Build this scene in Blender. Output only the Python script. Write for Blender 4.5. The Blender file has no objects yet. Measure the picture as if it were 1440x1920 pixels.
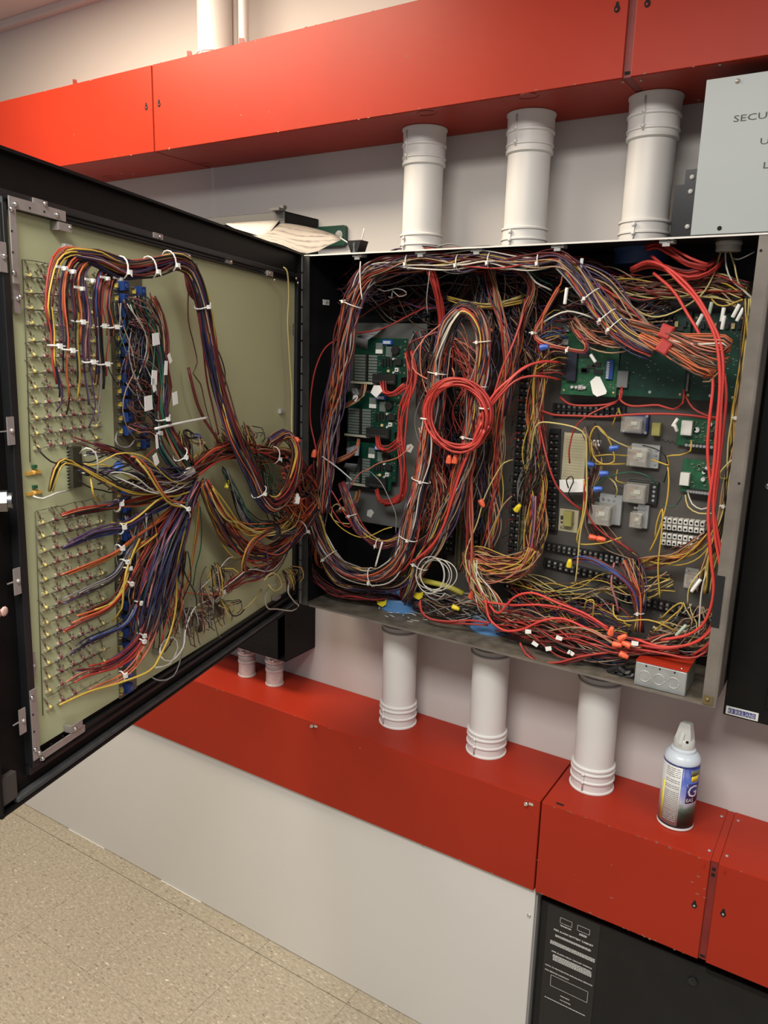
import bpy, math, random
import numpy as np
from mathutils import Matrix, Vector

# ------------------------------------------------------------------ camera, sky, lamps, exposure
scene = bpy.context.scene
COL = scene.collection
CAM = np.array([0.12874, -1.62, 1.65911])
YAW, PITCH, ROLL, FPX = 0.560913, -0.213475, 0.0271019, 1440.32
_f = np.array([-math.sin(YAW)*math.cos(PITCH), math.cos(YAW)*math.cos(PITCH), math.sin(PITCH)])
_r = np.cross(_f, [0, 0, 1.]); _r /= np.linalg.norm(_r)
_u = np.cross(_r, _f)
RX = math.cos(ROLL)*_r + math.sin(ROLL)*_u
UX = -math.sin(ROLL)*_r + math.cos(ROLL)*_u
cd = bpy.data.cameras.new('camera'); cam = bpy.data.objects.new('camera', cd); COL.objects.link(cam)
m = Matrix(((RX[0], UX[0], -_f[0], CAM[0]), (RX[1], UX[1], -_f[1], CAM[1]), (RX[2], UX[2], -_f[2], CAM[2]), (0, 0, 0, 1)))
cam.matrix_world = m
cd.sensor_fit = 'AUTO'; cd.sensor_width = 36; cd.lens = FPX/1920*36; cd.clip_start = .02
scene.camera = cam

w = bpy.data.worlds.new('world'); scene.world = w; w.use_nodes = True
w.node_tree.nodes['Background'].inputs[0].default_value = (.86, .90, 1.0, 1)
w.node_tree.nodes['Background'].inputs[1].default_value = .27

def area(name, loc, sx, sy, power, col=(1, .93, .80)):
    d = bpy.data.lights.new(name, 'AREA'); d.shape = 'RECTANGLE'; d.size = sx; d.size_y = sy
    d.energy = power; d.color = col
    o = bpy.data.objects.new(name, d); COL.objects.link(o); o.location = loc
    return o
area('ceiling_lamp_near_wall', (-1.50, -.74, 2.605), 1.0, .5, 39, (1, .86, .66))
area('ceiling_lamp_middle', (-.3, -1.8, 2.60), 1.2, .6, 58, (1, .97, .92)).data.spread = math.radians(165)
area('ceiling_lamp_right', (1.5, -1.2, 2.60), 1.2, .6, 15, (1, .97, .92))
scene.view_settings.view_transform = 'Standard'; scene.view_settings.look = 'None'
scene.view_settings.gamma = 1; scene.view_settings.use_curve_mapping = False
scene.view_settings.exposure = 0.0

# ------------------------------------------------------------------ helpers
rng = random.Random(7)
def ray(px, py):
    return _f + (px-720)/FPX*RX - (py-960)/FPX*UX
def P(px, py, y):                      # point of the plane y = const seen at a photo position
    d = ray(px, py); return CAM + d*((y-CAM[1])/d[1])
def PZ(px, py, z):
    d = ray(px, py); return CAM + d*((z-CAM[2])/d[2])
TH, DE = 0.268774, 0.0198878
DO = np.array([-0.99025, -0.20735, 1.44])
EU = np.array([math.sin(TH)*math.cos(DE), -math.cos(TH)*math.cos(DE), math.sin(DE)])
EN = np.array([math.cos(TH), math.sin(TH), 0.])
EV = np.cross(EN, EU); EV = EV if EV[2] > 0 else -EV
def DW(u, v, off=0.):                  # door plane coordinates to world
    return DO + EU*u + EV*v + EN*off
def D(px, py, off=0.):
    d = ray(px, py); A = DO+EN*off
    return CAM + d*(((A-CAM)@EN)/(d@EN))
def duv(px, py, off=0.):
    q = D(px, py, off)-DO; return q@EU, q@EV
def MD(u, v, off=0., rot=0.):          # matrix: local x = -u (viewer's right), y = v, z = n
    M = Matrix.Identity(4); o = DW(u, v, off)
    for i in range(3):
        M[i][0] = -EU[i]; M[i][1] = EV[i]; M[i][2] = EN[i]; M[i][3] = o[i]
    return M @ Matrix.Rotation(rot, 4, 'Z')
def MW(x, y, z, rot=0.):               # matrix: local x = right along wall, y = up, z = out of wall
    M = Matrix(((1, 0, 0, x), (0, 0, -1, y), (0, 1, 0, z), (0, 0, 0, 1)))
    return M @ Matrix.Rotation(rot, 4, 'Z')

MATS = {}
def mat(name, col, rough=.5, metal=0., var=.0, vscale=8., bump=0., bscale=60., spec=.5, trans=0., alpha=1., emit=None):
    if name in MATS: return MATS[name]
    M = bpy.data.materials.new(name); M.use_nodes = True
    nt = M.node_tree; b = nt.nodes['Principled BSDF']
    b.inputs['Base Color'].default_value = (*col, 1); b.inputs['Roughness'].default_value = rough
    b.inputs['Metallic'].default_value = metal; b.inputs['Specular IOR Level'].default_value = spec
    b.inputs['Transmission Weight'].default_value = trans; b.inputs['Alpha'].default_value = alpha
    tc = nt.nodes.new('ShaderNodeTexCoord')
    if var > 0:
        n = nt.nodes.new('ShaderNodeTexNoise'); n.inputs['Scale'].default_value = vscale; n.inputs['Detail'].default_value = 5
        nt.links.new(tc.outputs['Object'], n.inputs['Vector'])
        r = nt.nodes.new('ShaderNodeValToRGB')
        r.color_ramp.elements[0].position = .3; r.color_ramp.elements[1].position = .7
        r.color_ramp.elements[0].color = (*[c*(1-var) for c in col], 1)
        r.color_ramp.elements[1].color = (*[min(1, c*(1+var)) for c in col], 1)
        nt.links.new(n.outputs['Fac'], r.inputs['Fac']); nt.links.new(r.outputs['Color'], b.inputs['Base Color'])
    if bump > 0:
        n = nt.nodes.new('ShaderNodeTexNoise'); n.inputs['Scale'].default_value = bscale; n.inputs['Detail'].default_value = 3
        nt.links.new(tc.outputs['Object'], n.inputs['Vector'])
        bp = nt.nodes.new('ShaderNodeBump'); bp.inputs['Strength'].default_value = bump; bp.inputs['Distance'].default_value = .002
        nt.links.new(n.outputs['Fac'], bp.inputs['Height']); nt.links.new(bp.outputs['Normal'], b.inputs['Normal'])
    MATS[name] = M; return M

def floor_material():
    M = bpy.data.materials.new('speckled_vinyl'); M.use_nodes = True; nt = M.node_tree; b = nt.nodes['Principled BSDF']
    ge = nt.nodes.new('ShaderNodeNewGeometry')
    mp = nt.nodes.new('ShaderNodeMapping'); mp.inputs['Rotation'].default_value = (0, 0, .35); mp.inputs['Scale'].default_value = (62, 140, 1)
    nt.links.new(ge.outputs['Position'], mp.inputs['Vector'])
    n = nt.nodes.new('ShaderNodeTexNoise'); n.inputs['Scale'].default_value = 1.4; n.inputs['Detail'].default_value = 2; n.inputs['Distortion'].default_value = .7
    nt.links.new(mp.outputs['Vector'], n.inputs['Vector'])
    r = nt.nodes.new('ShaderNodeValToRGB'); e = r.color_ramp.elements
    e[0].position = .24; e[0].color = (.13, .11, .082, 1); e[1].position = .80; e[1].color = (.85, .82, .74, 1)
    for p, c in ((.36, (.32, .28, .21)), (.55, (.39, .34, .255)), (.68, (.47, .41, .315))):
        x = e.new(p); x.color = (*c, 1)
    nt.links.new(n.outputs['Fac'], r.inputs['Fac'])
    n2 = nt.nodes.new('ShaderNodeTexNoise'); n2.inputs['Scale'].default_value = 3; nt.links.new(ge.outputs['Position'], n2.inputs['Vector'])
    mx = nt.nodes.new('ShaderNodeMix'); mx.data_type = 'RGBA'; mx.blend_type = 'MULTIPLY'; mx.inputs[0].default_value = .25
    nt.links.new(r.outputs['Color'], mx.inputs[6]); nt.links.new(n2.outputs['Color'], mx.inputs[7])
    nt.links.new(r.outputs['Color'], b.inputs['Base Color'])
    b.inputs['Roughness'].default_value = .42
    return M

class MB:
    def __init__(s): s.v = []; s.f = []; s.m = []; s.sm = []
    def add(s, vs, fs, mi=0, smooth=False):
        o = len(s.v); s.v += [tuple(map(float, v)) for v in vs]
        s.f += [tuple(i+o for i in f) for f in fs]; s.m += [mi]*len(fs); s.sm += [smooth]*len(fs)
        return s
    def box(s, x0, x1, y0, y1, z0, z1, M=None, mi=0, ch=0.):
        if ch <= 0:
            vs = [(x, y, z) for z in (z0, z1) for y in (y0, y1) for x in (x0, x1)]
            fs = [(0, 2, 3, 1), (4, 5, 7, 6), (0, 1, 5, 4), (2, 6, 7, 3), (0, 4, 6, 2), (1, 3, 7, 5)]
        else:                           # chamfer towards +z
            vs = [(x0, y0, z0), (x1, y0, z0), (x1, y1, z0), (x0, y1, z0),
                  (x0, y0, z1-ch), (x1, y0, z1-ch), (x1, y1, z1-ch), (x0, y1, z1-ch),
                  (x0+ch, y0+ch, z1), (x1-ch, y0+ch, z1), (x1-ch, y1-ch, z1), (x0+ch, y1-ch, z1)]
            fs = [(3, 2, 1, 0), (8, 9, 10, 11)]
            for a in (0, 4):
                for i in range(4):
                    j = (i+1) % 4; fs.append((a+i, a+j, a+4+j, a+4+i))
        if M is not None: vs = [M @ Vector(v) for v in vs]
        return s.add(vs, fs, mi)
    def cbox(s, c, d, M=None, mi=0, ch=0.):
        return s.box(c[0]-d[0]/2, c[0]+d[0]/2, c[1]-d[1]/2, c[1]+d[1]/2, c[2]-d[2]/2, c[2]+d[2]/2, M, mi, ch)
    def lathe(s, prof, M=None, seg=24, mi=0, caps=True, smooth=True):   # prof: (r, z) about local z
        vs = []; fs = []
        for r, z in prof:
            for i in range(seg):
                a = 2*math.pi*i/seg; vs.append((r*math.cos(a), r*math.sin(a), z))
        for k in range(len(prof)-1):
            for i in range(seg):
                j = (i+1) % seg; fs.append((k*seg+i, k*seg+j, (k+1)*seg+j, (k+1)*seg+i))
        if seg >= 16 or len(prof) == 2: s.sharp = 1
        if M is not None: vs = [M @ Vector(v) for v in vs]
        s.add(vs, fs, mi, smooth)
        if caps:
            o = len(s.v)-len(vs)
            s.f.append(tuple(o+i for i in range(seg-1, -1, -1))); s.m.append(mi); s.sm.append(False)
            o2 = o+(len(prof)-1)*seg
            s.f.append(tuple(o2+i for i in range(seg))); s.m.append(mi); s.sm.append(False)
        return s
    def cyl(s, r, z0, z1, M=None, seg=14, mi=0, smooth=True): return s.lathe([(r, z0), (r, z1)], M, seg, mi, True, smooth)
    def dome(s, r, h, M=None, seg=8, mi=0, z0=0.):
        return s.lathe([(r, z0), (r*.92, z0+h*.45), (r*.6, z0+h*.85), (r*.12, z0+h)], M, seg, mi)
    def prism(s, poly, z0, z1, M=None, mi=0):
        n = len(poly); vs = [(x, y, z0) for x, y in poly]+[(x, y, z1) for x, y in poly]
        fs = [tuple(range(n-1, -1, -1)), tuple(range(n, 2*n))]+[(i, (i+1) % n, n+(i+1) % n, n+i) for i in range(n)]
        if M is not None: vs = [M @ Vector(v) for v in vs]
        return s.add(vs, fs, mi)
    def tube(s, pts, r, sides=5, mi=0, closed=False):
        p = np.asarray(pts, float); n = len(p)
        t = np.gradient(p, axis=0); t /= np.linalg.norm(t, axis=1)[:, None]+1e-12
        ref = np.array([.31, .53, .79]); 
        nn = np.cross(t, ref); bad = np.linalg.norm(nn, axis=1) < .15
        if bad.any(): nn[bad] = np.cross(t[bad], [.9, -.3, .2])
        nn /= np.linalg.norm(nn, axis=1)[:, None]; bb = np.cross(t, nn)
        a = np.arange(sides)*2*math.pi/sides
        vs = p[:, None, :]+r*(np.cos(a)[None, :, None]*nn[:, None, :]+np.sin(a)[None, :, None]*bb[:, None, :])
        vs = vs.reshape(-1, 3); fs = []
        for k in range(n-1):
            for i in range(sides):
                j = (i+1) % sides; fs.append((k*sides+i, k*sides+j, (k+1)*sides+j, (k+1)*sides+i))
        fs.append(tuple(range(sides-1, -1, -1))); fs.append(tuple((n-1)*sides+i for i in range(sides)))
        return s.add(vs, fs, mi, True)
    def mesh(s, name, mats, inv=None):
        me = bpy.data.meshes.new(name)
        vs = s.v if inv is None else [inv @ Vector(v) for v in s.v]
        me.from_pydata(vs, [], s.f)
        for q in (mats if isinstance(mats, (list, tuple)) else [mats]): me.materials.append(q)
        me.polygons.foreach_set('material_index', s.m); me.polygons.foreach_set('use_smooth', s.sm)
        if getattr(s, 'sharp', 0): me.set_sharp_from_angle(angle=.62)
        me.update(); return me

WM = {}
def tag(o, label=None, cat=None, group=None, kind=None):
    if label: o['label'] = label
    if cat: o['category'] = cat
    if group: o['group'] = group
    if kind: o['kind'] = kind
    return o
def thing(name, label, cat, M=None, group=None):
    o = bpy.data.objects.new(name, None); COL.objects.link(o); o.empty_display_size = .02
    M = Matrix.Translation(Vector(M)) if M is not None and not isinstance(M, Matrix) else (M or Matrix.Identity(4))
    o.matrix_world = M; WM[o] = M
    return tag(o, label, cat, group)
def part(name, mb, mats, parent=None, local=False, bevel=0., kind=None, label=None):
    inv = None
    if parent is not None and not local: inv = WM[parent].inverted()
    me = mb.mesh(name, mats, inv); return link(name, me, parent, bevel, kind, label)
def link(name, me, parent=None, bevel=0., kind=None, label=None, M=None):
    o = bpy.data.objects.new(name, me); COL.objects.link(o)
    if parent is not None:
        o.parent = parent; WM[o] = WM[parent]
    else: WM[o] = Matrix.Identity(4)
    if M is not None:                    # placed copy of a shared mesh, M in world space
        L = WM[parent].inverted() @ M if parent is not None else M
        o.matrix_local = L; WM[o] = M
    if bevel > 0:
        b = o.modifiers.new('bevel', 'BEVEL'); b.width = bevel; b.segments = 2; b.limit_method = 'ANGLE'
    return tag(o, label, None, None, kind)
def struct(name, mb, mats, bevel=0.):
    o = part(name, mb, mats, None, bevel=bevel); o['kind'] = 'structure'; return o
def lettering(body, M, size, mt, parent, name='lettering', width=None, bend=None, ext=.0001, bold=0.):
    c = bpy.data.curves.new('t', 'FONT'); c.body = body; c.size = size; c.extrude = ext; c.resolution_u = 2; c.offset = bold
    o = bpy.data.objects.new('t', c); COL.objects.link(o)
    dg = bpy.context.evaluated_depsgraph_get(); me = bpy.data.meshes.new_from_object(o.evaluated_get(dg))
    bpy.data.objects.remove(o); bpy.data.curves.remove(c)
    me.name = name; me.materials.clear(); me.materials.append(mt)
    xs = [v.co.x for v in me.vertices]; k = 1.
    if width: k = width/(max(xs)-min(xs)); 
    x0 = min(xs)
    if bend:
        import bmesh
        bm = bmesh.new(); bm.from_mesh(me); bmesh.ops.triangulate(bm, faces=bm.faces[:])
        for _ in range(2): bmesh.ops.subdivide_edges(bm, edges=[e for e in bm.edges if e.calc_length() > size*.07], cuts=1); bmesh.ops.triangulate(bm, faces=bm.faces[:])
        bm.to_mesh(me); bm.free()
    inv = WM[parent].inverted()
    for v in me.vertices:
        q = Vector(((v.co.x-x0)*k, v.co.y, v.co.z))
        if bend: q = bend(q)
        v.co = inv @ (M @ q)
    return link(name, me, parent)

def catmull(pts, step=.010, cyc=False):
    p = np.asarray(pts, float)
    if len(p) == 2: p = np.array([p[0], (p[0]+p[1])/2, p[1]])
    q = np.vstack([2*p[0]-p[1], p, 2*p[-1]-p[-2]])
    out = []; par = []
    for i in range(1, len(q)-2):
        a, b, c, d = q[i-1:i+3]; L = np.linalg.norm(c-b); n = max(2, int(L/step))
        t = np.linspace(0, 1, n, endpoint=False)[:, None]
        out.append(.5*((2*b)+(-a+c)*t+(2*a-5*b+4*c-d)*t*t+(-a+3*b-3*c+d)*t**3)); par.append(i-1+t[:, 0])
    out.append(p[-1:]); par.append(np.array([len(p)-1.]))
    return np.vstack(out), np.concatenate(par)

# wire colours
WC = dict(red=(.36, .035, .028), brightred=(.58, .055, .045), maroon=(.12, .020, .020), orange=(.50, .12, .045), salmon=(.44, .15, .095), yellow=(.50, .34, .055),
          paleyellow=(.52, .44, .17), navy=(.021, .022, .060), blue=(.045, .08, .24), purple=(.078, .046, .105), brown=(.09, .042, .028),
          black=(.014, .013, .013), grey=(.22, .21, .20), white=(.56, .54, .48), green=(.018, .095, .055), tan=(.36, .23, .14), pink=(.38, .15, .17))
def wm(c): return mat('wire_'+c, WC[c], .42, spec=.4)
PAL = dict(
    mix='red maroon maroon orange yellow navy purple brown black grey white tan salmon navy purple'.split(),
    door='maroon maroon navy purple yellow orange red brown navy purple black tan'.split(),
    dark='maroon brown black navy purple maroon red black grey brown'.split(),
    warm='red maroon orange yellow brown tan salmon red yellow'.split(),
    yel='yellow paleyellow yellow tan black yellow brown'.split(),
    loop='grey yellow salmon tan navy purple maroon brown black grey orange tan white maroon red black'.split(),
    ribbon='orange salmon orange brown tan orange white'.split(),
    red='red brightred red'.split(), orange='orange red salmon orange'.split(),
    blues='navy purple navy blue grey purple'.split(), pale='white paleyellow white grey tan'.split())
def resolve(pts):
    out = []
    for q in pts:
        if len(q) == 4: out.append(D(q[0], q[1], q[2]) if q[3] == 'd' else P(q[0], q[1], q[2]))
        else: out.append(q)
    return np.array(out)
def dd(pts, off=.02): return [(q[0], q[1], (q[2] if len(q) > 2 else off), 'd') for q in pts]
def cc(pts, y=-.12): return [(q[0], q[1], (q[2] if len(q) > 2 else y), 'c') for q in pts]

def bundle_paths(pts, n, rad, seed, nrm=None, jit=.35, step=.011, rends=None):
    r = np.random.default_rng(seed)
    c, par = catmull(resolve(pts), step)
    t = np.gradient(c, axis=0); t /= np.linalg.norm(t, axis=1)[:, None]
    if nrm is None: nrm = EN if pts[0][3] == 'd' else np.array([0, -1., 0])
    N = nrm-(t@nrm)[:, None]*t; N /= np.linalg.norm(N, axis=1)[:, None]+1e-9
    B = np.cross(t, N)
    R = np.interp(par, np.arange(len(rad)), rad) if isinstance(rad, (list, tuple)) else np.full(len(c), rad)
    s = np.concatenate([[0], np.cumsum(np.linalg.norm(np.diff(c, axis=0), axis=1))])
    res = []
    for k in range(n):
        a0 = r.uniform(0, 2*math.pi); q = math.sqrt((k+.5)/n)
        tw = r.normal(0, 1.2)
        ang = a0+tw*s
        wob = jit*(np.sin(s*r.uniform(9, 22)+r.uniform(0, 6))+.6*np.sin(s*r.uniform(25, 45)+r.uniform(0, 6)))
        wob2 = jit*(np.sin(s*r.uniform(9, 22)+r.uniform(0, 6)))
        p = c+(R*(q*np.cos(ang)+wob))[:, None]*B+(R*.75*(q*np.sin(ang)+wob2*.6))[:, None]*N
        res.append(p)
    return c, par, t, N, B, R, res
def harness(name, label, pts, n, rad, pal, seed, ties=(), wr=.00135, jit=.28, group=None, tie_mat='nylon', cut=0.):
    c, par, t, N, B, R, res = bundle_paths(pts, n, rad, seed, jit=jit)
    base = c[0]; root = thing(name, label, 'wires', tuple(base), group)
    r2 = random.Random(seed); pl = PAL[pal] if isinstance(pal, str) and pal in PAL else (pal if isinstance(pal, list) else [pal])
    for k, p in enumerate(res):
        if cut > 0:
            e = int(len(p)*(1-cut*r2.random())); p = p[:max(6, e)]
        elif cut < 0: p = p[min(len(p)-6, int(-cut*len(p)*r2.random())):]
        part('wire', MB().tube(p, wr*r2.uniform(.85, 1.15), 5), wm(pl[k % len(pl)] if k < len(pl) else r2.choice(pl)), root)
    for tf in ties:
        i = int(tf*(len(c)-1)); mb = MB(); ring = []
        for a in np.linspace(0, 2*math.pi, 15):
            ring.append(c[i]+(R[i]*1.18+.0012)*(math.cos(a)*B[i]+.8*math.sin(a)*N[i]))
        mb.tube(ring, .0013, 4)
        hd = c[i]+(R[i]*.95+.003)*N[i]+B[i]*R[i]*.5
        mb.cbox((0, 0, 0), (.005, .005, .006), Matrix.Translation(Vector(hd)))
        mb.tube([hd, hd+N[i]*.004+B[i]*.006], .0010, 4)
        part('cable_tie', mb, NYLON, root)
    return root
def wire(name, label, pts, r, colr, seed=0, wob=.0, cat='wire', group=None, sides=6, step=.010):
    c, par = catmull(resolve(pts), step)
    if wob > 0:
        g = np.random.default_rng(seed); s = np.concatenate([[0], np.cumsum(np.linalg.norm(np.diff(c, axis=0), axis=1))])
        for ax in range(3): c[:, ax] += wob*np.sin(s*g.uniform(12, 30)+g.uniform(0, 6))*np.minimum(1, s*20)
    base = c[0].copy()
    mb = MB().tube(c-base, r, sides)
    o = part(name, mb, wm(colr) if isinstance(colr, str) else colr); o.location = base
    WM[o] = Matrix.Translation(Vector(base))
    return tag(o, label, cat, group)

# ------------------------------------------------------------------ materials
WALL = mat('painted_wall', (.62, .585, .555), .6, var=.02, vscale=2, bump=.05, bscale=250)
WHITE = mat('white_enamel', (.72, .70, .66), .38, var=.02, vscale=3)
CONDUIT = mat('white_painted_conduit', (.74, .72, .69), .42, var=.02, vscale=10, bump=.04, bscale=80)
RED = mat('red_enamel', (.36, .027, .011), .40, spec=.18, var=.06, vscale=5, bump=.03, bscale=40)
REDD = mat('red_enamel_joint', (.20, .016, .012), .5, var=.2, vscale=30)
CHIP = mat('chipped_primer', (.26, .15, .125), .7)
BLACK = mat('black_crinkle_paint', (.0055, .005, .005), .5, spec=.22, var=.15, vscale=30, bump=.12, bscale=300)
BLACKIN = mat('black_enamel_inside', (.008, .008, .009), .42, spec=.3, var=.2, vscale=12, bump=.05, bscale=100)
BLACKP = mat('black_plastic', (.012, .012, .013), .4)
DARKHOLE = mat('dark_hole', (.004, .004, .004), .9)
STEEL = mat('plated_steel', (.44, .40, .38), .45, metal=.55, var=.08, vscale=60)
CHROME = mat('bright_screw', (.80, .80, .80), .22, metal=1.)
GALV = mat('galvanised_steel', (.46, .48, .48), .42, metal=.6, var=.12, vscale=45)
RAW = mat('worn_grey_paint', (.155, .135, .115), .5, var=.25, vscale=14)
DUSTY = mat('dusty_dark_steel', (.105, .090, .070), .65, var=.45, vscale=25, bump=.1, bscale=120)
PLATE = mat('grey_mounting_plate', (.085, .078, .070), .5, var=.12, vscale=10)
PLATE2 = mat('grey_sheet_plate', (.10, .10, .095), .5, var=.1, vscale=10)
CREAM = mat('cream_fibreglass', (.52, .545, .32), .45, var=.05, vscale=4)
NYLON = mat('nylon_tie', (.72, .71, .66), .35)
PCB = mat('green_solder_mask', (.0045, .042, .026), .35, var=.25, vscale=70)
PCBL = mat('light_green_solder_mask', (.02, .11, .05), .35, var=.25, vscale=70)
CHIPM = mat('chip_plastic', (.02, .02, .02), .4)
CHIPG = mat('grey_chip_plastic', (.14, .17, .155), .45)
BLUE = mat('blue_plastic', (.02, .07, .32), .35)
BLUER = mat('blue_bushing', (.085, .21, .42), .45)
PAPER = mat('white_paper', (.46, .43, .39), .7)
TAPEW = mat('white_tag', (.82, .82, .79), .6)
CREAMP = mat('cream_paper', (.52, .47, .30), .7, var=.06, vscale=30)
INK = mat('dark_ink', (.03, .03, .03), .6)
ORANGEP = mat('orange_plastic', (.80, .14, .06), .4)
YELP = mat('yellow_plastic', (.78, .62, .03), .4)
GREYP = mat('grey_plastic', (.42, .42, .40), .45)
WHP = mat('white_plastic', (.74, .74, .70), .4)
CLEAR = mat('clear_cover', (.75, .74, .68), .08, alpha=.32)
LEDY = mat('yellow_led', (.80, .70, .22), .25)
LEDR = mat('red_led', (.26, .015, .015), .3)
LEDB = mat('tan_led_base', (.60, .52, .33), .5)
RES = mat('brown_resistor', (.17, .11, .065), .5)
SOLDER = mat('solder', (.75, .73, .68), .25, metal=.9)
BARE = mat('bare_dark_wire', (.10, .08, .06), .4, metal=.3)
COPPER = mat('copper_coil', (.30, .17, .08), .4, metal=.4)
TAPE = mat('black_tape', (.014, .014, .015), .35)

# ------------------------------------------------------------------ room
CZ = 2.62
fl = MB().box(-4.2, 2.6, -4.2, .0, -.05, -.004)
FLOOR = struct('floor', fl, mat('tile_joint', (.26, .225, .17), .8))
FM = floor_material()
T = .305
tile = MB().box(-T/2+.0004, T/2-.0004, -T/2+.0004, T/2-.0004, -.004, 0).mesh('tile', FM)
for i in range(16):
    for j in range(-1, 7):
        cx = -1.42-T*6.5+T*i+.0; cy = -.244-T/2-T*j
        if j == -1:
            continue
        link('tile', tile, FLOOR, M=Matrix.Translation((cx, cy, rng.uniform(-.0003, .0002))) @ Matrix.Rotation(rng.choice((0, math.pi)), 4, 'Z'))
strip = MB().box(-T/2+.0004, T/2-.0004, -.0255, .0525, -.004, 0).mesh('tile_strip', FM)
for i in range(16):
    link('tile', strip, FLOOR, M=Matrix.Translation((-1.42-T*6.5+T*i, -.217, 0)))
struct('wall_back', MB().box(-4.2, 2.6, 0, .1, -.05, CZ+.1), WALL)
struct('ceiling', MB().box(-4.2, 2.6, -4.2, 0, CZ, CZ+.1), mat('ceiling_paint', (.74, .72, .68), .8, bump=.1, bscale=150))
struct('trim_1', MB().box(-4.2, 2.6, -.022, -.0005, CZ-.022, CZ-.0005), mat('trim_paint', (.70, .68, .64), .6))

# white panelled enclosure under the lower wireway
enc = thing('metal_enclosure', 'long white painted metal enclosure on the floor under the lower red wireway', 'enclosure', (-1.5, -.09, 0))
part('front_panel', MB().box(-3.6, -.352, -.190, -.002, .001, .5085), WHITE, enc, bevel=.002)
mb = MB().box(-.3515, -.3475, -.185, -.02, .004, .49); part('side_flange', mb, mat('grey_primer_edge', (.30, .29, .28), .5), enc)
q = P(992, 1717, -.19); part('screw', MB().dome(.005, .003, MW(q[0], -.190, q[2])), CHROME, enc)
mb = MB()
for a, b in (((125, 1556), (190, 1594)), ((297, 1654), (371, 1696))):
    A = PZ(*a, 0.002); B = PZ(*b, 0.002); mb.box(A[0], B[0], -.1925, -.1902, .0004, .0018)
part('caulk', mb, mat('white_caulk', (.85, .84, .8), .5), enc)

# ------------------------------------------------------------------ red wireways
def chips(edge, seed, n, parent, y, top):
    r = random.Random(seed); mb = MB()
    for k in range(n):
        x = r.uniform(*edge); s = r.uniform(.0006, .0022)
        z = top+(-abs(r.gauss(0, .0018)) if top > .6 and top < 1 or top > 2.2 else abs(r.gauss(0, .0018)))
        if r.random() < .12: z = top-r.uniform(.01, .16) if (top in (.7265, 2.3103)) else top+r.uniform(.01, .16)
        mb.prism([(x+s*r.uniform(.6, 2.4)*math.cos(a), z+s*.5*math.sin(a)) for a in np.linspace(0, 6.28, 7)[:-1]], 0, .00025, Matrix(((1, 0, 0, 0), (0, 0, -1, y), (0, 1, 0, 0), (0, 0, 0, 1))))
    part('paint_chips', mb, CHIP, parent, kind='stuff')
def keyhole(px, py, parent, y=-.2004, big=1.):
    c = P(px, py, y); poly = []
    for a in np.linspace(math.radians(-235), math.radians(55), 12): poly.append((.0045*big*math.cos(a), -.002+.0055*big*math.sin(a)))
    poly += [(.002, .0085), (-.002, .0085)]
    mb = MB().prism(poly, 0, .0006, MW(c[0], y+.0002, c[2])); part('keyhole', mb, DARKHOLE, parent)
    part('screw', MB().dome(.0025, .0012, MW(c[0], y-.0004, c[2]-.003)), STEEL if py > 1000 else REDD, parent)
def screw_at(c, M, parent, r=.004, h=.0025, m_=None): return part('screw', MB().dome(r, h, M), m_ or CHROME, parent)
def wireway(name, label, x0, x1, z0, z1, seed, top):
    o = thing(name, label, 'wireway', ((x0+x1)/2, -.1, z0))
    mb = MB().box(x0, x1, -.1975, -.001, z0, z1); part('body', mb, RED, o, bevel=.0015)
    mb = MB().box(x0+.0005, x1-.0005, -.2000, -.1977, z0+.0005, z1-.0005)
    part('cover', mb, RED, o, bevel=.0008)
    chips((x0, x1), seed, 30, o, -.2000, z1); chips((x0, x1), seed+1, 20, o, -.2000, z0)
    return o
UZ0, UZ1, LZ0, LZ1 = 2.1139, 2.3103, .509, .7265
u1 = wireway('red_wireway', 'bright red upper wireway section at the far left, behind the open door', -3.4, -1.4665, UZ0, UZ1, 1, True)
u2 = wireway('red_wireway', 'long red upper wireway section over the open cabinet, three conduits below it', -1.4625, -.3085, UZ0, UZ1, 3, True)
u3 = wireway('red_wireway', 'red upper wireway section at top right, over the grey security panel', -.2955, 1.6, UZ0, UZ1, 5, True)
l1 = wireway('red_wireway', 'long red lower wireway section on top of the white enclosure', -3.4, -.3535, LZ0, LZ1, 7, False)
l2 = wireway('red_wireway', 'short red lower wireway section that the spray can stands on', -.3505, -.0155, LZ0, LZ1, 9, False)
l3 = wireway('red_wireway', 'red lower wireway section at the right edge, past the spray can', -.0015, 1.6, LZ0, LZ1, 11, False)
for o, x0, x1, z0, z1 in ((u2, -.3085, -.2955, UZ0, UZ1), (l2, -.0155, -.0015, LZ0, LZ1)):
    part('joint_strip', MB().box(x0+.0003, x1-.0003, -.1955, -.005, z0+.001, z1-.001), REDD, o)
    part('top_splice', MB().box(x0+.0003, x1-.0003, -.1972, -.004, z1-.0012, z1-.0002), RED, o)
    mb = MB()
    for k in (.018, .030): mb.cbox(((x0+x1)/2, -.1958, z1-k), (.006, .001, .006))
    mb.cbox(((x0+x1)/2, -.1958, z0+.008), (.009, .001, .005)); part('joint_slots', mb, DARKHOLE, o)
for px, py, o in ((274, 200, u1), (298, 194, u2), (1157, 14, u2), (1214, 4, u3), (1302, 1696, l2), (1356, 1712, l3)): keyhole(px, py, o, big=1.1)
for px, py, o in ((142, 150, u1), (357, 99, u2), (455, 75, u2)):     # cover tabs on the top edge
    c = P(px, py, -.19); mb = MB().prism([(-.008, 0), (.010, 0), (.006, .011), (-.008, .014)], -.0006, .0006, MW(c[0], -.193, UZ1+.0002)); part('cover_tab', mb, REDD, o)
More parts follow.
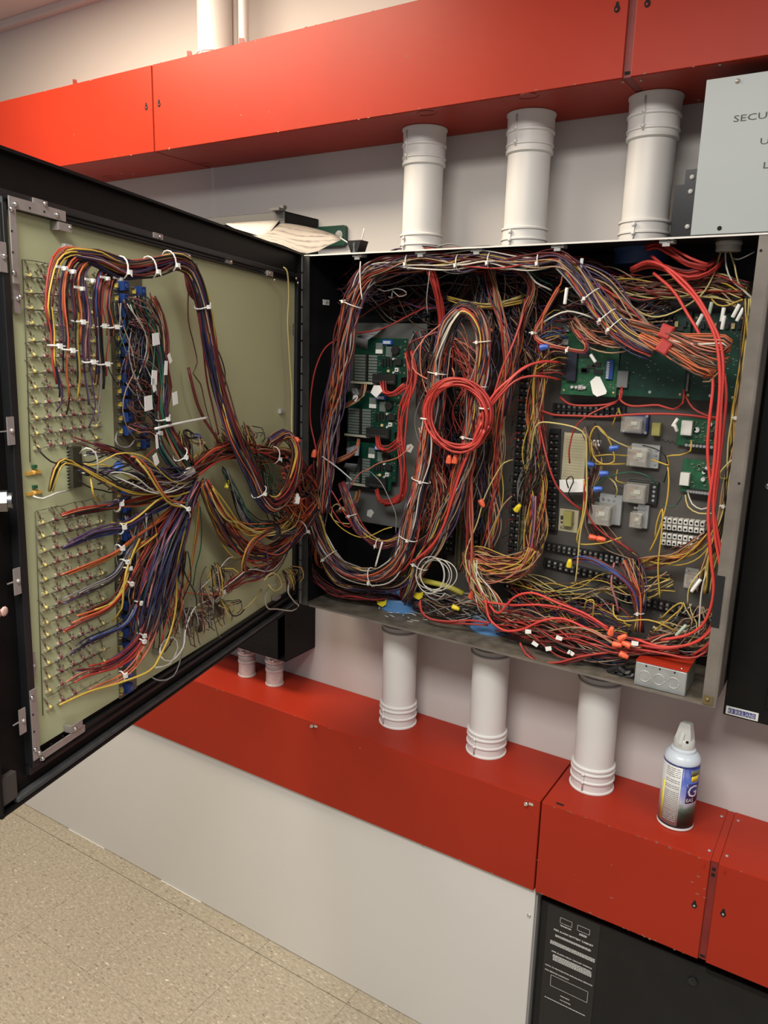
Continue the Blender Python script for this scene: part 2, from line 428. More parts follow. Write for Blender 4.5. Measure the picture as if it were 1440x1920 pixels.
for px, py, o in ((205, 332, u1), (385, 308, u2), (800, 212, u2), (990, 180, u2)):  # knockouts under the upper wireway
    c = PZ(px, py, UZ0); mb = MB()
    for a0 in (0.2, 3.3):
        mb.tube([(c[0]+.020*math.cos(a), min(-.006, c[1]+.016*math.sin(a)), UZ0-.0002) for a in np.linspace(a0, a0+2.6, 12)], .0009, 4)
    part('knockout', mb, REDD, o)
for px, py, o in ((1202, 150, u3), (1310, 187, u3), (1168, 153, u2), (228, 325, u1), (250, 326, u1), (1350, 121, u3)):
    c = PZ(px, py, UZ0); part('screw', MB().dome(.0032, .002, Matrix.Translation((c[0], min(c[1], -.01), UZ0)) @ Matrix.Rotation(math.pi, 4, 'X')), STEEL, o)
for px, py, o in ((1353, 1531, l2), (1384, 1539, l3), (1330, 1595, l2), (1363, 1605, l3)):
    c = PZ(px, py, LZ1); part('screw', MB().dome(.0036, .0022, Matrix.Translation((c[0], c[1], LZ1))), STEEL, o)
for px, py, o in ((587, 1360, l1), (988, 1505, l1)):
    c = P(px, py, -.2); M = MW(c[0], -.2, c[2])
    part('latch_bolt', MB().cyl(.0045, 0, .006, M, 6, 0, False).cyl(.0025, .006, .010, M, 8).cbox((.010, .001, .0012), (.010, .006, .0022), M), CHROME, o)
for px, py, o in ((1320, 1622, l2), (1358, 1634, l3)):
    c = P(px, py, -.2); part('rivet', MB().cbox((0, 0, .001), (.0025, .008, .002), MW(c[0], -.2, c[2])), RED, o)
c = PZ(1050, 1508, LZ1)
part('knockout', MB().cbox((c[0], c[1], LZ1+.0003), (.016, .006, .0006)), DARKHOLE, l2)

# ------------------------------------------------------------------ conduits
def conduit(label, x, y, z0, z1, r, cpl, group, matc=CONDUIT, cm=None, seam=0):
    o = thing('conduit', label, 'conduit', (x, y, z0), group)
    part('pipe', MB().cyl(r, z0, z1, Matrix.Translation((x, y, 0)), 32), matc, o)
    for kind, zz in cpl:
        s = 1 if kind.startswith('b') else -1
        if kind == 'bx': prof = [(r+.0055, 0), (r+.0055, .003), (r+.0022, .004), (r+.0022, .021), (r+.0052, .0225), (r+.0052, .0255), (r+.0022, .027), (r+.0022, .040), (r+.0050, .0415), (r+.0050, .0445), (r+.0026, .046), (r+.0026, .0505), (r+.0046, .052), (r+.0046, .055), (r+.0012, .0575)]
        elif kind == 'tx': prof = [(r+.0062, 0), (r+.0062, .003), (r+.0042, .006), (r+.0036, .030), (r+.0058, .032), (r+.0058, .036), (r+.0034, .038), (r+.0034, .056), (r+.0052, .0575), (r+.0052, .0605), (r+.0030, .062), (r+.0030, .067), (r+.0046, .068), (r+.0046, .073), (r+.0012, .0755)]
        elif kind == 'ts': prof = [(r+.0025, 0), (r+.0025, .016), (r+.0055, .0175), (r+.0055, .0205), (r+.0022, .022), (r+.0022, .025), (r+.0050, .0265), (r+.0050, .0295), (r+.0010, .032)]
        else: prof = [(r+.0025, 0), (r+.0025, .020), (r+.0050, .0215), (r+.0050, .0245), (r+.0022, .026), (r+.0022, .040), (r+.0050, .0415), (r+.0050, .0445), (r+.001, .047)]
        M = Matrix.Translation((x, y, zz))
        if s < 0: M = M @ Matrix.Rotation(math.pi, 4, 'X')
        c = part('coupling', MB().lathe(prof, M, 36), cm or matc, o)
        # split seam with two clamp screws facing the room
        H = prof[-1][1]; az = math.radians(-100+seam); dx, dy = math.cos(az), math.sin(az)
        R2 = r+.0045; mb = MB(); zs = zz+s*H*.1; ze = zz+s*H*.85
        mb.tube([(x+R2*dx, y+R2*dy, zs), (x+R2*dx, y+R2*dy, ze)], .0020, 4); part('clamp_seam', mb, cm or matc, c)
        for k in (.43, .75):
            Mz = Matrix.Translation((x+(R2+.0005)*dx, y+(R2+.0005)*dy, zz+s*H*k)) @ Matrix.Rotation(az, 4, 'Z') @ Matrix.Rotation(math.pi/2, 4, 'Y')
            part('clamp_screw', MB().dome(.0042, .004, Mz, 10), cm or matc, c)
    return o
CT, CB, CY, CX0, CX1 = 1.852, 1.0312, -.198, -.9936, -.0435
PY, PR = -.0718, .0425
GREYC = mat('shade_grey_coupling', (.42, .39, .38), .5)
for k, x in enumerate((-.766, -.5231, -.2825)):
    nm = ('leftmost of the three', 'middle of the three', 'rightmost of the three')[k]
    conduit('white conduit from upper red wireway into cabinet top, %s' % nm, x, PY, CT+.0008, UZ0-.0004, PR, (('tx', UZ0-.0008), ('bs', CT+.001)), 'conduits above the cabinet', seam=(-14, -4, 2)[k])
for k, x in enumerate((-.7855, -.5398, -.285)):
    nm = ('leftmost of the three', 'middle of the three', 'rightmost of the three')[k]
    o = conduit('white conduit standing on lower red wireway below cabinet, %s' % nm, x, PY, LZ1+.0004, CB-.0008, PR, (('bx', LZ1+.0006),), 'conduits below the cabinet', seam=(-10, -2, 2)[k])
    M = Matrix.Translation((x, PY, CB-.001)) @ Matrix.Rotation(math.pi, 4, 'X')
    r = PR
    part('coupling', MB().lathe([(r+.0025, 0), (r+.0025, .038), (r+.0060, .040), (r+.0060, .043), (r+.0024, .045), (r+.0024, .051), (r+.0056, .053), (r+.0056, .056), (r+.0010, .058)], M, 36), GREYC, o)  # coupling coloured grey to hold the shade under the cabinet bottom
c = P(403, 60, PY)
conduit('thick cream conduit rising from the upper red wireway, top left', c[0], PY, UZ1+.0004, CZ-.0008, .0425, (('bs', UZ1+.0006),), None, seam=10)
c = P(457, 60, PY); conduit('thin cream conduit right of the thick one above upper wireway', c[0], PY, UZ1+.0004, CZ-.0008, .0125, (), None)
c = P(441, 60, -.03); conduit('slim cream conduit against the wall, half behind the thick conduit', c[0], -.03, UZ1+.0004, CZ-.0008, .0105, (), None)
SP = mat('dirty_white_fitting', (.58, .50, .47), .5, var=.2, vscale=40)
for k, (px, py) in enumerate(((466, 1263), (517, 1280))):
    c = PZ(px, py, LZ1); x, y = c[0], -.083
    o = thing('conduit_fitting', ('short grimy white conduit fitting under tall black box, left one', 'short grimy white conduit fitting under tall black box, right one')[k], 'fitting', (x, y, LZ1), 'fittings under the black box')
    part('nipple', MB().lathe([(.026, .0004), (.026, .004), (.024, .005), (.0235, .040), (.0255, .042), (.0255, .046), (.021, .048)], Matrix.Translation((x, y, LZ1)), 24), SP, o)
    part('collar', MB().lathe([(.023, .048), (.0245, .052), (.0245, .060), (.021, .064)], Matrix.Translation((x, y, LZ1)), 24), GREYC, o)
    part('locknut', MB().lathe([(.023, .064), (.027, .067), (.027, .074), (.023, .077), (.0255, .082), (.0255, .088), (.022, .0985)], Matrix.Translation((x, y, LZ1)), 24), SP, o)
    part('clamp_screw', MB().cyl(.004, 0, .012, Matrix.Translation((x+.004, y-.026, LZ1+.078)) @ Matrix.Rotation(math.pi/2, 4, 'Y'), 8), CHROME, o)

# ------------------------------------------------------------------ fire alarm cabinet: shell, flange, hinge, door
WT = .0016
fac = thing('alarm_cabinet', 'open black wall cabinet packed with wiring between the red wireways', 'cabinet', ((CX0+CX1)/2, -.1, CB))
part('back_panel', MB().box(CX0, CX1, -.0115, -.0008, CB, CT), BLACKIN, fac)
part('side_panel', MB().box(CX0, CX0+WT, CY, -.0116, CB+WT, CT-WT), BLACKIN, fac)
part('side_panel', MB().box(CX1-WT, CX1, CY, -.0116, CB+WT, CT-WT), RAW, fac)
part('top_panel', MB().box(CX0, CX1, CY, -.0116, CT-WT, CT), BLACKIN, fac)
part('top_edge', MB().box(CX0, CX1, CY-.0012, CY-.0001, CT-.0030, CT), WHITE, fac)
part('bottom_panel', MB().box(CX0, CX1, CY, -.0116, CB, CB+WT), DUSTY, fac)
part('bottom_edge', MB().box(CX0+.02, CX1, CY-.0014, CY-.0001, CB-.001, CB+.0035), RAW, fac)
# right-hand return flange: worn grey paint, black tape over part of it
fx0, fx1 = CX1-.0215, CX1
part('front_flange', MB().box(fx0, fx1, CY-.0018, CY-.0002, CB+.004, CT-.004), RAW, fac, bevel=.0006)
part('rounded_edge', MB().lathe([(.0035, CB), (.0035, CT)], Matrix.Translation((CX1+.0006, CY+.002, 0)), 12), RAW, fac)
za = P(1345, 1078, CY)[2]; zb = P(1340, 1176, CY)[2]
part('tape_patch', MB().box(fx0-.001, fx1-.008, CY-.0024, CY-.0019, zb, za), TAPE, fac)
mb = MB()
for px, py in ((1386, 906), (1427, 470)):
    c = P(px, py, CY); mb.cyl(.0022, 0, .0006, MW(c[0], CY-.0019, c[2]), 8)
part('flange_holes', mb, DARKHOLE, fac)
part('grey_mounting_plate', MB().box(CX0+.30, CX1-.03, -.0185, -.0165, CB+.03, CT-.06), PLATE, fac)
part('corner_bracket', MB().box(CX1-.020, CX1-.003, CY-.0035, CY-.0019, CB+.003, CB+.02).dome(.004, .003, MW(CX1-.012, CY-.0035, CB+.013)), mat('brass_corner', (.20, .15, .07), .45, metal=.5), fac)
# piano hinge
HX = CX0-.0015
hinge = part('hinge_leaf', MB().box(CX0-.001, CX0+.0165, CY-.0030, CY-.0012, CB, CT-.002), mat('hinge_leaf_paint', (.050, .050, .047), .45, metal=.2, var=.35, vscale=25), fac)
mb = MB(); n = 22
kn = MB().cyl(.0034, -.0165, .0165, None, 10).mesh('knuckle', mat('hinge_pin', (.15, .15, .15), .35, metal=.5))
for i in range(n):
    link('knuckle', kn, hinge, M=Matrix.Translation((HX-.001, CY-.0062, CB+.02+(CT-CB-.04)*i/(n-1))))
# door: pan with a rolled rim, angle frame around the panel
DWID, DT, DB = .957, .4136, -.4013
door = part('door', MB(), BLACK, fac); bpy.data.meshes.remove(door.data) if False else None
dm = MB()
def dbox(mb, u0, u1, v0, v1, o0, o1, mi=0):
    return mb.box(-u1, -u0, v0, v1, o0, o1, MD(0, 0, 0), mi)
dbox(dm, .006, DWID, DB, DT, -.030, -.0125)
bpy.data.objects.remove(door)
door = part('door', dm, BLACK, fac)
rim = MB()
dbox(rim, .004, DWID, DT-.0035, DT+.0005, -.031, .000); dbox(rim, .004, DWID, DB, DB+.004, -.031, -.001)
dbox(rim, .004, .010, DB, DT, -.031, -.004); dbox(rim, DWID-.004, DWID, DB, DT, -.031, .000)
part('rim', rim, BLACK, door)
part('gasket', dbox(MB(), .010, DWID-.03, DB+.0045, DB+.0125, -.0124, -.0015), mat('rubber_gasket', (.055, .058, .060), .55, var=.2, vscale=60), door, bevel=.002)
part('corner_pad', dbox(MB(), .925, .952, DB+.013, DB+.050, -.0124, -.004), mat('brown_rubber', (.06, .05, .045), .7), door)
PU0, PU1, PV0, PV1 = .030, .8765, -.362, .352      # inner panel opening
fr = MB()
dbox(fr, PU0-.004, PU1+.024, .352, .368, -.0124, -.003)
dbox(fr, PU0-.004, PU1+.024, -.372, -.354, -.0124, -.005)
dbox(fr, PU1+.012, PU1+.024, -.36, .352, -.0124, .001); dbox(fr, PU0-.012, PU0-.001, -.372, .368, -.0124, -.003)
part('inner_frame', fr, BLACKP, door, bevel=.001)
for a_ in ((PU0+.0, PU1+.01, .3475, .3505, -.0124, .0005), (PU0, PU1+.01, .3570, .3590, -.0030, .0012), (PU0, PU1, -.3645, -.362, -.005, -.001)): part('frame_lip', dbox(MB(), *a_), BLACKIN, door)
fr = MB(); dbox(fr, PU1+.0185, PU1+.0195, .297, .358, -.006, .0015); dbox(fr, PU1+.021, PU1+.022, -.352, -.295, -.006, .0015)
part('edge_trim', fr, mat('dull_edge_metal', (.22, .27, .27), .35, metal=.7), door)
def strap(u0, u1, v0, v1, off, holes, screws, nm='corner_strap'):
    s = part(nm, dbox(MB(), u0, u1, v0, v1, off, off+.0018), STEEL, door, bevel=.0004)
    return s
st = strap(.7895, .887, .3475, .3605, .0015, 0, 0)
st2 = strap(.8765, .887, .262, .3475, .0015, 0, 0)
st3 = strap(.8885, .9005, -.349, -.250, .0015, 0, 0)
st4 = strap(.798, .8885, -.3555, -.345, .0015, 0, 0)
SCR = MB().dome(.0034, .0030, None, 10).mesh('screw', CHROME)
HOL = MB().cyl(.0014, 0, .0004, None, 8).mesh('hole', DARKHOLE)
for px, py in ((29, 383), (21, 392), (107, 403), (26, 511), (8, 480), (60, 1308), (66, 1405), (141, 1366), (38, 557), (84, 382), (131, 427), (300, 444), (355, 481), (433, 491), (505, 512), (514, 525), (555, 522), (558, 530), (80, 1422), (74, 1411)):
    u, v = duv(px, py, .0035); link('screw', SCR, door, M=MD(u, v, .0034))
for px, py in ((56, 390), (83, 397), (22, 433), (24, 473), (62, 1340), (64, 1372), (96, 1395), (118, 1380)):
    u, v = duv(px, py, .0035); link('hole', HOL, door, M=MD(u, v, .0034))
CLIP = MB().box(-.012, .012, -.005, .005, 0, .0016).box(-.012, -.008, -.005, .005, -.01, 0).mesh('retainer_clip', STEEL)
CLIPV = MB().box(-.0055, .0055, -.017, .017, 0, .0016).dome(.0034, .003, Matrix.Translation((.001, 0, .0016)), 10).box(-.014, .006, -.0007, .0007, -.002, -.0004).mesh('retainer_clip', STEEL)
for px, py in ((77, 382), (298, 444), (430, 490)):
    u, v = duv(px, py, 0); link('retainer_clip', CLIP, door, M=MD(u, v, -.002))
for px, py in ((122, 426), (350, 481), (507, 513), (144, 1362), (305, 1219), (522, 1120)):
    u, v = duv(px, py, .004); link('retainer_clip', CLIP, door, M=MD(u, v, .003))
for px, py in ((20, 808), (32, 1090), (42, 1352), (5, 482)):
    u, v = duv(px, py, .002); link('retainer_clip', CLIPV, door, M=MD(u, v, .0013))
for px, py in ((38, 560), (67, 1250)):
    u, v = duv(px, py, .002); link('retainer_clip', CLIPV, door, M=MD(u, v, -.004))
# quarter turn lock
u, v = duv(4, 941, .012); M = MD(u+.012, v, -.0123) @ Matrix.Rotation(math.radians(38), 4, 'Y')
lk = part('lock', MB().cyl(.0145, 0, .020, M, 20).cyl(.0135, .020, .032, M, 6, 0, False).cyl(.010, .032, .037, M, 20), mat('lock_metal', (.20, .20, .205), .36, metal=.9), door)
part('lock_slot', MB().cyl(.0045, .0371, .0378, M, 10), DARKHOLE, door)
u, v = duv(548, 618, .0); part('hinge_side_clip', MB().box(-.003, .003, -.013, .013, 0, .0012, MD(u-.002, v, .000)), CHROME, door)

# ------------------------------------------------------------------ indicator panel on the door
ip = thing('indicator_panel', 'cream indicator panel of small lamps fixed inside the open black door', 'panel', MD(.45, 0, -.0122))
PO = -.0095
pm = MB().prism([(-.884, -.3425), (-.030, -.3625), (-.030, .3475), (-.8765, .3475)], -.012, PO, MD(0, 0, 0))
part('panel_sheet', pm, CREAM, ip)
led_y = MB().cyl(.0046, 0, .0022, None, 8, 0).dome(.0026, .0034, None, 8, 1, .0022)
led_y.tube([(-.005, .003, 0), (-.0045, .003, .004), (-.003, .001, .0045)], .0006, 4, 2); led_y.cbox((.0052, -.0022, .0022), (.0018, .0018, .004), None, 2).cbox((-.0045, -.0032, .002), (.0018, .0018, .0036), None, 2).cbox((.0005, .0052, .0015), (.0016, .0016, .003), None, 2)
LYM = led_y.mesh('led', [LEDB, LEDY, SOLDER])
led_r = MB().cyl(.0042, 0, .0020, None, 8, 0).dome(.0019, .0028, None, 8, 1, .0020)
led_r.tube([(-.005, .003, 0), (-.0045, .003, .004), (-.003, .001, .0045)], .0006, 4, 2); led_r.cbox((.0052, -.0018, .0022), (.0024, .0022, .004), None, 2).cbox((-.0045, -.0030, .002), (.0024, .0022, .0036), None, 2).cbox((.0008, .0050, .0018), (.0022, .0020, .0034), None, 2)
LRM = led_r.mesh('led', [mat('pale_led_base', (.66, .52, .42), .5), LEDR, SOLDER])
rs = MB().tube([(-.0045, .0055, .003), (-.0075, .0125, .0032)], .0011, 6, 0).tube([(-.002, .001, .002), (-.0045, .0055, .003)], .0004, 4, 1).tube([(-.0075, .0125, .0032), (-.009, .0160, 0)], .0005, 4, 1)
RSM = rs.mesh('resistor', [RES, BARE])
ucol = (.849, .824, .7985, .7775, .758, .732)
rowt = [.276-.0195*i for i in range(11)]+[.063]; rowb = [-.036-.0193*i for i in range(13)]+[-.294]
rowb = [-.036, -.055, -.074, -.094, -.113, -.133, -.152, -.173, -.191, -.211, -.231, -.251, -.270, -.294]
for bi, rows in enumerate((rowt, rowb)):
    for i, v in enumerate(rows):
        for j, u in enumerate(ucol):
            if bi == 1 and i == len(rows)-1 and j > 2: continue
            yel = j in (0, 5); sl = (u-.849)*(.012 if bi == 0 else -.02)
            uu = u+.005*(i/12. if bi == 1 else i/14.-.3)*.9+rng.uniform(-.0007, .0007)
            o = link('led', LYM if yel else LRM, ip, M=MD(uu, v-sl+rng.uniform(-.0007, .0007), PO, rng.uniform(-.25, .25)))
            q = bpy.data.objects.new('resistor', RSM); COL.objects.link(q); q.parent = o; WM[q] = WM[o]
        wv = v+.0165
        mb = MB(); pts = [DW(u_+.009, wv+rng.uniform(-.0008, .0008)-(u_-.849)*(.012 if bi == 0 else -.02), PO+.0032) for u_ in np.linspace(.852, .735, 8)]
        mb.tube(pts, .0005, 4); pts = [DW(u_, v+rng.uniform(-.001, .001)-.002-(u_-.849)*(.012 if bi == 0 else -.02), PO+.0035) for u_ in np.linspace(.842, .722, 12)]
        mb.tube(pts, .00055, 4)
        part('bus_wire', mb, BARE, ip)
    # solder posts between the lamps
    mb = MB()
    for v in rows:
        for u in np.linspace(.836, .725, 11):
            mb.cbox((0, 0, .002), (.0023, .0023, .005), MD(u+rng.uniform(-.002, .002), v+rng.choice((-.002, .0165, .006))+rng.uniform(-.001, .001), PO))
    part('solder_posts', mb, SOLDER, ip, kind='stuff')
part('column_wire', MB().tube([DW(.860, .292, PO+.003), DW(.862, .16, PO+.003), DW(.866, .045, PO+.003)], .0006, 4).tube([DW(.862, -.02, PO+.003), DW(.869, -.3, PO+.003)], .0006, 4), BARE, ip)
# dark strips carrying the blue switch blocks
part('carrier_strip', MB().box(-.690, -.610, .035, .305, 0, .0012, MD(0, 0, PO)), mat('brown_carrier', (.16, .14, .085), .4, alpha=.85), ip)
part('carrier_strip', MB().box(-.700, -.655, -.350, -.010, 0, .0012, MD(0, 0, PO)), mat('brown_carrier_low', (.15, .13, .08), .4), ip)
bk = MB().box(-.0068, .0068, -.0072, .0072, 0, .011, ch=.0012).cyl(.0032, .011, .0118, None, 10, 1).box(-.0135, -.0110, -.0035, .0035, 0, .005, None, 2)
for k in (-.004, .001, .005): bk.cbox((.0090, k, .003), (.003, .0016, .005), None, 3)
for k in (-.0055, .0055): bk.cbox((-.0155, k, .003), (.005, .0014, .004), None, 3)
BKM = bk.mesh('switch_block', [mat('blue_switch', (.018, .055, .22), .35), mat('blue_plastic_light', (.06, .13, .45), .3), mat('dull_yellow_cap', (.55, .42, .09), .5), SOLDER])
for i in range(13):
    u, v = duv(234.5+.75*i, 536+24.6*i, .0)
    if i < 12: link('switch_block', BKM, ip, M=MD(u, v, PO+.0012, rng.uniform(-.06, .06)))
    if i < 6 or i > 10: link('switch_block', BKM, ip, M=MD(u-.043, v-.004, PO+.0012, rng.uniform(-.1, .1)))
for i in range(15):
    u, v = duv(239+.3*i, 926+26*i, .0); link('switch_block', BKM, ip, M=MD(u, v, PO+.0012, rng.uniform(-.06, .06)))
# right-hand connectors low on the panel
def socket(px, py, w_, h_, off=0.):
    u, v = duv(px, py, 0); M = MD(u, v, PO+off)
    mb = MB().box(-w_/2, w_/2, -h_/2, h_/2, 0, .010, M)
    r_ = random.Random(int(px)); c = part('socket', mb, mat('dark_olive_socket', (.045, .04, .025), .5), ip); mb = MB()
    for i in range(int(h_/.0045)):
        for sx in (-1, 1): mb.cbox((sx*(w_/2+.002), -h_/2+.003+i*.0045, .004), (.004, .0014, .003), M)
    part('socket_pins', mb, SOLDER, c)
for q in ((145, 858, .018, .030), (145, 892, .018, .032), (417, 1080, .016, .035), (388, 1124, .022, .016), (415, 1142, .022, .026), (356, 1162, .020, .030), (377, 1170, .010, .03), (352, 838, .016, .032), (425, 826, .022, .016), (470, 822, .016, .012)): socket(*q)
for px, py, cols in ((73, 887, LEDY), (74, 925, LEDY)):
    u, v = duv(px, py, 0); M = MD(u, v, PO)
    part('pilot_lamp', MB().box(-.014, .012, -.002, .002, 0, .003, M).dome(.004, .005, M, 8), mat('amber_led', (.75, .42, .08), .3), ip)
    part('green_diode', MB().cbox((0, .008, .003), (.006, .004, .004), M), PCBL, ip)
# faint pen marking near the top edge
c = part('pen_mark', MB().cbox((0, 0, .0001), (.012, .009, .0002), MD(*duv(368, 494, 0), PO)).cbox((.016, -.002, .0001), (.008, .008, .0002), MD(*duv(368, 494, 0), PO)), mat('faded_ink', (.24, .23, .14), .6), ip)

# ------------------------------------------------------------------ neighbours on the wall
bb = thing('utility_cabinet', 'tall black open-front cabinet on the wall behind the cabinet door', 'cabinet', (-1.28, -.065, .826))
bx0, bx1, by, bz0, bz1 = -1.52, -1.105, -.130, .826, 1.962
mb = MB().box(bx0, bx1, -.006, -.0008, bz0, bz1).box(bx1-.002, bx1, by, -.006, bz0, bz1).box(bx0, bx0+.002, by, -.006, bz0, bz1).box(bx0, bx1, by, -.006, bz0, bz0+.002).box(bx0, bx1, by, -.006, bz1-.002, bz1)
part('body', mb, BLACK, bb)
part('lower_cover', MB().box(bx0+.004, bx1-.024, by-.003, by-.0005, bz0+.004, 1.30), BLACK, bb)
GF = mat('grey_frame', (.085, .083, .08), .5)
part('top_frame', MB().box(bx0, bx1-.0005, by-.002, by-.0003, bz1-.020, bz1-.001), GF, bb)
part('side_frame', MB().box(bx1-.018, bx1-.0005, by-.002, by-.0003, 1.30, bz1-.0205), GF, bb)
part('catch', MB().box(bx1-.030, bx1-.002, by-.020, by+.004, bz1+.0002, bz1+.006).box(bx1-.014, bx1-.002, by-.004, by+.008, bz1+.006, bz1+.013), mat('dark_catch', (.10, .095, .09), .5), bb)
part('orange_connector', MB().box(-1.165, -1.145, -.03, -.008, 1.925, 1.94), ORANGEP, bb)
part('knob_hole', MB().cyl(.004, 0, .001, Matrix(((0, 0, 1, bx1), (1, 0, 0, -.11), (0, 1, 0, .925), (0, 0, 0, 1))), 10), DARKHOLE, bb)
mb = MB()
for i in range(5):
    for j in range(10): mb.cbox((-1.24+.011*j, by-.0032, .862+.008*i), (.006, .0006, .0016))
part('vent_slots', mb, DARKHOLE, bb)

a, b = P(607, 423, -.012), P(648, 462, -.012)
gp = thing('green_plate', 'small dark green plate with a round grey plug on the wall', 'plate', ((a[0]+b[0])/2, -.008, (a[2]+b[2])/2))
mb = MB().prism([(-.055, -.024), (.028, -.024), (.032, -.020), (.032, .020), (.028, .024), (-.055, .024)], 0, .012, MW((a[0]+b[0])/2, -.0008, (a[2]+b[2])/2))
part('plate', mb, mat('dark_green_enamel', (.008, .05, .032), .4), gp, bevel=.001)
c = P(636, 441, -.013); part('plug', MB().lathe([(.011, 0), (.011, .002), (.008, .003)], MW(c[0], -.0128, c[2]), 16), mat('grey_plug', (.30, .31, .29), .5), gp)

# papers lying on the cabinet's top left corner
def sheet(name, pts_rows, mt, parent, th=.0006):
    R = [catmull(np.array(r), .02)[0] for r in pts_rows]; n = min(len(r) for r in R)
    R = [r[np.linspace(0, len(r)-1, n).astype(int)] for r in R]
    vs = []; fs = []
    for r in R: vs += [tuple(q) for q in r]
    for r in R: vs += [(q[0], q[1], q[2]-th) for q in r]
    k = len(R)*n
    for i in range(len(R)-1):
        for j in range(n-1):
            a = i*n+j; fs += [(a, a+1, a+n+1, a+n), (k+a, k+a+n, k+a+n+1, k+a+1)]
    for i in range(len(R)-1): fs += [(i*n, i*n+n, k+i*n+n, k+i*n), (i*n+n-1, k+i*n+n-1, k+i*n+2*n-1, i*n+2*n-1)]
    for j in range(n-1): fs += [(j, k+j, k+j+1, j+1)]; e = (len(R)-1)*n; fs += [(e+j, e+j+1, k+e+j+1, k+e+j)]
    return part(name, MB().add(vs, fs, 0, True), mt, parent)
pt = thing('paper_sheets', 'curled white paper sheets lying on the cabinet top by the hinge', 'paper', (-.95, -.15, CT+.001))
A = lambda px, py, y: tuple(P(px, py, y))
rows = []
front = [A(420, 425, -.27), A(500, 452, -.235), A(573, 474, -.203), A(620, 455, -.185), A(662, 447, -.17)]
back = [A(424, 418, -.12), A(470, 415, -.115), A(520, 413, -.112), A(590, 426, -.11), A(646, 440, -.12)]
mid = [tuple((np.array(f)*.5+np.array(b_)*.5)+np.array([0, 0, .006*(1 if i == 1 else .6)])) for i, (f, b_) in enumerate(zip(front, back))]
front = [A(452, 462-15, -.225), A(516, 455, -.212), A(575, 475.5, -.2), A(612, 462, -.19), A(640, 449, -.178)]
back = [A(455, 440, -.14), A(500, 425, -.135), A(531, 418, -.13), A(590, 428, -.13), A(635, 442, -.14)]
mid = [tuple(np.array(f)*.5+np.array(b_)*.5) for f, b_ in zip(front, back)]
def printed():
    M = bpy.data.materials.new('printed_paper'); M.use_nodes = True; nt = M.node_tree; b = nt.nodes['Principled BSDF']
    tc = nt.nodes.new('ShaderNodeTexCoord'); wv = nt.nodes.new('ShaderNodeTexWave'); wv.bands_direction = 'Y'; wv.inputs['Scale'].default_value = 22; wv.inputs['Distortion'].default_value = 1.5
    n = nt.nodes.new('ShaderNodeTexNoise'); n.inputs['Scale'].default_value = 30; nt.links.new(tc.outputs['Object'], wv.inputs['Vector']); nt.links.new(tc.outputs['Object'], n.inputs['Vector'])
    mu = nt.nodes.new('ShaderNodeMath'); mu.operation = 'MULTIPLY'; nt.links.new(wv.outputs['Fac'], mu.inputs[0]); nt.links.new(n.outputs['Fac'], mu.inputs[1])
    r_ = nt.nodes.new('ShaderNodeValToRGB'); r_.color_ramp.elements[0].position = .25; r_.color_ramp.elements[0].color = (.36, .32, .28, 1); r_.color_ramp.elements[1].position = .55; r_.color_ramp.elements[1].color = (.19, .165, .15, 1)
    nt.links.new(mu.outputs[0], r_.inputs[0]); nt.links.new(r_.outputs[0], b.inputs['Base Color']); b.inputs['Roughness'].default_value = .8
    return M
sheet('sheet', [front, mid, back], printed(), pt)
front = [A(424, 420, -.20), A(440, 428, -.19), A(470, 437, -.185), A(497, 446, -.18)]
back = [A(424, 419, -.135), A(460, 416, -.134), A(500, 414, -.133), A(524, 413, -.133)]
mid = [tuple(np.array(f)*.5+np.array(b_)*.5) for f, b_ in zip(front, back)]
sheet('sheet', [front, mid, back], PAPER, pt)

c = P(676, 470, -.12)
bc = thing('binder_clip', 'black binder clip standing on the cabinet top beside the papers', 'clip', (c[0], -.12, CT+.001))
M = MW(c[0], -.12, CT+.0006)
part('clip_body', MB().prism([(-.003, 0), (.009, 0), (.021, .032), (-.017, .032)], 0, .03, M), BLACKP, bc)
part('clip_handle', MB().prism([(-.001, .002), (.007, .002), (.0045, .016), (.006, .027), (.000, .027), (.0015, .016)], .0302, .0312, M), CHROME, bc)
wire('plastic_tie', 'clear plastic tie tail sticking up out of the black binder clip', [tuple(M @ Vector((.010, .029, .015))), tuple(M @ Vector((.016, .043, .015))), tuple(M @ Vector((.019, .058, .015)))], .0016, NYLON, cat='tie')
wire('plastic_tie', 'clear plastic tie running from the paper edge down to the binder clip', [A(633, 443, -.142), A(652, 455, -.14), A(672, 469.5, -.14)], .0016, NYLON, cat='tie')

# grey security unit top right
su = thing('security_unit', 'grey steel panel lettered SECUR standing on the cabinet top', 'control panel', (.05, -.1, CT+.001))
sx0 = -.171
TXT = mat('grey_lettering', (.055, .06, .06), .6)
SG = mat('pale_grey_enamel', (.35, .385, .385), .38, var=.03, vscale=6)
part('front_panel', MB().box(sx0, .42, -.2000, -.186, CT+.0012, 2.0915), SG, su, bevel=.0008)
mb = MB().box(sx0+.012, .40, -.1855, -.075, CT+.0012, 2.07); part('body', mb, BLACK, su)
part('flat_bracket', MB().box(-.235, sx0+.0115, -.070, -.06, CT+.0012, 1.960).box(-.218, sx0+.0115, -.070, -.06, 1.960, 1.985), mat('black_gloss', (.008, .008, .009), .28), su)
for px, py in ((1300, 332), (1297, 359), (1291, 425)):
    c = P(px, py, -.071); part('bolt', MB().dome(.005, .004, MW(c[0]-.002, -.0702, c[2])), WHP, su)
c = P(1383, 152, -.2); part('screw', MB().dome(.004, .003, MW(c[0], -.2, c[2])), STEEL, su)
c = P(1349, 428, -.2); part('screw_hole', MB().cyl(.0036, 0, .0006, MW(c[0], -.2, c[2]), 12), DARKHOLE, su)
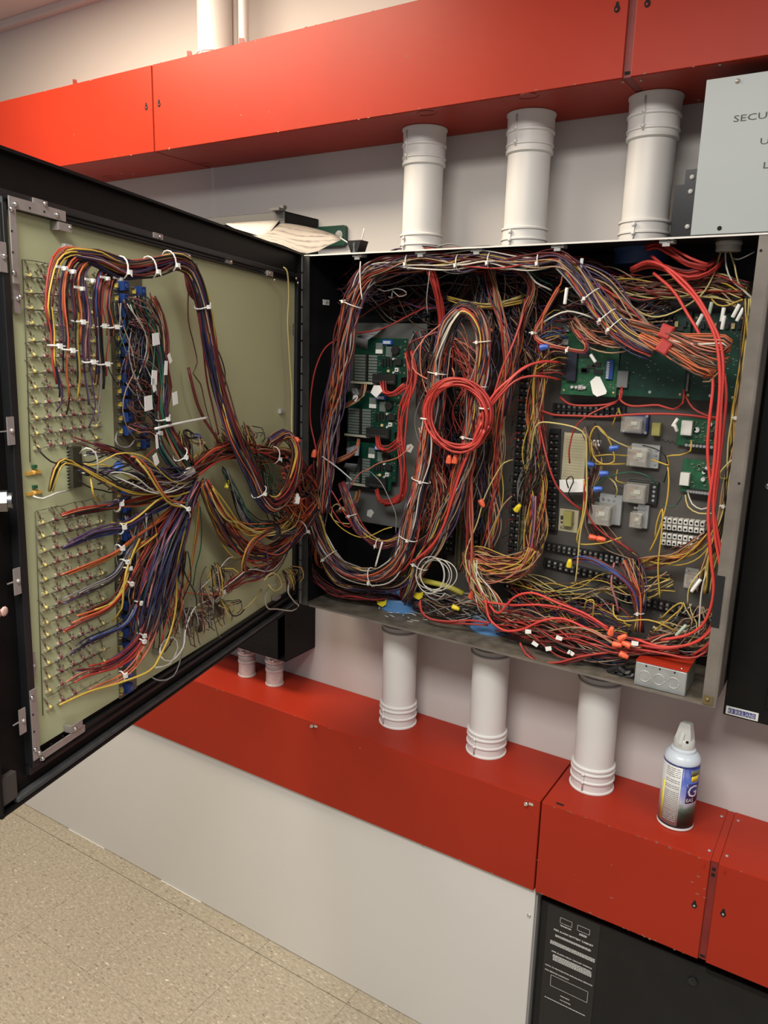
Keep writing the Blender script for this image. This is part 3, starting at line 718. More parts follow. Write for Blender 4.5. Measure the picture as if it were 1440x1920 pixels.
for body, px, py, h in (('SECURITY', 1375, 229, .0098), ('UN', 1425, 271, .0098), ('L', 1431, 316, .0098)):
    c = P(px, py, -.2003); lettering(body, MW(c[0], -.2003, c[2]) @ Matrix.Diagonal((1.55, 1, 1, 1)), h*1.4, TXT, su)

# black cabinet at the right edge
rc_ = thing('side_cabinet', 'black cabinet with a blue and white maker badge at right edge', 'cabinet', (.35, -.05, .978))
rx0, rz0, ry = -.0385, .978, -.100
part('body', MB().box(rx0, .80, ry, -.0008, rz0, 1.8515), BLACK, rc_, bevel=.002)
part('raised_panel', MB().box(.032, .76, ry-.004, ry-.0003, 1.012, 1.80), BLACK, rc_, bevel=.0025)
c = P(1440, 912, ry); part('screw', MB().dome(.007, .004, MW(c[0]+.001, ry, c[2]), 14), CHROME, rc_)
b0, b1, b2 = P(1362, 1322, ry-.002), P(1423, 1336, ry-.002), P(1361, 1339, ry-.002)
bw = b1[0]-b0[0]; bh = .0165; bzc = (b0[2]+b2[2])/2
bdg = part('badge', MB().box(b0[0], b1[0], ry-.002, ry-.0003, bzc-bh/2, bzc+bh/2), WHP, rc_, bevel=.0004)
NAV = mat('badge_blue', (.04, .05, .22), .4)
for i, ch in enumerate('KIRKLAND'):
    wd = (bw-.008)/8; x = b0[0]+.004+wd*i
    part('badge_tile', MB().box(x+.0003, x+wd-.0003, ry-.0023, ry-.0020, bzc-.0052, bzc+.0052), NAV, bdg)
    lettering(ch, MW(x+wd*.2, ry-.0025, bzc-.0036), .0098, WHP, bdg, width=wd*.6 if ch != 'I' else wd*.16)

# battery cabinet bottom right
bt = thing('battery_cabinet', 'black battery cabinet with white printed label under the red wireway', 'cabinet', (.2, -.08, 0))
byy = -.172
part('body', MB().box(-.343, 1.2, byy, -.001, .001, .474), mat('black_satin_paint', (.012, .012, .0115), .5, spec=.3, var=.15, vscale=20, bump=.06, bscale=200), bt, bevel=.003)
part('lid_lip', MB().box(.000, 1.2, byy-.006, byy-.0003, .470, .4785), BLACK, bt, bevel=.001)
c = P(1299, 1839, byy); part('screw', MB().lathe([(.0095, 0), (.009, .003), (.006, .005)], MW(c[0], byy, c[2]), 16).dome(.003, .003, MW(c[0]+.001, byy-.005, c[2]+.002)), mat('black_screw', (.05, .05, .05), .3, metal=.8), bt)
L0, L1, L2 = P(1029, 1690, byy), P(1126, 1738, byy), P(1011, 1895, byy)
lp = part('label_plate', MB().box(L0[0], L1[0], byy-.0012, byy-.0002, P(1060, 1915, byy)[2]-.05, L0[2]-.004), BLACKP, bt)
LW = mat('label_print', (.72, .72, .69), .6); ly = byy-.0014
def K(x, y): return P(1020+x/9.6, 1700+y/9.6, ly)
def ltext(body, a, b, hgt, bold=False):
    A_, B_ = K(*a), K(*b); lettering(body, MW(A_[0], ly, A_[2]-hgt*.8), hgt*1.75, LW, lp, width=B_[0]-A_[0], ext=.00005, bold=.00012)
def lbox(a, b, c):
    A_, B_, C_ = K(*a), K(*b), K(*c); mb = MB(); t_ = .0007
    x0, x1, z1, z0 = A_[0], B_[0], A_[2], C_[2]
    mb.box(x0, x1, ly-.0001, ly, z1-t_, z1).box(x0, x1, ly-.0001, ly, z0, z0+t_).box(x0, x0+t_, ly-.0001, ly, z0, z1).box(x1-t_, x1, ly-.0001, ly, z0, z1)
    part('printed_frame', mb, LW, lp)
lbox((295, 190), (510, 275), (280, 285)); lbox((605, 325), (830, 415), (590, 420)); lbox((125, 1220), (795, 1525), (100, 1410))
def micro(a, b, rows_, gap, seed):
    r_ = random.Random(seed); A_, B_ = K(*a), K(*b); mb = MB()
    for i in range(rows_):
        x = A_[0]+r_.uniform(0, .002); z = A_[2]-gap*i
        while x < B_[0]-r_.uniform(0, .004):
            l_ = r_.uniform(.002, .006); mb.box(x, min(x+l_, B_[0]), ly-.0001, ly, z-gap*.62, z); x += l_+.0009
    part('fine_print', mb, LW, lp)
micro((290, 320), (490, 400), 2, .0019, 1); micro((625, 470), (775, 540), 3, .0019, 2)
ltext('FIRE ALARM BATTERY CABINET', (180, 400), (888, 700), .0034)
micro((200, 495), (850, 790), 3, .0019, 3); micro((110, 590), (915, 960), 5, .0019, 4)
ltext('FIRE ALARM FIELD CIRCUIT WIRING', (140, 790), (862, 1100), .0024)
micro((155, 850), (862, 1180), 6, .0026, 5)
ltext('NFPA 72 PROTECTIVE SIGNALING SERVICE', (22, 1030), (870, 1410), .0022)
ltext('FOR SERVICE CONTACT', (18, 1115), (450, 1310), .0024)
ltext('TROUBLE', (290, 1600), (455, 1670), .0020); ltext('AC POWER', (285, 1670), (480, 1755), .0020)
micro((0, 1600), (740, 1900), 1, .003, 6)

# ------------------------------------------------------------------ spray can
cn = thing('spray_can', 'blue and white aerosol duster can standing on the red wireway', 'can', (-.100, -.109, LZ1+.0006))
cx, cy, cz = -.100, -.109, LZ1+.0006
T0 = Matrix.Translation((cx, cy, cz)); CR = .0345
CAN_ANG = math.atan2(CAM[1]-cy, CAM[0]-cx)
part('body', MB().lathe([(CR-.002, 0), (CR+.0008, .001), (CR+.0008, .004), (CR-.0005, .006), (CR-.0005, .139), (CR, .141)], T0, 40), mat('can_white', (.72, .72, .72), .3), cn)
part('shoulder', MB().lathe([(CR, .1412), (CR+.0004, .145), (CR-.002, .152), (CR-.007, .158), (CR-.0105, .160), (CR-.011, .165), (CR-.0145, .168), (.0165, .170), (.0160, .176)], T0, 40), mat('pale_blue_white', (.66, .72, .78), .25), cn)
def band(name, a0, a1, z0, z1, mt, r=CR, parent=cn):
    n = max(3, int(abs(a1-a0)/6)); vs = []; fs = []
    for i in range(n+1):
        a = CAN_ANG+math.radians(a0+(a1-a0)*i/n)
        for rr in (r-.0004, r+.0002):
            for z in (z0, z1): vs.append((cx+rr*math.cos(a), cy+rr*math.sin(a), cz+z))
    for i in range(n):
        o = i*4; fs += [(o+2, o+6, o+7, o+3), (o+0, o+1, o+5, o+4), (o+1, o+3, o+7, o+5), (o, o+4, o+6, o+2)]
    fs += [(0, 2, 3, 1), (4*n, 4*n+1, 4*n+3, 4*n+2)]
    return part(name, MB().add(vs, fs, 0, True), mt, parent)
def can_picture():
    M = bpy.data.materials.new('can_picture'); M.use_nodes = True; nt = M.node_tree; b = nt.nodes['Principled BSDF']
    tc = nt.nodes.new('ShaderNodeTexCoord'); sp = nt.nodes.new('ShaderNodeSeparateXYZ'); nt.links.new(tc.outputs['Object'], sp.inputs[0])
    n = nt.nodes.new('ShaderNodeTexNoise'); n.inputs['Scale'].default_value = 40; nt.links.new(tc.outputs['Object'], n.inputs['Vector'])
    a = nt.nodes.new('ShaderNodeMath'); a.operation = 'MULTIPLY_ADD'; a.inputs[1].default_value = .035; nt.links.new(n.outputs['Fac'], a.inputs[0]); nt.links.new(sp.outputs['Z'], a.inputs[2])
    mr = nt.nodes.new('ShaderNodeMapRange'); mr.inputs[1].default_value = .010; mr.inputs[2].default_value = .155; nt.links.new(a.outputs[0], mr.inputs[0])
    r = nt.nodes.new('ShaderNodeValToRGB'); e = r.color_ramp.elements
    e[0].position = .0; e[0].color = (.012, .018, .016, 1); e[1].position = 1; e[1].color = (.03, .06, .32, 1)
    for p, c in ((.14, (.02, .03, .028)), (.28, (.05, .13, .10)), (.40, (.16, .33, .26)), (.46, (.55, .60, .68)), (.58, (.36, .36, .68)), (.76, (.10, .15, .50))):
        x = e.new(p); x.color = (*c, 1)
    nt.links.new(mr.outputs[0], r.inputs[0]); nt.links.new(r.outputs[0], b.inputs['Base Color']); b.inputs['Roughness'].default_value = .3
    return M
LP = mat('can_label_panel', (.62, .62, .60), .35, var=.06, vscale=90)
band('back_label', -110, 6, .0075, .137, LP)
band('picture', 6.2, 240, .0075, .137, can_picture())
band('blue_ring', 0, 360, .1372, .1408, mat('can_navy', (.03, .05, .22), .3))
band('black_ring', -110, 240, .0060, .0074, INK); band('black_ring', -110, 6, .0076, .0105, INK, CR+.0003)
band('yellow_stripe', -58, -50, .012, .098, mat('can_yellow', (.85, .70, .05), .35), CR+.0004)
band('white_margin', 3, 6.1, .011, .137, WHP, CR+.0004)
band('name_plate', 24, 120, .062, .104, mat('can_purple', (.035, .03, .16), .3), CR+.0003)
band('yellow_burst', 38, 72, .108, .120, YELP, CR+.0004); band('dark_burst', 34, 80, .1205, .133, mat('can_olive', (.16, .17, .10), .4), CR+.0004)
FP = mat('can_fine_print', (.34, .34, .33), .5); r_ = random.Random(3)
for z in np.arange(.018, .134, .0042):
    if r_.random() < .14: continue
    a = -46
    while a < 0:
        l_ = r_.uniform(6, 22); band('print_line', a, min(a+l_, 1), z, z+.0017, FP, CR+.0002); a += l_+2
def canbend(a0, R):
    def f(q):
        a = CAN_ANG+math.radians(a0)+q.x/R; rr = R+q.z
        return Vector((cx+rr*math.cos(a), cy+rr*math.sin(a), cz+q.y))
    return f
I4 = Matrix.Identity(4)
lettering('G', I4, .036, WHP, cn, bend=lambda q: canbend(29, CR+.0005)(Vector((q.x, .0755+q.y, q.z))))
lettering('EAS', I4, .0105, WHP, cn, bend=lambda q: canbend(27, CR+.0005)(Vector((q.x, .065+q.y, q.z))))
TC = mat('trigger_plastic', (.60, .60, .57), .35)
CM = T0 @ Matrix.Rotation(CAN_ANG-math.pi/2-.35, 4, 'Z')
part('cap_base', MB().lathe([(.0200, .166), (.0205, .172), (.0195, .184), (.017, .187)], T0, 24), TC, cn)
tg = MB()
s0 = [(-.0155, -.014), (.0155, -.014), (.0165, .011), (-.0165, .011)]; s1 = [(-.0095, -.011), (.0095, -.011), (.0105, .007), (-.0105, .007)]
vs = [(x, y, .184) for x, y in s0]+[(x, y, .217) for x, y in s1]+[(x*.7, y*.7, .2195) for x, y in s1]
fs = [(3, 2, 1, 0), (8, 9, 10, 11)]+[(a+i, a+(i+1) % 4, a+4+(i+1) % 4, a+4+i) for a in (0, 4) for i in range(4)]
tg.add([CM @ Vector(v) for v in vs], fs); part('trigger_cap', tg, TC, cn, bevel=.0015)
part('trigger', MB().prism([(.008, .176), (.0205, .172), (.0225, .181), (.0135, .200), (.008, .200)], -.0035, .0035, CM @ Matrix.Rotation(math.pi/2, 4, 'X') @ Matrix.Rotation(0, 4, 'X') if False else T0 @ Matrix.Rotation(CAN_ANG-.35, 4, 'Z') @ Matrix.Rotation(math.pi/2, 4, 'X')), TC, cn, bevel=.0008)
part('nozzle_hole', MB().cyl(.0028, 0, .0012, T0 @ Matrix.Rotation(CAN_ANG+.28, 4, 'Z') @ Matrix.Translation((.0188, 0, .186)) @ Matrix.Rotation(math.pi/2, 4, 'Y'), 10), DARKHOLE, cn)

# ------------------------------------------------------------------ inside the cabinet: boards, strips, relays
def rect(px0, py0, px1, py1, y):
    xm, ym = (px0+px1)/2, (py0+py1)/2
    return P(px0, ym, y)[0], P(px1, ym, y)[0], P(xm, py1, y)[2], P(xm, py0, y)[2]
gsp = thing('board_plate', 'grey sheet plate that the three stacked circuit boards hang on', 'plate', (P(735, 800, -.05)[0], -.05, 1.2))
mb = MB()
for a in ((650, 606, 797, 640), (650, 640, 786, 990)):
    x0, x1, z0, z1 = rect(*a, -.05); mb.box(x0, x1, -.050, -.0485, z0, z1)
x0, x1, z0, z1 = rect(652, 606, 795, 985, -.05)
mb = MB().box(x0, x1, -.052, -.0505, z0, z1); part('sheet', mb, PLATE2, gsp)
part('standoff', MB().cyl(.004, .0125, .050, MW(x0+.02, 0, z1-.02), 8), STEEL, gsp); part('standoff', MB().cyl(.004, .0125, .050, MW(x1-.02, 0, z0+.02), 8), STEEL, gsp)
def zone_board(px0, py0, px1, py1, y, label, seed):
    x0, x1, z0, z1 = rect(px0, py0, px1, py1, y); W, H = x1-x0, z1-z0
    o = thing('circuit_board', label, 'circuit board', (x0, y, z0), 'stacked zone boards')
    M = MW(x0, y, z0); r_ = random.Random(seed)
    part('board', MB().prism([(0, 0), (W*.9, 0), (W*.9, H*.2), (W, H*.22), (W, H), (0, H)], 0, .0016, M), PCB, o)
    ic = part('grey_chips', MB().box(0, .001, 0, .001, 0, .001, M), CHIPG, o); bpy.data.objects.remove(ic)
    for i in range(9):
        for c0, c1 in ((.03, .26), (.30, .46)):
            if c0 > .2 and i > 6: pass
            part('chip', MB().box(W*c0, W*c1, H*(.10+.062*i), H*(.10+.062*i+.048), .0016, .0045, M), CHIPG, o)
    part('header', MB().box(W*.255, W*.285, H*.10, H*.66, .0016, .008, M), CHIPM, o)
    part('edge_rail', MB().box(-.003, W*.46, H*.03, H*.075, .0016, .009, M), mat('ivory_rail', (.42, .40, .32), .5), o)
    part('buzzer', MB().lathe([(.0105, 0), (.0105, .007), (.0098, .008), (.003, .0081), (.0028, .0072)], M @ Matrix.Translation((W*.80, H*.76, .0016)), 24), CHIPM, o)
    part('dip_switch', MB().box(W*.56, W*.74, H*.87, H*.97, .0016, .007, M), BLUE, o)
    part('switch_label', MB().box(W*.575, W*.71, H*.885, H*.945, .0071, .0074, M), mat('pale_blue_label', (.50, .56, .66), .5), o)
    part('eprom', MB().box(W*.43, W*.56, H*.68, H*.90, .0016, .005, M), CHIPG, o)
    part('chip_label', MB().box(W*.43, W*.56, H*.68, H*.765, .0051, .0054, M), WHP, o)
    part('chip', MB().box(W*.62, W*.73, H*.62, H*.83, .0016, .0045, M), CHIPG, o)
    for k in range(4): part('transistor', MB().box(W*(.55+.055*k), W*(.55+.055*k+.03), H*.42, H*.58, .0016, .006, M), CHIPM, o)
    part('relay_block', MB().box(W*.80, W*.92, H*.46, H*.58, .0016, .009, M), CHIPM, o)
    part('trim_pot', MB().cbox((W*.83, H*.36, .004), (.009, .009, .005), M).cyl(.002, .0065, .0068, M @ Matrix.Translation((W*.83, H*.36, 0)), 8, 1), [WHP, CHIPM], o)
    part('yellow_capacitor', MB().dome(.0042, .006, M @ Matrix.Translation((W*.67, H*.32, .0016)), 12), mat('tan_cap', (.70, .55, .25), .4), o)
    for a, b in ((.77, .58), (.87, .50), (.78, .30)): part('capacitor', MB().cyl(.0026, .0016, .008, M @ Matrix.Translation((W*a, H*b, 0)), 10), mat('silver_cap', (.6, .6, .58), .4), o)
    tb = part('terminal_block', MB().box(W*.42, W*.84, H*.06, H*.26, .0016, .014, M), CHIPM, o)
    for k in range(10): part('terminal_screw', MB().cbox((W*(.45+.038*k), H*.11, .0142), (.0024, .0016, .0008), M), SOLDER, tb)
    mb = MB()
    for k in range(46):
        mb.cbox((W*r_.uniform(.48, .94), H*r_.uniform(.28, .95), .0022), (r_.uniform(.0012, .004), r_.uniform(.001, .002), .0016), M)
    part('small_components', mb, mat('tiny_components', (.22, .21, .16), .4), o, kind='stuff')
    mb = MB()
    for k in range(5): mb.cyl(.002, .0016, .0020, M @ Matrix.Translation((W*.955, H*(.3+.16*k), 0)), 8)
    part('pads', mb, SOLDER, o, kind='stuff')
    return o
zone_board(664, 634, 764, 724, -.072, 'topmost of three stacked green circuit boards with round black buzzers', 1)
zone_board(652, 737, 752, 824, -.072, 'middle of three stacked green circuit boards with round black buzzers', 2)
zone_board(655, 831, 744, 916, -.072, 'lowest of three stacked green circuit boards with round black buzzers', 3)

def pcb_big(px0, py0, px1, py1, y, label, seed, mt, n):
    x0, x1, z0, z1 = rect(px0, py0, px1, py1, y); W, H = x1-x0, z1-z0
    o = thing('circuit_board', label, 'circuit board', (x0, y, z0)); M = MW(x0, y, z0)
    part('board', MB().box(0, W, 0, H, 0, .0016, M), mt, o)
    for k in range(4): part('standoff', MB().cyl(.003, y+.0182, -.0001, M @ Matrix.Translation((W*(.05 if k % 2 else .95), H*(.05 if k > 1 else .95), 0)), 8).dome(.0028, .0014, M @ Matrix.Translation((W*(.05 if k % 2 else .95), H*(.05 if k > 1 else .95), .0016)), 8), mat('brass_standoff', (.45, .36, .18), .4, metal=.6), o)
    return o, M, W, H
o, M, W, H = pcb_big(1057, 592, 1162, 742, -.062, 'green control board with a black terminal column under white tag', 1, PCBL, 0)
part('terminal_column', MB().box(W*.0, W*.10, H*.22, H*.62, .0016, .013, M), CHIPM, o)
part('black_block', MB().box(W*.10, W*.28, H*.18, H*.58, .0016, .012, M), mat('navy_block', (.012, .014, .03), .45), o)
part('white_connector', MB().box(W*-.01, W*.09, H*.80, H*.92, .0016, .010, M), GREYP, o); part('white_connector', MB().box(W*-.01, W*.09, H*.63, H*.70, .0016, .010, M), GREYP, o)
part('dip_switch', MB().box(W*.80, W*.92, H*.22, H*.46, .0016, .007, M), BLUE, o)
for i in range(9): part('switch_lever', MB().box(W*.81, W*.855, H*(.23+.024*i), H*(.23+.024*i+.014), .0071, .0078, M), WHP, o)
r_ = random.Random(4)
for i in range(10): 
    a, b = W*r_.uniform(.34, .7), H*r_.uniform(.25, .9); part('chip', MB().cbox((a, b, .003), (W*r_.uniform(.08, .2), H*r_.uniform(.04, .07), .003), M), CHIPM, o)
for i in range(4): part('capacitor', MB().cyl(.0032, .0016, .009, M @ Matrix.Translation((W*(.22+.075*i), H*.10, 0)), 10), mat('silver_cap', (.6, .6, .58), .4), o)
part('push_button', MB().cbox((W*.37, H*.10, .004), (.010, .010, .005), M).cyl(.002, .0065, .0075, M @ Matrix.Translation((W*.37, H*.10, 0)), 8, 1), [GREYP, CHIPM], o)
mb = MB()
for k in range(160): mb.cbox((W*r_.uniform(.3, .97), H*r_.uniform(.05, .97), .0020), (r_.uniform(.001, .0035), r_.uniform(.0008, .0016), .001), M)
part('small_components', mb, mat('tiny_components', (.22, .21, .16), .4), o, kind='stuff')
c = P(1126, 725, -.10)
tg_ = thing('paper_tag', 'large blank white tag hanging over the green control board', 'tag', (c[0], -.1, c[2]))
part('tag_sheet', MB().prism([(-.016, -.012), (-.008, -.019), (.010, -.015), (.012, -.010), (.000, .019), (-.008, .021), (-.020, .012)][::1], 0, .0006, MW(c[0], -.10, c[2], math.radians(8))), TAPEW, tg_)
for (a, lab, sd) in (((1164, 585, 1290, 745), 'wide dark green board at upper right behind the orange ribbon wires', 5), ((1294, 588, 1388, 752), 'dark green board at far upper right beside the cabinet flange', 6)):
    o, M, W, H = pcb_big(*a, -.058, lab, sd, PCB, 0); r_ = random.Random(sd)
    for i in range(6): part('chip', MB().cbox((W*r_.uniform(.1, .9), H*r_.uniform(.55, .95), .003), (.012, .008, .003), M), CHIPM, o)
    for i in range(8): part('wire_socket', MB().cbox((W*(.08+.12*i), H*.86, .005), (.006, .010, .007), M), CHIPM if i % 3 else mat('tan_cap', (.70, .55, .25), .4), o)
    mb = MB()
    for k in range(70): mb.cbox((W*r_.uniform(.03, .97), H*r_.uniform(.1, .97), .0018), (r_.uniform(.0006, .004), r_.uniform(.0005, .001), .0004), M)
    part('silk_marks', mb, GREYP, o, kind='stuff')
    part('grey_box', MB().box(W*(.0 if sd == 5 else .0), W*(.13 if sd == 5 else .0)+.004, H*.10, H*.30, .0016, .010, M), mat('grey_component', (.16, .17, .17), .5), o)
    part('tie_hole', MB().cyl(.003, .0016, .0022, M @ Matrix.Translation((W*.5, H*.06, 0)), 10), SOLDER, o)

# terminal strips: a black base with barriers and pairs of screws
SCM = MB().cyl(.0031, 0, .0022, None, 8).box(-.0026, .0026, -.0004, .0004, .0022, .0026).mesh('screw', SOLDER)
SCD = MB().cyl(.0029, 0, .0020, None, 8).box(-.0024, .0024, -.0004, .0004, .0020, .0023).mesh('screw', mat('dull_screw', (.35, .34, .32), .35, metal=.9))
def tstrip(label, a, b, n, wid, y=-.0185, h=.020, double=True, group=None, bright=True, tabs=True):
    A_, B_ = P(*a, y-h), P(*b, y-h); L = math.hypot(B_[0]-A_[0], B_[2]-A_[2]); ang = math.atan2(B_[2]-A_[2], B_[0]-A_[0])
    o = thing('terminal_strip', label, 'terminal strip', (A_[0], y, A_[2]), group)
    M = MW(A_[0], y-.0001, A_[2], ang); p = L/n
    part('base', MB().box(-.008, L+.008, -wid/2, wid/2, 0, h*.55, M), CHIPM, o)
    mb = MB()
    for i in range(n+1): mb.box(i*p-.0008, i*p+.0008, -wid/2+.001, wid/2-.001, h*.55, h, M)
    if double: mb.box(0, L, -.0012, .0012, h*.55, h*.8, M)
    part('barriers', mb, CHIPM, o, kind='stuff')
    for i in range(n):
        for s in ((-1, 1) if double else (0,)):
            link('screw', SCM if (bright and rng.random() < .7) else SCD, o, M=M @ Matrix.Translation(((i+.5)*p, s*wid*.25, h*.55)) @ Matrix.Rotation(rng.uniform(0, 3), 4, 'Z'))
    return o, M, L
tstrip('tall black screw terminal strip right of the stacked boards, half hidden by harness', (801, 475), (785, 850), 30, .020, bright=False)
tstrip('black screw terminal strip behind the lower right leg of striped harness', (862, 690), (838, 1036), 28, .020, bright=False)
tstrip('tall black screw terminal strip third from the right, behind striped harness leg', (915, 560), (884, 1035), 36, .022, bright=False)
tstrip('tallest bright-screwed black terminal strip in the middle of the cabinet', (994, 545), (958, 1048), 38, .024)
tstrip('short black terminal strip left of the yellowed paper strip', (1037, 812), (1031, 992), 15, .022)
tstrip('upper slanting row of black terminals below the clear relays', (1022, 1026), (1192, 1058), 17, .016, group=None)
tstrip('second slanting row of black terminals below the clear relays', (1022, 1057), (1192, 1099), 15, .017)
tstrip('lowest long row of black terminals along the cabinet floor', (945, 1096), (1150, 1140), 22, .018, y=-.024)
tstrip('black terminal row behind the tied fan of wires, lower right', (1166, 1121), (1325, 1157), 14, .018)
tstrip('black terminal row with dotted screws under the green control board', (1040, 768), (1162, 774), 12, .026, bright=False)
tstrip('black terminal column at top left behind the stacked boards', (731, 560), (734, 610), 5, .018, bright=False)
GUT = mat('olive_wire_gutter', (.16, .14, .075), .5, var=.2, vscale=20)
for a, lab in (((930, 600, 944, 1060), 'narrow olive wiring gutter left of the tallest terminal strip'), ((1006, 590, 1018, 1050), 'narrow olive wiring gutter right of the tallest terminal strip'), ((866, 905, 880, 1060), 'narrow olive wiring gutter low behind the crossing red cable')):
    A0, A1 = P((a[0]+a[2])/2-6, a[1], -.026), P((a[0]+a[2])/2-18, a[3], -.026)
    g = thing('wire_gutter', lab, 'gutter', (A0[0], -.02, A1[2])); mb = MB(); wg = .012
    mb.box(A0[0]-wg/2, A0[0]+wg/2, -.0215, -.0186, A1[2], A0[2]).box(A0[0]-wg/2, A0[0]-wg/2+.0012, -.034, -.0216, A1[2], A0[2]).box(A0[0]+wg/2-.0012, A0[0]+wg/2, -.034, -.0216, A1[2], A0[2])
    part('channel', mb, GUT, g)

# relays with clear covers
def relay(px0, py0, px1, py1, label, sock, side, y=-.0186, dpt=.030):
    x0, x1, z0, z1 = rect(px0, py0, px1, py1, y-.03); W, H = x1-x0, z1-z0
    o = thing('relay', label, 'relay', (x0, y, z0)); M = MW(x0, y, z0)
    sm = dict(black=CHIPM, grey=mat('socket_grey', (.36, .38, .38), .5), blue=mat('relay_blue', (.02, .04, .18), .45))[sock]
    ex = dict(r=(0, W*1.38, -.004, H+.004), t=(-.004, W+.006, -.003, H*1.38), n=(-.004, W+.004, -.004, H+.004), tr=(.008, W*1.25, -.004, H*1.45))[side]
    s_ = part('socket', MB().box(ex[0], ex[1], ex[2], ex[3], .0002, .013, M), sm, o, bevel=.001)
    for k in range(4):
        q = (W*1.22, H*(.14+.24*k)) if side == 'r' else (W*(.14+.24*k), H*1.2) if side in ('t', 'tr') else (-.001+(W+.002)*(k % 2), (H+.001)*(k//2))
        link('screw', SCM, s_, M=M @ Matrix.Translation((q[0], q[1], .013)))
    part('coil', MB().box(W*.12, W*.5, H*.2, H*.8, .0135, .013+dpt*.7, M), COPPER, o); part('contacts', MB().box(W*.55, W*.85, H*.25, H*.75, .0135, .013+dpt*.8, M).box(W*.3, W*.7, H*.40, H*.6, .013+dpt*.7, .013+dpt*.9, M), mat('relay_core', (.38, .36, .30), .4, metal=.4), o)
    part('clear_cover', MB().box(0, W, 0, H, .0132, .013+dpt, M, 0, .002), CLEAR, o)
    part('cover_label', MB().cbox((W*.62, H*.62, .0134+dpt), (W*.28, H*.22, .0003), M), mat('relay_label', (.50, .50, .44), .5), o)
relay(1167, 781, 1207, 811, 'clear relay on a blue socket below the green boards', 'blue', 'n')
relay(1178, 838, 1217, 874, 'clear relay with looping yellow leads, second from top', 'grey', 'r')
relay(1171, 907, 1213, 942, 'clear relay in a black screw socket at centre right', 'black', 'r')
relay(1110, 945, 1150, 981, 'clear relay in a grey socket beside the blue wire nuts', 'grey', 'tr', dpt=.042)
relay(1182, 961, 1205, 989, 'small clear relay in a pale grey socket below the black one', 'grey', 'tr', dpt=.026)
relay(1284, 1076, 1312, 1102, 'clear relay half hidden behind the tall red cables, lower right', 'grey', 'n')
def block(name, label, a, y, dpt, mt, cat='component', kids=()):
    x0, x1, z0, z1 = rect(*a, y); M = MW(x0, y, z0); o = thing(name, label, cat, (x0, y, z0))
    part('body', MB().box(0, x1-x0, 0, z1-z0, .0003, dpt, M, 0, .0012), mt, o); return o, M, x1-x0, z1-z0
block('small_relay', 'little yellow clear relay right of the topmost clear relay', (1226, 792, 1242, 816), -.019, .020, mat('yellow_clear', (.45, .42, .14), .15, alpha=.8), 'relay')
def green_module(a, label, seed, white):
    o, M, W, H = block('module_board', label, a, -.030, .0016, PCBL, 'circuit board'); r_ = random.Random(seed)
    part('standoff', MB().box(W*.1, W*.2, H*.1, H*.9, -.0112, .0, M), CHIPM, o)
    part('white_relay', MB().box(W*white[0], W*white[1], H*white[2], H*white[3], .0017, .016, M, 0, .001), WHP, o)
    for i in range(6):
        part('capacitor', MB().cyl(r_.uniform(.003, .0055), .0017, .011, M @ Matrix.Translation((W*r_.uniform(.1, .9), H*r_.uniform(.45, .9), 0)), 12), r_.choice((CHIPM, mat('silver_cap', (.6, .6, .58), .4), mat('dark_green_cap', (.03, .08, .07), .4))), o)
    mb = MB()
    for k in range(30): mb.cbox((W*r_.uniform(.3, .95), H*r_.uniform(.2, .95), .003), (r_.uniform(.002, .006), .002, .003), M)
    part('small_components', mb, mat('tiny_components', (.22, .21, .16), .4), o, kind='stuff')
    tb = part('terminal_block', MB().box(W*.25, W, -H*.02, H*.14, .0017, .012, M), CHIPM, o)
    for k in range(8): link('screw', SCM, tb, M=M @ Matrix.Translation((W*(.3+.09*k), H*.06, .012)))
green_module((1278, 862, 1338, 925), 'small green module with a white relay block near red cables', 1, (.0, .30, .22, .60))
green_module((1270, 785, 1345, 838), 'small dark module with a square white relay below the big green boards', 2, (.12, .40, .40, .92))

# pale barrier terminal blocks
for (a, b, n, lab) in (((1240, 981), (1322, 990), 8, 'upper of two pale grey terminal blocks right of the relays'), ((1240, 1010), (1310, 1019), 7, 'lower of two pale grey terminal blocks right of the relays')):
    A_, B_ = P(*a, -.035), P(*b, -.035); L = math.hypot(B_[0]-A_[0], B_[2]-A_[2]); M = MW(A_[0], -.0188, A_[2], math.atan2(B_[2]-A_[2], B_[0]-A_[0])); p = L/n
    o = thing('terminal_block', lab, 'terminal block', (A_[0], -.0188, A_[2]), None)
    part('rail', MB().box(-.003, L+.002, -.006, .006, .0002, .008, M), mat('socket_grey2', (.30, .30, .29), .5), o)
    for i in range(n):
        mb = MB()
        for s in (1, -1): mb.cbox(((i+.5)*p, s*.0068, .009), (p*.80, .0105, .018), M, 0, .001)
        c_ = part('terminal_pole', mb.cbox(((i+.5)*p, 0, .006), (p*.55, .008, .012), M), WHP, o)
        for s in (1, -1): link('hole', HOL, c_, M=M @ Matrix.Translation(((i+.5)*p, s*.0072, .0181)) @ Matrix.Diagonal((1.7, 1.7, 1, 1)))

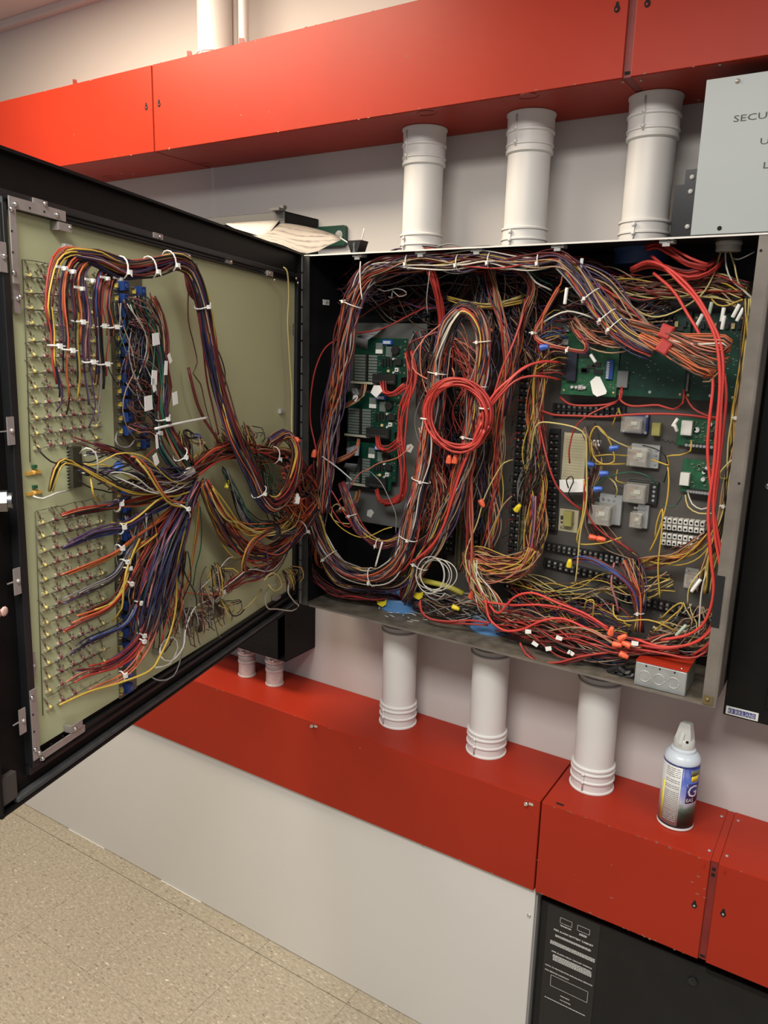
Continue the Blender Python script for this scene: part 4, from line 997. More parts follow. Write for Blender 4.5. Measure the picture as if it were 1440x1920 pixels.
# paper strips, tags
o, M, W, H = block('paper_strip', 'yellowed ruled paper strip taped on the mounting plate', (1055, 812, 1098, 905), -.0188, .0006, CREAMP, 'paper')
mb = MB()
for i in range(16): mb.box(W*.12, W*.86, H*(.05+.058*i), H*(.05+.058*i)+.0006, .00062, .00068, M)
part('ruled_lines', mb, mat('faded_print', (.24, .22, .15), .7), o)
o, M, W, H = block('paper_strip', 'short cream paper note marked 65- low on the mounting plate', (1048, 955, 1084, 997), -.0188, .0006, CREAMP, 'paper')
lettering('65-', M @ Matrix.Translation((W*.1, H*.08, .0007)), .012, INK, o); part('ink_strip', MB().box(W*.1, W*.8, H*.34, H*.42, .00062, .0007, M).box(W*.08, W*.4, H*.5, H*.68, .00062, .0007, M), INK, o)
o, M, W, H = block('yellow_terminal', 'clear yellow terminal holder with wire loops on the cream note', (1060, 957, 1076, 985), -.0196, .016, mat('yellow_clear', (.45, .42, .14), .15, alpha=.8))
c = P(1076, 910, -.07); o = thing('paper_tag', 'torn white paper card leaning over the yellowed paper strip', 'tag', (c[0], -.07, c[2]))
part('tag_sheet', MB().prism([(-.030, -.010), (-.020, -.017), (.012, -.013), (.028, -.010), (.026, .001), (.021, .016), (-.032, .008)], 0, .0006, MW(c[0], -.07, c[2])), TAPEW, o)
o, M, W, H = block('label_tag', 'small white tag with ink marks above the blue wire nuts', (1112, 825, 1127, 836), -.05, .0006, TAPEW, 'tag')
part('ink_marks', MB().box(W*.15, W*.3, H*.3, H*.8, .00062, .0007, M).box(W*.4, W*.6, H*.3, H*.7, .00062, .0007, M).box(W*.7, W*.85, H*.4, H*.8, .00062, .0007, M), INK, o)
part('ink_writing', MB().tube([P(1242+3*i, 824+(i % 3)*2+i*.6, -.0188) for i in range(12)], .0008, 4), INK, fac); part('ink_writing', MB().tube([P(1150+3.2*i, 910+(i % 2)*4+i*.5, -.0188) for i in range(8)], .0008, 4), INK, fac)
# ribbon cables beside the zone boards
RB = mat('grey_ribbon', (.20, .21, .23), .5)
def ribbon(label, rows_):
    o = thing('ribbon_cable', label, 'cable', tuple(P(*rows_[0][0])))
    sheet('flat_cable', [[tuple(P(*q)) for q in r] for r in rows_], RB, o, .001)
ribbon('flat grey ribbon cable folded over the topmost stacked board', [[(664, 648, -.075), (668, 632, -.095), (690, 622, -.085), (716, 606, -.06)], [(690, 655, -.075), (690, 637, -.095), (704, 628, -.085), (722, 612, -.06)]])
ribbon('flat grey ribbon cable dropping past the lowest stacked board', [[(646, 845, -.08), (650, 840, -.10), (648, 868, -.105), (642, 876, -.085)], [(672, 830, -.08), (674, 838, -.10), (670, 870, -.105), (664, 884, -.085)]])
ribbon('short grey ribbon cable by the middle stacked board', [[(655, 735, -.08), (662, 727, -.09), (674, 730, -.08)], [(658, 748, -.08), (668, 742, -.09), (678, 742, -.08)]])
for px, py, lab, s in ((706, 732, 'white card tag across the gap above the middle stacked board', 1.), (666, 746, 'small white tag left of the middle stacked board', .55), (640, 955, 'white plastic tag at left inside the harness loop', .6), (768, 840, 'white marked tag beside the lowest stacked board', .7), (694, 962, 'clear grey tag hanging below the lowest stacked board', .7)):
    c = P(px, py, -.11); o = thing('paper_tag', lab, 'tag', (c[0], -.11, c[2])); a_ = rng.uniform(-.6, .6)
    part('tag_sheet', MB().prism([(-.014*s, -.010*s), (.004*s, -.016*s), (.016*s, .004*s), (.006*s, .014*s), (-.010*s, .009*s)], 0, .0006, MW(c[0], -.11, c[2], a_)), TAPEW if s != .7 else GREYP, o)

# blue bushings and grey bushing
for (x, z, s, lab) in ((-.7855, CB+WT, 1, 'blue plastic bushing on the leftmost lower conduit, cabinet floor'), (-.5398, CB+WT, 1, 'blue plastic bushing on the middle lower conduit, cabinet floor'), (-.285, CB+WT, 1, 'blue plastic bushing wrapped with black tape, cabinet floor right'), (-.2825, CT-WT, -1, 'dark blue plastic bushing under the cabinet top at right')):
    M = Matrix.Translation((x, PY, z+.0004*s)) @ (Matrix.Rotation(math.pi, 4, 'X') if s < 0 else I4)
    o = thing('conduit_bushing', lab, 'bushing', (x, PY, z))
    part('ring', MB().lathe([(.0535, 0), (.0535, .003), (.0500, .004), (.0500, .006), (.0485, .0065), (.0485, .026), (.046, .029), (.039, .029), (.036, .024), (.036, .004)], M, 32), BLUER if s > 0 else mat('dark_blue_bushing', (.02, .05, .14), .45), o)
    part('dark_bore', MB().cyl(.0335, .003, .0035, M, 24), DARKHOLE, o)
M = Matrix.Translation((P(1367, 455, -.12)[0], -.12, CT-WT-.0002)) @ Matrix.Rotation(math.pi, 4, 'X')
o = thing('conduit_bushing', 'pale grey ribbed bushing under the cabinet top, far right', 'bushing', M.translation)
part('ring', MB().lathe([(.022, 0), (.022, .004), (.0205, .005), (.0205, .015), (.019, .016)], M, 28), GREYP, o)
# tie mounts under the cabinet top
for k, (px, py) in enumerate(((675, 484), (793, 477), (898, 470), (1049, 466), (1252, 458))):
    c = P(px, py, -.18); o = thing('tie_mount', 'grey cable tie mount under the cabinet top edge, number %s from the hinge' % ('one two three four five'.split()[k]), 'tie mount', (c[0], -.18, CT-WT), None)
    part('base', MB().box(c[0]-.012, c[0]+.012, -.192, -.170, CT-WT-.0062, CT-WT-.0004).box(c[0]-.006, c[0]+.006, -.1925, -.1885, CT-WT-.012, CT-WT-.0063), GREYP, o)
    part('screw', MB().dome(.003, .002, MW(c[0]+.004, -.1922, CT-WT-.0035), 8), STEEL, o)
# galvanised junction box with red lid
jx0, jx1 = P(1190, 1262, -.190)[0], P(1287, 1278, -.190)[0]; jz = CB+WT+.0003
jb = thing('junction_box', 'galvanised junction box with a red lid on the cabinet floor', 'box', ((jx0+jx1)/2, -.15, jz))
part('body', MB().box(jx0, jx1, -.190, -.110, jz, jz+.0480), GALV, jb, bevel=.002)
part('red_lid', MB().box(jx0-.0005, jx1+.0005, -.191, -.109, jz+.0484, jz+.0500), RED, jb, bevel=.0006)
for k in range(3):
    xk = jx0+(jx1-jx0)*(.2+.28*k); mb = MB(); mb.tube([(xk+.0105*math.cos(a), -.1903, jz+.022+.0105*math.sin(a)) for a in np.linspace(0, 6.283, 22)], .0007, 4)
    part('knockout', mb, mat('knockout_groove', (.60, .62, .62), .4, metal=.5), jb)
for x in (jx0+.02, jx1-.022, jx0+.045): part('hole', MB().cyl(.0018, 0, .0006, MW(x, -.1901, jz+.043), 8), DARKHOLE, jb)
part('screw', MB().dome(.003, .002, Matrix.Translation((jx1-.012, -.18, jz+.050)), 8), CHROME, jb)
o = thing('tape_wrap', 'crumpled black tape bundle beside the galvanised junction box', 'tape', tuple(P(1160, 1262, -.16)))
r_ = random.Random(2)
for k in range(6):
    c = P(1150+6*k, 1254+3*(k % 3)+k*1.5, -.16); M = MW(c[0], -.16, c[2], r_.uniform(-.6, .6))
    part('tape_fold', MB().box(-.013, .013, -.006, .006, -.01, .008, M, 0, .004), TAPE, o)
o = thing('tie_clippings', 'scatter of clipped white tie ends on the cabinet floor edge', 'clippings', tuple(PZ(762, 1155, CB+WT)))
mb = MB()
for k in range(26):
    px, py = 762+r_.gauss(0, 22), 1152+r_.gauss(0, 6); c = PZ(px, py+(px-762)*.25, CB+WT+.002); a_ = r_.uniform(0, 3.14); l_ = r_.uniform(.004, .012)
    if c[1] < CY+.004: c[1] = CY+.006
    mb.tube([c-np.array([l_*math.cos(a_), l_*.3*math.sin(a_), 0]), c+np.array([l_*math.cos(a_), l_*.3*math.sin(a_), .001])], .0008, 4)
part('clipped_ends', mb, NYLON, o, kind='stuff')
o = thing('yellow_insulation', 'yellow slit tubing lying across the cabinet floor by the white coil', 'tube', tuple(P(770, 1085, -.10)))
part('tube', MB().tube(catmull(np.array([P(755, 1080, -.10), P(800, 1090, -.11), P(840, 1100, -.11), P(868, 1113, -.10)]))[0], .0065, 8), mat('olive_yellow', (.42, .38, .05), .5), o)
for px, py, lab in ((715, 1127, 'yellow plastic flap left of the leftmost blue bushing'), (783, 1113, 'yellow plastic flap right behind the leftmost blue bushing')):
    c = P(px, py, -.12); o = thing('yellow_flap', lab, 'plastic scrap', tuple(c))
    part('flap', MB().prism([(-.014, .004), (-.010, -.010), (.004, -.014), (.014, -.006), (.016, .008), (.004, .002)], 0, .0012, MW(c[0], -.12, c[2])), YELP, o)

# ------------------------------------------------------------------ wiring on the door
# descending strands over the upper lamps, all fed from one trunk
trunk_in = [(215, 499, .030), (250, 504, .030), (290, 502, .030)]
strands = [
 ('yellow, maroon and navy strand hanging over the first lamp column', [(92, 782), (108, 755), (112, 735), (105, 700), (100, 672), (99, 622), (92, 575), (97, 530), (108, 490), (130, 474), (165, 479), (195, 492)], ['yellow', 'maroon', 'navy', 'orange', 'yellow', 'red', 'purple']),
 ('orange and navy strand hanging over the second lamp column', [(122, 777), (127, 745), (122, 697), (125, 635), (120, 585), (119, 545), (126, 505), (142, 482), (170, 484), (198, 495)], ['orange', 'navy', 'orange', 'red', 'purple', 'black']),
 ('yellow and maroon strand hanging over the third lamp column', [(143, 750), (147, 700), (143, 640), (144, 585), (139, 545), (144, 512), (160, 492), (180, 489), (200, 497)], ['maroon', 'yellow', 'navy', 'purple', 'brown', 'orange']),
 ('purple and navy strand hanging over the fourth lamp column', [(161, 800), (172, 760), (165, 697), (162, 640), (166, 590), (160, 545), (159, 515), (170, 494), (186, 490), (205, 499)], ['purple', 'navy', 'pink', 'maroon', 'grey', 'purple']),
 ('red and blue grey strand hanging over the fifth lamp column', [(180, 720), (186, 665), (184, 610), (180, 562), (184, 525), (192, 506), (210, 500)], ['red', 'navy', 'yellow', 'maroon', 'blue']),
 ('dark strand hanging over the sixth lamp column beside orange ones', [(184, 790), (192, 715), (188, 650), (185, 590), (184, 548), (190, 520), (202, 505), (214, 502)], ['black', 'navy', 'maroon', 'grey', 'red']),
 ('orange and dusty red strand nearest the blue switch blocks', [(199, 722), (203, 670), (208, 612), (200, 575), (205, 535), (212, 515), (222, 504)], ['orange', 'salmon', 'red', 'navy', 'black']),
]
for i, (lab, pts, pl) in enumerate(strands):
    k = len(pts)
    harness('wire_harness', lab, dd([(p[0], p[1], .010+.016*min(1, j/3.)) for j, p in enumerate(pts)]), 8, [.003]+[.0050]*(k-4)+[.0055, .006, .006], pl, 20+i, ties=(.36,) if i % 2 else (.43,), wr=.00120, jit=.42, cut=-.55)
harness('wire_harness', 'thick multicoloured trunk harness arching from the lamps down to hinge side', dd([(108, 492, .018), (126, 477, .022), (150, 480, .026), (185, 486, .030), (215, 499, .032), (250, 505, .032), (290, 499, .034), (325, 488, .036), (350, 496, .040), (366, 524, .045), (380, 573, .045), (393, 640, .045), (404, 695, .045), (418, 751, .050), (432, 795, .060), (450, 838, .065), (473, 890, .065), (490, 930, .070), (510, 947, .080), (532, 930, .085), (548, 895, .08), (556, 855, .07), (548, 825, .05), (530, 815, .03), (505, 830, .02)]), 46, [.0025, .004, .007, .010, .012, .012, .012, .012, .012, .012, .012, .013, .013, .014, .015, .015, .014, .014, .015, .016, .016, .014, .012, .010, .008], 'door', 30, ties=(.11, .17, .22, .33, .68), wr=.0015)
harness('wire_harness', 'red and maroon harness running level from white-taped hub towards hinge', dd([(345, 895, .03), (365, 880, .035), (388, 864, .035), (412, 852, .035), (450, 845, .032), (490, 850, .03), (525, 856, .03), (550, 866, .035), (572, 890, .045), (590, 915, .05)]), 40, [.008, .011, .013, .013, .013, .014, .014, .014, .014, .012], 'maroon red maroon brown red orange navy maroon yellow black tan red'.split(), 31, ties=(.30, .62, .8), wr=.0014, jit=.4)
harness('wire_harness', 'navy and maroon harness falling from the blue switch blocks to the hub', dd([(270, 590, .018), (285, 615, .022), (296, 650, .025), (303, 690, .026), (304, 730, .028), (302, 765, .03), (310, 800, .03), (324, 829, .032), (338, 852, .034), (356, 880, .034)]), 26, [.006, .008, .009, .010, .010, .010, .010, .011, .011, .010], 'maroon navy purple maroon orange navy black green tan maroon'.split(), 32, ties=(.58, .88), wr=.0014, jit=.35)
harness('wire_harness', 'second dark strand bowing out right of the blue switch blocks', dd([(284, 560, .016), (300, 590, .02), (310, 640, .024), (312, 690, .026), (318, 725, .026), (312, 760, .028), (312, 800, .028), (330, 840, .03)]), 10, .006, 'navy tan orange black maroon yellow'.split(), 33, wr=.0013, jit=.6)
harness('wire_harness', 'teal and black strand dropping to the white-taped hub', dd([(268, 640, .016), (285, 720, .018), (292, 790, .022), (297, 830, .026), (312, 858, .03), (335, 884, .034), (352, 890, .034)]), 12, [.008, .008, .007, .006, .006, .006, .006], 'green black navy black grey green'.split(), 34, ties=(.62,), wr=.0013, jit=.5)
# fan from the hub to the lower lamps
fan = [
 ('orange red strand fanning to the top rows of lower lamps', [(362, 915), (320, 925), (250, 943), (200, 950), (155, 957), (100, 974)], 'red orange maroon orange black red'.split(), 8),
 ('purple and navy strand fanning left under the orange red one', [(362, 918), (320, 940), (287, 957), (237, 987), (205, 994), (175, 1001), (140, 1017), (105, 1030)], 'purple navy purple black blue'.split(), 8),
 ('bright orange strand fanning to the middle of lower lamps', [(362, 918), (330, 945), (300, 970), (250, 1007), (212, 1037), (160, 1062), (100, 1085)], 'orange red yellow orange black orange red'.split(), 9),
 ('grey purple strand fanning left below the bright orange one', [(362, 920), (330, 952), (300, 980), (252, 1022), (225, 1067), (207, 1085), (160, 1108), (107, 1136)], 'purple grey navy grey black purple'.split(), 8),
 ('yellow and dark red strand curving down to lower lamps', [(362, 920), (330, 958), (285, 1000), (245, 1035), (232, 1092), (212, 1127), (175, 1143), (130, 1156)], 'yellow maroon maroon black orange yellow'.split(), 8),
 ('orange red strand to the lamps left of the blue blocks', [(362, 922), (320, 975), (275, 1030), (240, 1095), (205, 1140), (150, 1168), (105, 1190)], 'orange red orange brown'.split(), 7),
 ('slate blue strand curving left across the lower blue blocks', [(362, 922), (325, 985), (285, 1050), (258, 1130), (240, 1165), (214, 1181), (167, 1201), (125, 1231)], 'purple navy blue grey black purple'.split(), 9),
 ('maroon and purple strand reaching the lower left lamps', [(362, 925), (330, 1000), (300, 1080), (284, 1140), (264, 1192), (236, 1226), (189, 1252), (130, 1258)], 'maroon purple navy maroon red'.split(), 12),
 ('red strand reaching the second lowest lamp row', [(362, 925), (335, 1000), (305, 1090), (285, 1160), (255, 1215), (215, 1248), (160, 1265), (111, 1292)], 'red maroon salmon red'.split(), 6),
 ('orange strand ending at the lowest lamp row', [(300, 1140), (285, 1200), (250, 1250), (215, 1275), (178, 1291), (142, 1306)], 'orange orange salmon'.split(), 5),
]
for i, (lab, pts, pl, n) in enumerate(fan):
    k = len(pts); rr = [.010]+[.0075]*2+[.0058]*(k-5)+[.005, .004]
    while len(rr) < k: rr.append(.003)
    ofs = [(p[0], p[1], .034-.022*j/(k-1)) for j, p in enumerate(pts)]
    harness('wire_harness', lab, dd(ofs), n, rr[:k], pl, 50+i, ties=(.62,), wr=.0013, jit=.3, cut=.16)
harness('wire_harness', 'heavy navy and green cascade falling straight down from the hub', dd([(365, 905, .04), (350, 935, .045), (325, 985, .045), (300, 1040, .042), (280, 1100, .035), (268, 1150, .028), (258, 1200, .02)]), 34, [.013, .014, .018, .022, .024, .024, .018], 'navy black green navy purple maroon blue pink black red navy'.split(), 62, ties=(.26,), wr=.0014, jit=.35, cut=.35)
harness('wire_harness', 'purple and pink cascade falling right of the navy cascade', dd([(368, 908, .045), (355, 940, .05), (342, 985, .045), (325, 1040, .04), (305, 1110, .035), (290, 1165, .03), (275, 1210, .02)]), 22, [.010, .012, .014, .016, .018, .016, .012], 'purple navy pink purple red maroon grey orange'.split(), 63, wr=.0014, jit=.35, cut=.3)
harness('wire_harness', 'dark tangle of brown and orange leads low on the panel', dd([(330, 1030, .03), (320, 1090, .03), (312, 1140, .025), (300, 1190, .02), (285, 1230, .015)]), 36, [.015, .025, .030, .028, .02], 'brown orange black maroon white brown red black'.split(), 64, wr=.0011, jit=.9, cut=.5)
harness('wire_harness', 'loose dark leads spread over the upper blue switch blocks', dd([(245, 560, .014), (258, 620, .014), (262, 690, .014), (262, 760, .014), (270, 800, .014), (290, 815, .02)]), 46, [.016, .022, .024, .024, .02, .012], 'black maroon black grey navy white brown tan maroon green'.split(), 65, wr=.0009, jit=1.1, cut=.55)
harness('wire_harness', 'short leads spread over the lower blue switch blocks', dd([(262, 960, .014), (262, 1030, .014), (264, 1110, .014), (262, 1190, .014), (258, 1240, .014)]), 34, [.018, .022, .024, .022, .015], 'black navy brown grey white maroon orange navy'.split(), 66, wr=.0010, jit=1.0, cut=.5)
for i, (y0, y1) in enumerate(((560, 600), (610, 640), (660, 690), (710, 735), (755, 775), (800, 812))):
    harness('wire_harness', 'thin dark leads crossing from blue switch block to harness, height step %s of six' % 'one two three four five six'.split()[i], dd([(240, y0, .012), (258, y0+8, .022), (276, (y0+y1)/2, .024), (296, y1+14, .026)]), 9, [.004, .010, .010, .006], 'maroon black brown navy salmon grey'.split(), 70+i, wr=.0009, jit=.9)
# right lower branch and connectors
harness('wire_harness', 'orange and navy harness sagging from the hub to the hinge, lower right', dd([(380, 905, .04), (392, 935, .04), (410, 972, .038), (430, 1005, .038), (458, 1030, .04), (490, 1040, .045), (525, 1030, .05), (552, 1003, .055), (572, 975, .06), (590, 950, .06)]), 44, [.009, .012, .014, .015, .016, .017, .017, .017, .016, .014], 'orange maroon navy yellow red brown orange black tan red purple orange'.split(), 80, ties=(.86,), wr=.0015, jit=.4)
harness('wire_harness', 'pale yellow and orange wires looping above the sagging harness', dd([(395, 915, .045), (425, 965, .05), (455, 985, .05), (485, 995, .055), (515, 995, .065), (545, 975, .07), (556, 945, .07)]), 14, [.008, .012, .012, .011, .011, .012, .01], 'yellow paleyellow orange yellow brown'.split(), 81, wr=.0014, jit=.5)
harness('wire_harness', 'orange bundle dropping from the sagging harness to lower sockets', dd([(565, 985, .055), (540, 1020, .05), (520, 1050, .045), (495, 1072, .04), (460, 1078, .035), (440, 1092, .03), (412, 1112, .025), (390, 1130, .02)]), 22, [.012, .011, .010, .010, .009, .008, .007, .007], 'orange maroon red purple white brown orange salmon'.split(), 82, ties=(.9,), wr=.0013, jit=.6)
harness('wire_harness', 'dark wires running over the sagging harness with black tape', dd([(420, 880, .03), (440, 925, .03), (460, 965, .035), (485, 985, .045), (510, 985, .055), (535, 995, .06), (560, 985, .06)]), 14, .009, 'black grey navy green black'.split(), 83, wr=.0013, jit=.7)
harness('wire_harness', 'orange loop of wire hanging below the black tape', dd([(520, 990, .06), (495, 1000, .06), (472, 1020, .055), (460, 1045, .05), (456, 1065, .04), (470, 1075, .03)]), 12, .006, 'orange yellow brown red orange'.split(), 84, wr=.0013, jit=.5)
for i, (px, py, w_, lab) in enumerate(((408, 1085, .020, 'brown leads tangled on the topmost lower right socket'), (392, 1122, .020, 'white and yellow leads tangled on middle left lower socket'), (418, 1145, .022, 'brown loops of lead tangled on the middle right lower socket'), (352, 1160, .020, 'white and black leads tangled on the lowest left socket'), (376, 1172, .018, 'pale leads tangled on the lowest right socket'), (354, 835, .016, 'thin yellow and brown leads tangled on upper left middle socket'), (424, 825, .014, 'thin green and brown leads tangled on upper centre socket'), (472, 818, .016, 'thin maroon leads tangled on upper right socket'), (543, 1085, .016, 'brown and white leads tangled at the lower hinge corner'))):
    harness('wire_harness', lab, dd([(px-9, py-16, .010), (px, py-6, .022), (px+4, py+6, .026), (px+2, py+16, .020)]), 20, [w_*.5, w_, w_, w_*.6], ('white brown black grey tan maroon' if i in (1, 3, 4) else 'brown maroon tan black yellow').split(), 800+i, wr=.0009, jit=1.5, cut=.4)
harness('wire_harness', 'green and dark wires drooping below the level red harness', dd([(470, 850, .035), (488, 880, .03), (500, 920, .03), (520, 950, .04), (540, 975, .05)]), 24, [.014, .02, .024, .02, .012], 'maroon black brown green maroon'.split(), 812, wr=.0011, jit=1.0)
harness('wire_harness', 'brown and maroon wires arching behind the hinge side loop', dd([(500, 850, .02), (515, 828, .025), (535, 818, .03), (550, 830, .035), (560, 860, .045)]), 22, .009, 'brown maroon tan black yellow'.split(), 813, wr=.0014, jit=.8)
c = D(512, 996, .075); o = thing('tape_band', 'black tape band around the orange wires near the hinge', 'tape', tuple(c))
part('band', MB().lathe([(.016, -.008), (.0175, -.006), (.0175, .006), (.016, .008)], MD(*duv(512, 996, .06), .058) @ Matrix.Rotation(math.pi/2, 4, 'Y') @ Matrix.Rotation(.4, 4, 'X'), 14), TAPE, o)
c = D(358, 900, .045); o = thing('tape_hub', 'white taped hub where the door harnesses meet', 'tape', tuple(c))
for i, (px, py, a_) in enumerate(((352, 884, .3), (358, 905, -.3), (360, 925, .5), (352, 950, .1))):
    u, v = duv(px, py, .04); M = MD(u, v, .040, a_)
    part('tape_fold', MB().prism([(-.014, -.003), (-.004, -.008), (.013, -.005), (.010, .004), (.002, .007), (-.011, .005)], 0, .006, M), mat('masking_tape', (.70, .66, .54), .6), o)
def hub_fuzz():
    harness('wire_harness', 'white and grey leads sweeping left from the hub to black sockets', dd([(365, 892, .045), (330, 905, .05), (290, 900, .045), (250, 885, .04), (210, 880, .03), (178, 885, .02), (155, 880, .014)]), 18, [.008, .010, .014, .016, .018, .015, .012], 'white grey black white purple yellow black navy'.split(), 90, wr=.0012, jit=.8)
    harness('wire_harness', 'maroon leads arching left from the hub to upper black socket', dd([(362, 900, .045), (310, 915, .045), (260, 875, .04), (235, 855, .035), (190, 840, .028), (150, 825, .02), (120, 815, .014)]), 9, [.008, .009, .008, .007, .006, .006, .01], 'maroon purple black brown red'.split(), 91, wr=.0012, jit=.6, cut=.2)
    harness('wire_harness', 'thin brown leads curving from pilot lamps over the black sockets', dd([(92, 920, .012), (102, 880, .02), (118, 862, .022), (145, 870, .022), (190, 895, .03), (240, 920, .035), (310, 925, .04), (355, 912, .04)]), 6, .004, 'brown maroon black yellow'.split(), 92, wr=.0012, jit=.7)
    harness('wire_harness', 'purple and black leads sagging behind the white taped hub', dd([(360, 880, .03), (320, 890, .035), (280, 895, .03), (250, 905, .03), (215, 920, .024), (180, 935, .016)]), 12, .011, 'purple black navy brown'.split(), 93, wr=.0012, jit=.8, cut=.3)
hub_fuzz()
wire('wire', 'long yellow wire sweeping from the hub to the lowest lamp row', dd([(358, 930, .045), (345, 1000, .05), (332, 1060, .045), (330, 1136, .045), (318, 1190, .045), (300, 1230, .05), (280, 1258, .05), (222, 1281, .03), (167, 1297, .02), (111, 1322, .010)]), .0017, 'yellow')
wire('wire', 'yellow wire bending from the fan to a lamp row, second longest', dd([(362, 920, .05), (330, 930, .05), (300, 935, .05), (260, 968, .04), (235, 982, .03), (207, 980, .012)]), .0016, 'yellow')
wire('wire', 'yellow wire arching high across hub into the upper left leads', dd([(360, 945, .05), (320, 938, .055), (300, 915, .055), (280, 880, .05), (262, 862, .045), (248, 856, .04), (236, 856, .03)]), .0016, 'orange')
wire('wire', 'yellow wire crossing the hub diagonally beside the orange arch', dd([(355, 952, .055), (320, 945, .058), (298, 920, .058), (276, 885, .055), (255, 860, .045)]), .0016, 'yellow')
wire('wire', 'bright yellow wire bowing down past the lower blue switch blocks', dd([(262, 1010, .03), (240, 1060, .032), (232, 1100, .03), (228, 1140, .022), (210, 1166, .012)]), .0016, 'yellow')
wire('wire', 'orange stub curling up beside lower blue switch blocks', dd([(268, 1235, .012), (262, 1222, .03), (254, 1245, .03), (246, 1258, .015)]), .0016, 'orange')
wire('wire', 'pale yellow wire hanging down the hinge side of the door panel', dd([(531, 501, .012), (537, 506, .018), (540, 520, .018), (541, 555, .014), (539, 600, .012), (541, 640, .012), (544, 684, .012), (547, 735, .012), (546, 775, .012), (546, 800, .018), (547, 822, .03)]), .0016, 'paleyellow', 5, .0008)
wire('wire', 'thick dark red cable slanting down right of the white tie', dd([(353, 689, .012), (360, 720, .016), (370, 757, .018), (385, 790, .02), (402, 815, .03), (415, 840, .03)]), .0026, 'maroon')
wire('wire', 'thin brown wire bowing beside the thick dark red cable', dd([(353, 540, .02), (353, 600, .014), (362, 640, .012), (370, 680, .012), (362, 700, .012), (376, 720, .014), (385, 760, .016), (400, 812, .03)]), .0011, 'brown')
wire('wire', 'second thin maroon wire falling from the trunk bend', dd([(357, 545, .03), (372, 560, .02), (386, 700, .018), (398, 760, .02), (410, 815, .03)]), .0016, 'maroon')
wire('wire', 'dark maroon cable hanging from the panel top clip', dd([(345, 490, .015), (350, 520, .02), (356, 548, .025), (368, 562, .03)]), .0040, 'maroon')
wire('wire', 'thin black wire bowing out right of the trunk harness', dd([(400, 640, .05), (414, 670, .045), (422, 700, .045), (422, 740, .05), (430, 790, .055)]), .0011, 'black')
wire('wire', 'long pale cable tie tail sticking out across the panel', dd([(291, 804, .040), (330, 795, .040), (389, 783, .035)]), .0022, NYLON, cat='tie')
wire('wire', 'black loop of wire by the upper middle socket', dd([(365, 815, .012), (350, 806, .03), (344, 812, .035), (356, 822, .035), (374, 820, .03), (384, 836, .03), (398, 852, .03)]), .0017, 'black')
wire('wire', 'white wire loop hanging past the door bottom edge at hinge', dd([(536, 1075, .02), (542, 1090, .03), (540, 1110, .035), (552, 1128, .03), (560, 1136, .02), (548, 1145, .012), (520, 1142, .012), (502, 1140, .014), (497, 1120, .02), (505, 1100, .03), (520, 1095, .03)]), .0015, 'white')
wire('wire', 'pale wire curl in front of the orange bundle by hinge', dd([(495, 1088, .05), (508, 1075, .055), (522, 1080, .055), (528, 1100, .05), (514, 1108, .05), (503, 1095, .045)]), .0015, 'paleyellow')
wire('wire', 'purple wire arc over the lower hinge side harness', dd([(478, 1012, .06), (494, 1020, .065), (502, 1045, .06), (500, 1070, .055), (488, 1082, .05), (468, 1080, .04)]), .0014, 'purple')
wire('wire', 'white wire arch running left from the lower middle socket', dd([(455, 1050, .03), (430, 1046, .03), (405, 1075, .025), (380, 1100, .02), (362, 1120, .015)]), .0010, 'white')
wire('wire', 'grey wire falling along white loops at the panel bottom', dd([(372, 1095, .02), (355, 1140, .025), (345, 1180, .03), (340, 1230, .035), (325, 1268, .03), (300, 1276, .02), (285, 1270, .01)]), .0013, 'grey')
wire('wire', 'white wire from lower sockets to hanging loop at bottom centre', dd([(392, 1125, .02), (365, 1140, .03), (348, 1180, .035), (343, 1215, .04), (320, 1240, .04), (300, 1230, .035), (305, 1205, .03), (325, 1195, .03), (333, 1215, .03), (318, 1245, .03), (290, 1252, .02)]), .0015, 'white')
wire('wire', 'pale wire draped along the lower panel edge towards the right', dd([(410, 1135, .025), (435, 1145, .025), (460, 1140, .025), (480, 1120, .025), (490, 1105, .02)]), .0014, 'paleyellow')
wire('wire', 'red wire crossing from lower sockets to the left leads', dd([(440, 1090, .03), (420, 1112, .03), (395, 1115, .028), (360, 1112, .025), (330, 1110, .02)]), .0011, 'orange')
wire('wire', 'thin black wire bowing under the lower right sockets', dd([(428, 1145, .012), (438, 1155, .02), (450, 1152, .02), (460, 1140, .015)]), .0013, 'black')
wire('wire', 'thin pale grey line stretched above the lower middle socket', dd([(455, 1046, .03), (420, 1060, .022), (390, 1085, .02), (358, 1125, .015)]), .0008, 'grey')
wire('wire', 'white wire lead curving left from the pilot lamps', dd([(62, 930, .012), (80, 935, .02), (105, 925, .02), (128, 920, .014)]), .0013, 'white')
wire('wire', 'white wire arch from upper black socket down to the leads', dd([(150, 850, .02), (162, 840, .035), (178, 848, .04), (184, 870, .04), (182, 888, .03)]), .0013, 'white')
wire('wire', 'black arch of wire between pilot lamps and black socket', dd([(70, 838, .012), (78, 850, .02), (95, 865, .022), (112, 870, .02), (130, 872, .014)]), .0011, 'black')
wire('wire', 'yellow wire hook below the lower black socket', dd([(168, 885, .02), (172, 910, .03), (176, 930, .03), (184, 938, .02)]), .0014, 'yellow')
wire('wire', 'white loop under the upper blue switch blocks', dd([(220, 810, .012), (217, 826, .02), (226, 838, .022), (242, 838, .022), (252, 826, .014)]), .0014, 'grey')
wire('wire', 'single thin red thread crossing the panel above the hub', dd([(300, 835, .02), (280, 850, .022), (264, 870, .025), (258, 890, .03)]), .0009, 'red')
wire('wire', 'thin green wire running down right of the cascade', dd([(375, 950, .035), (378, 990, .02), (376, 1030, .016), (368, 1060, .014), (362, 1100, .014)]), .0011, 'green')
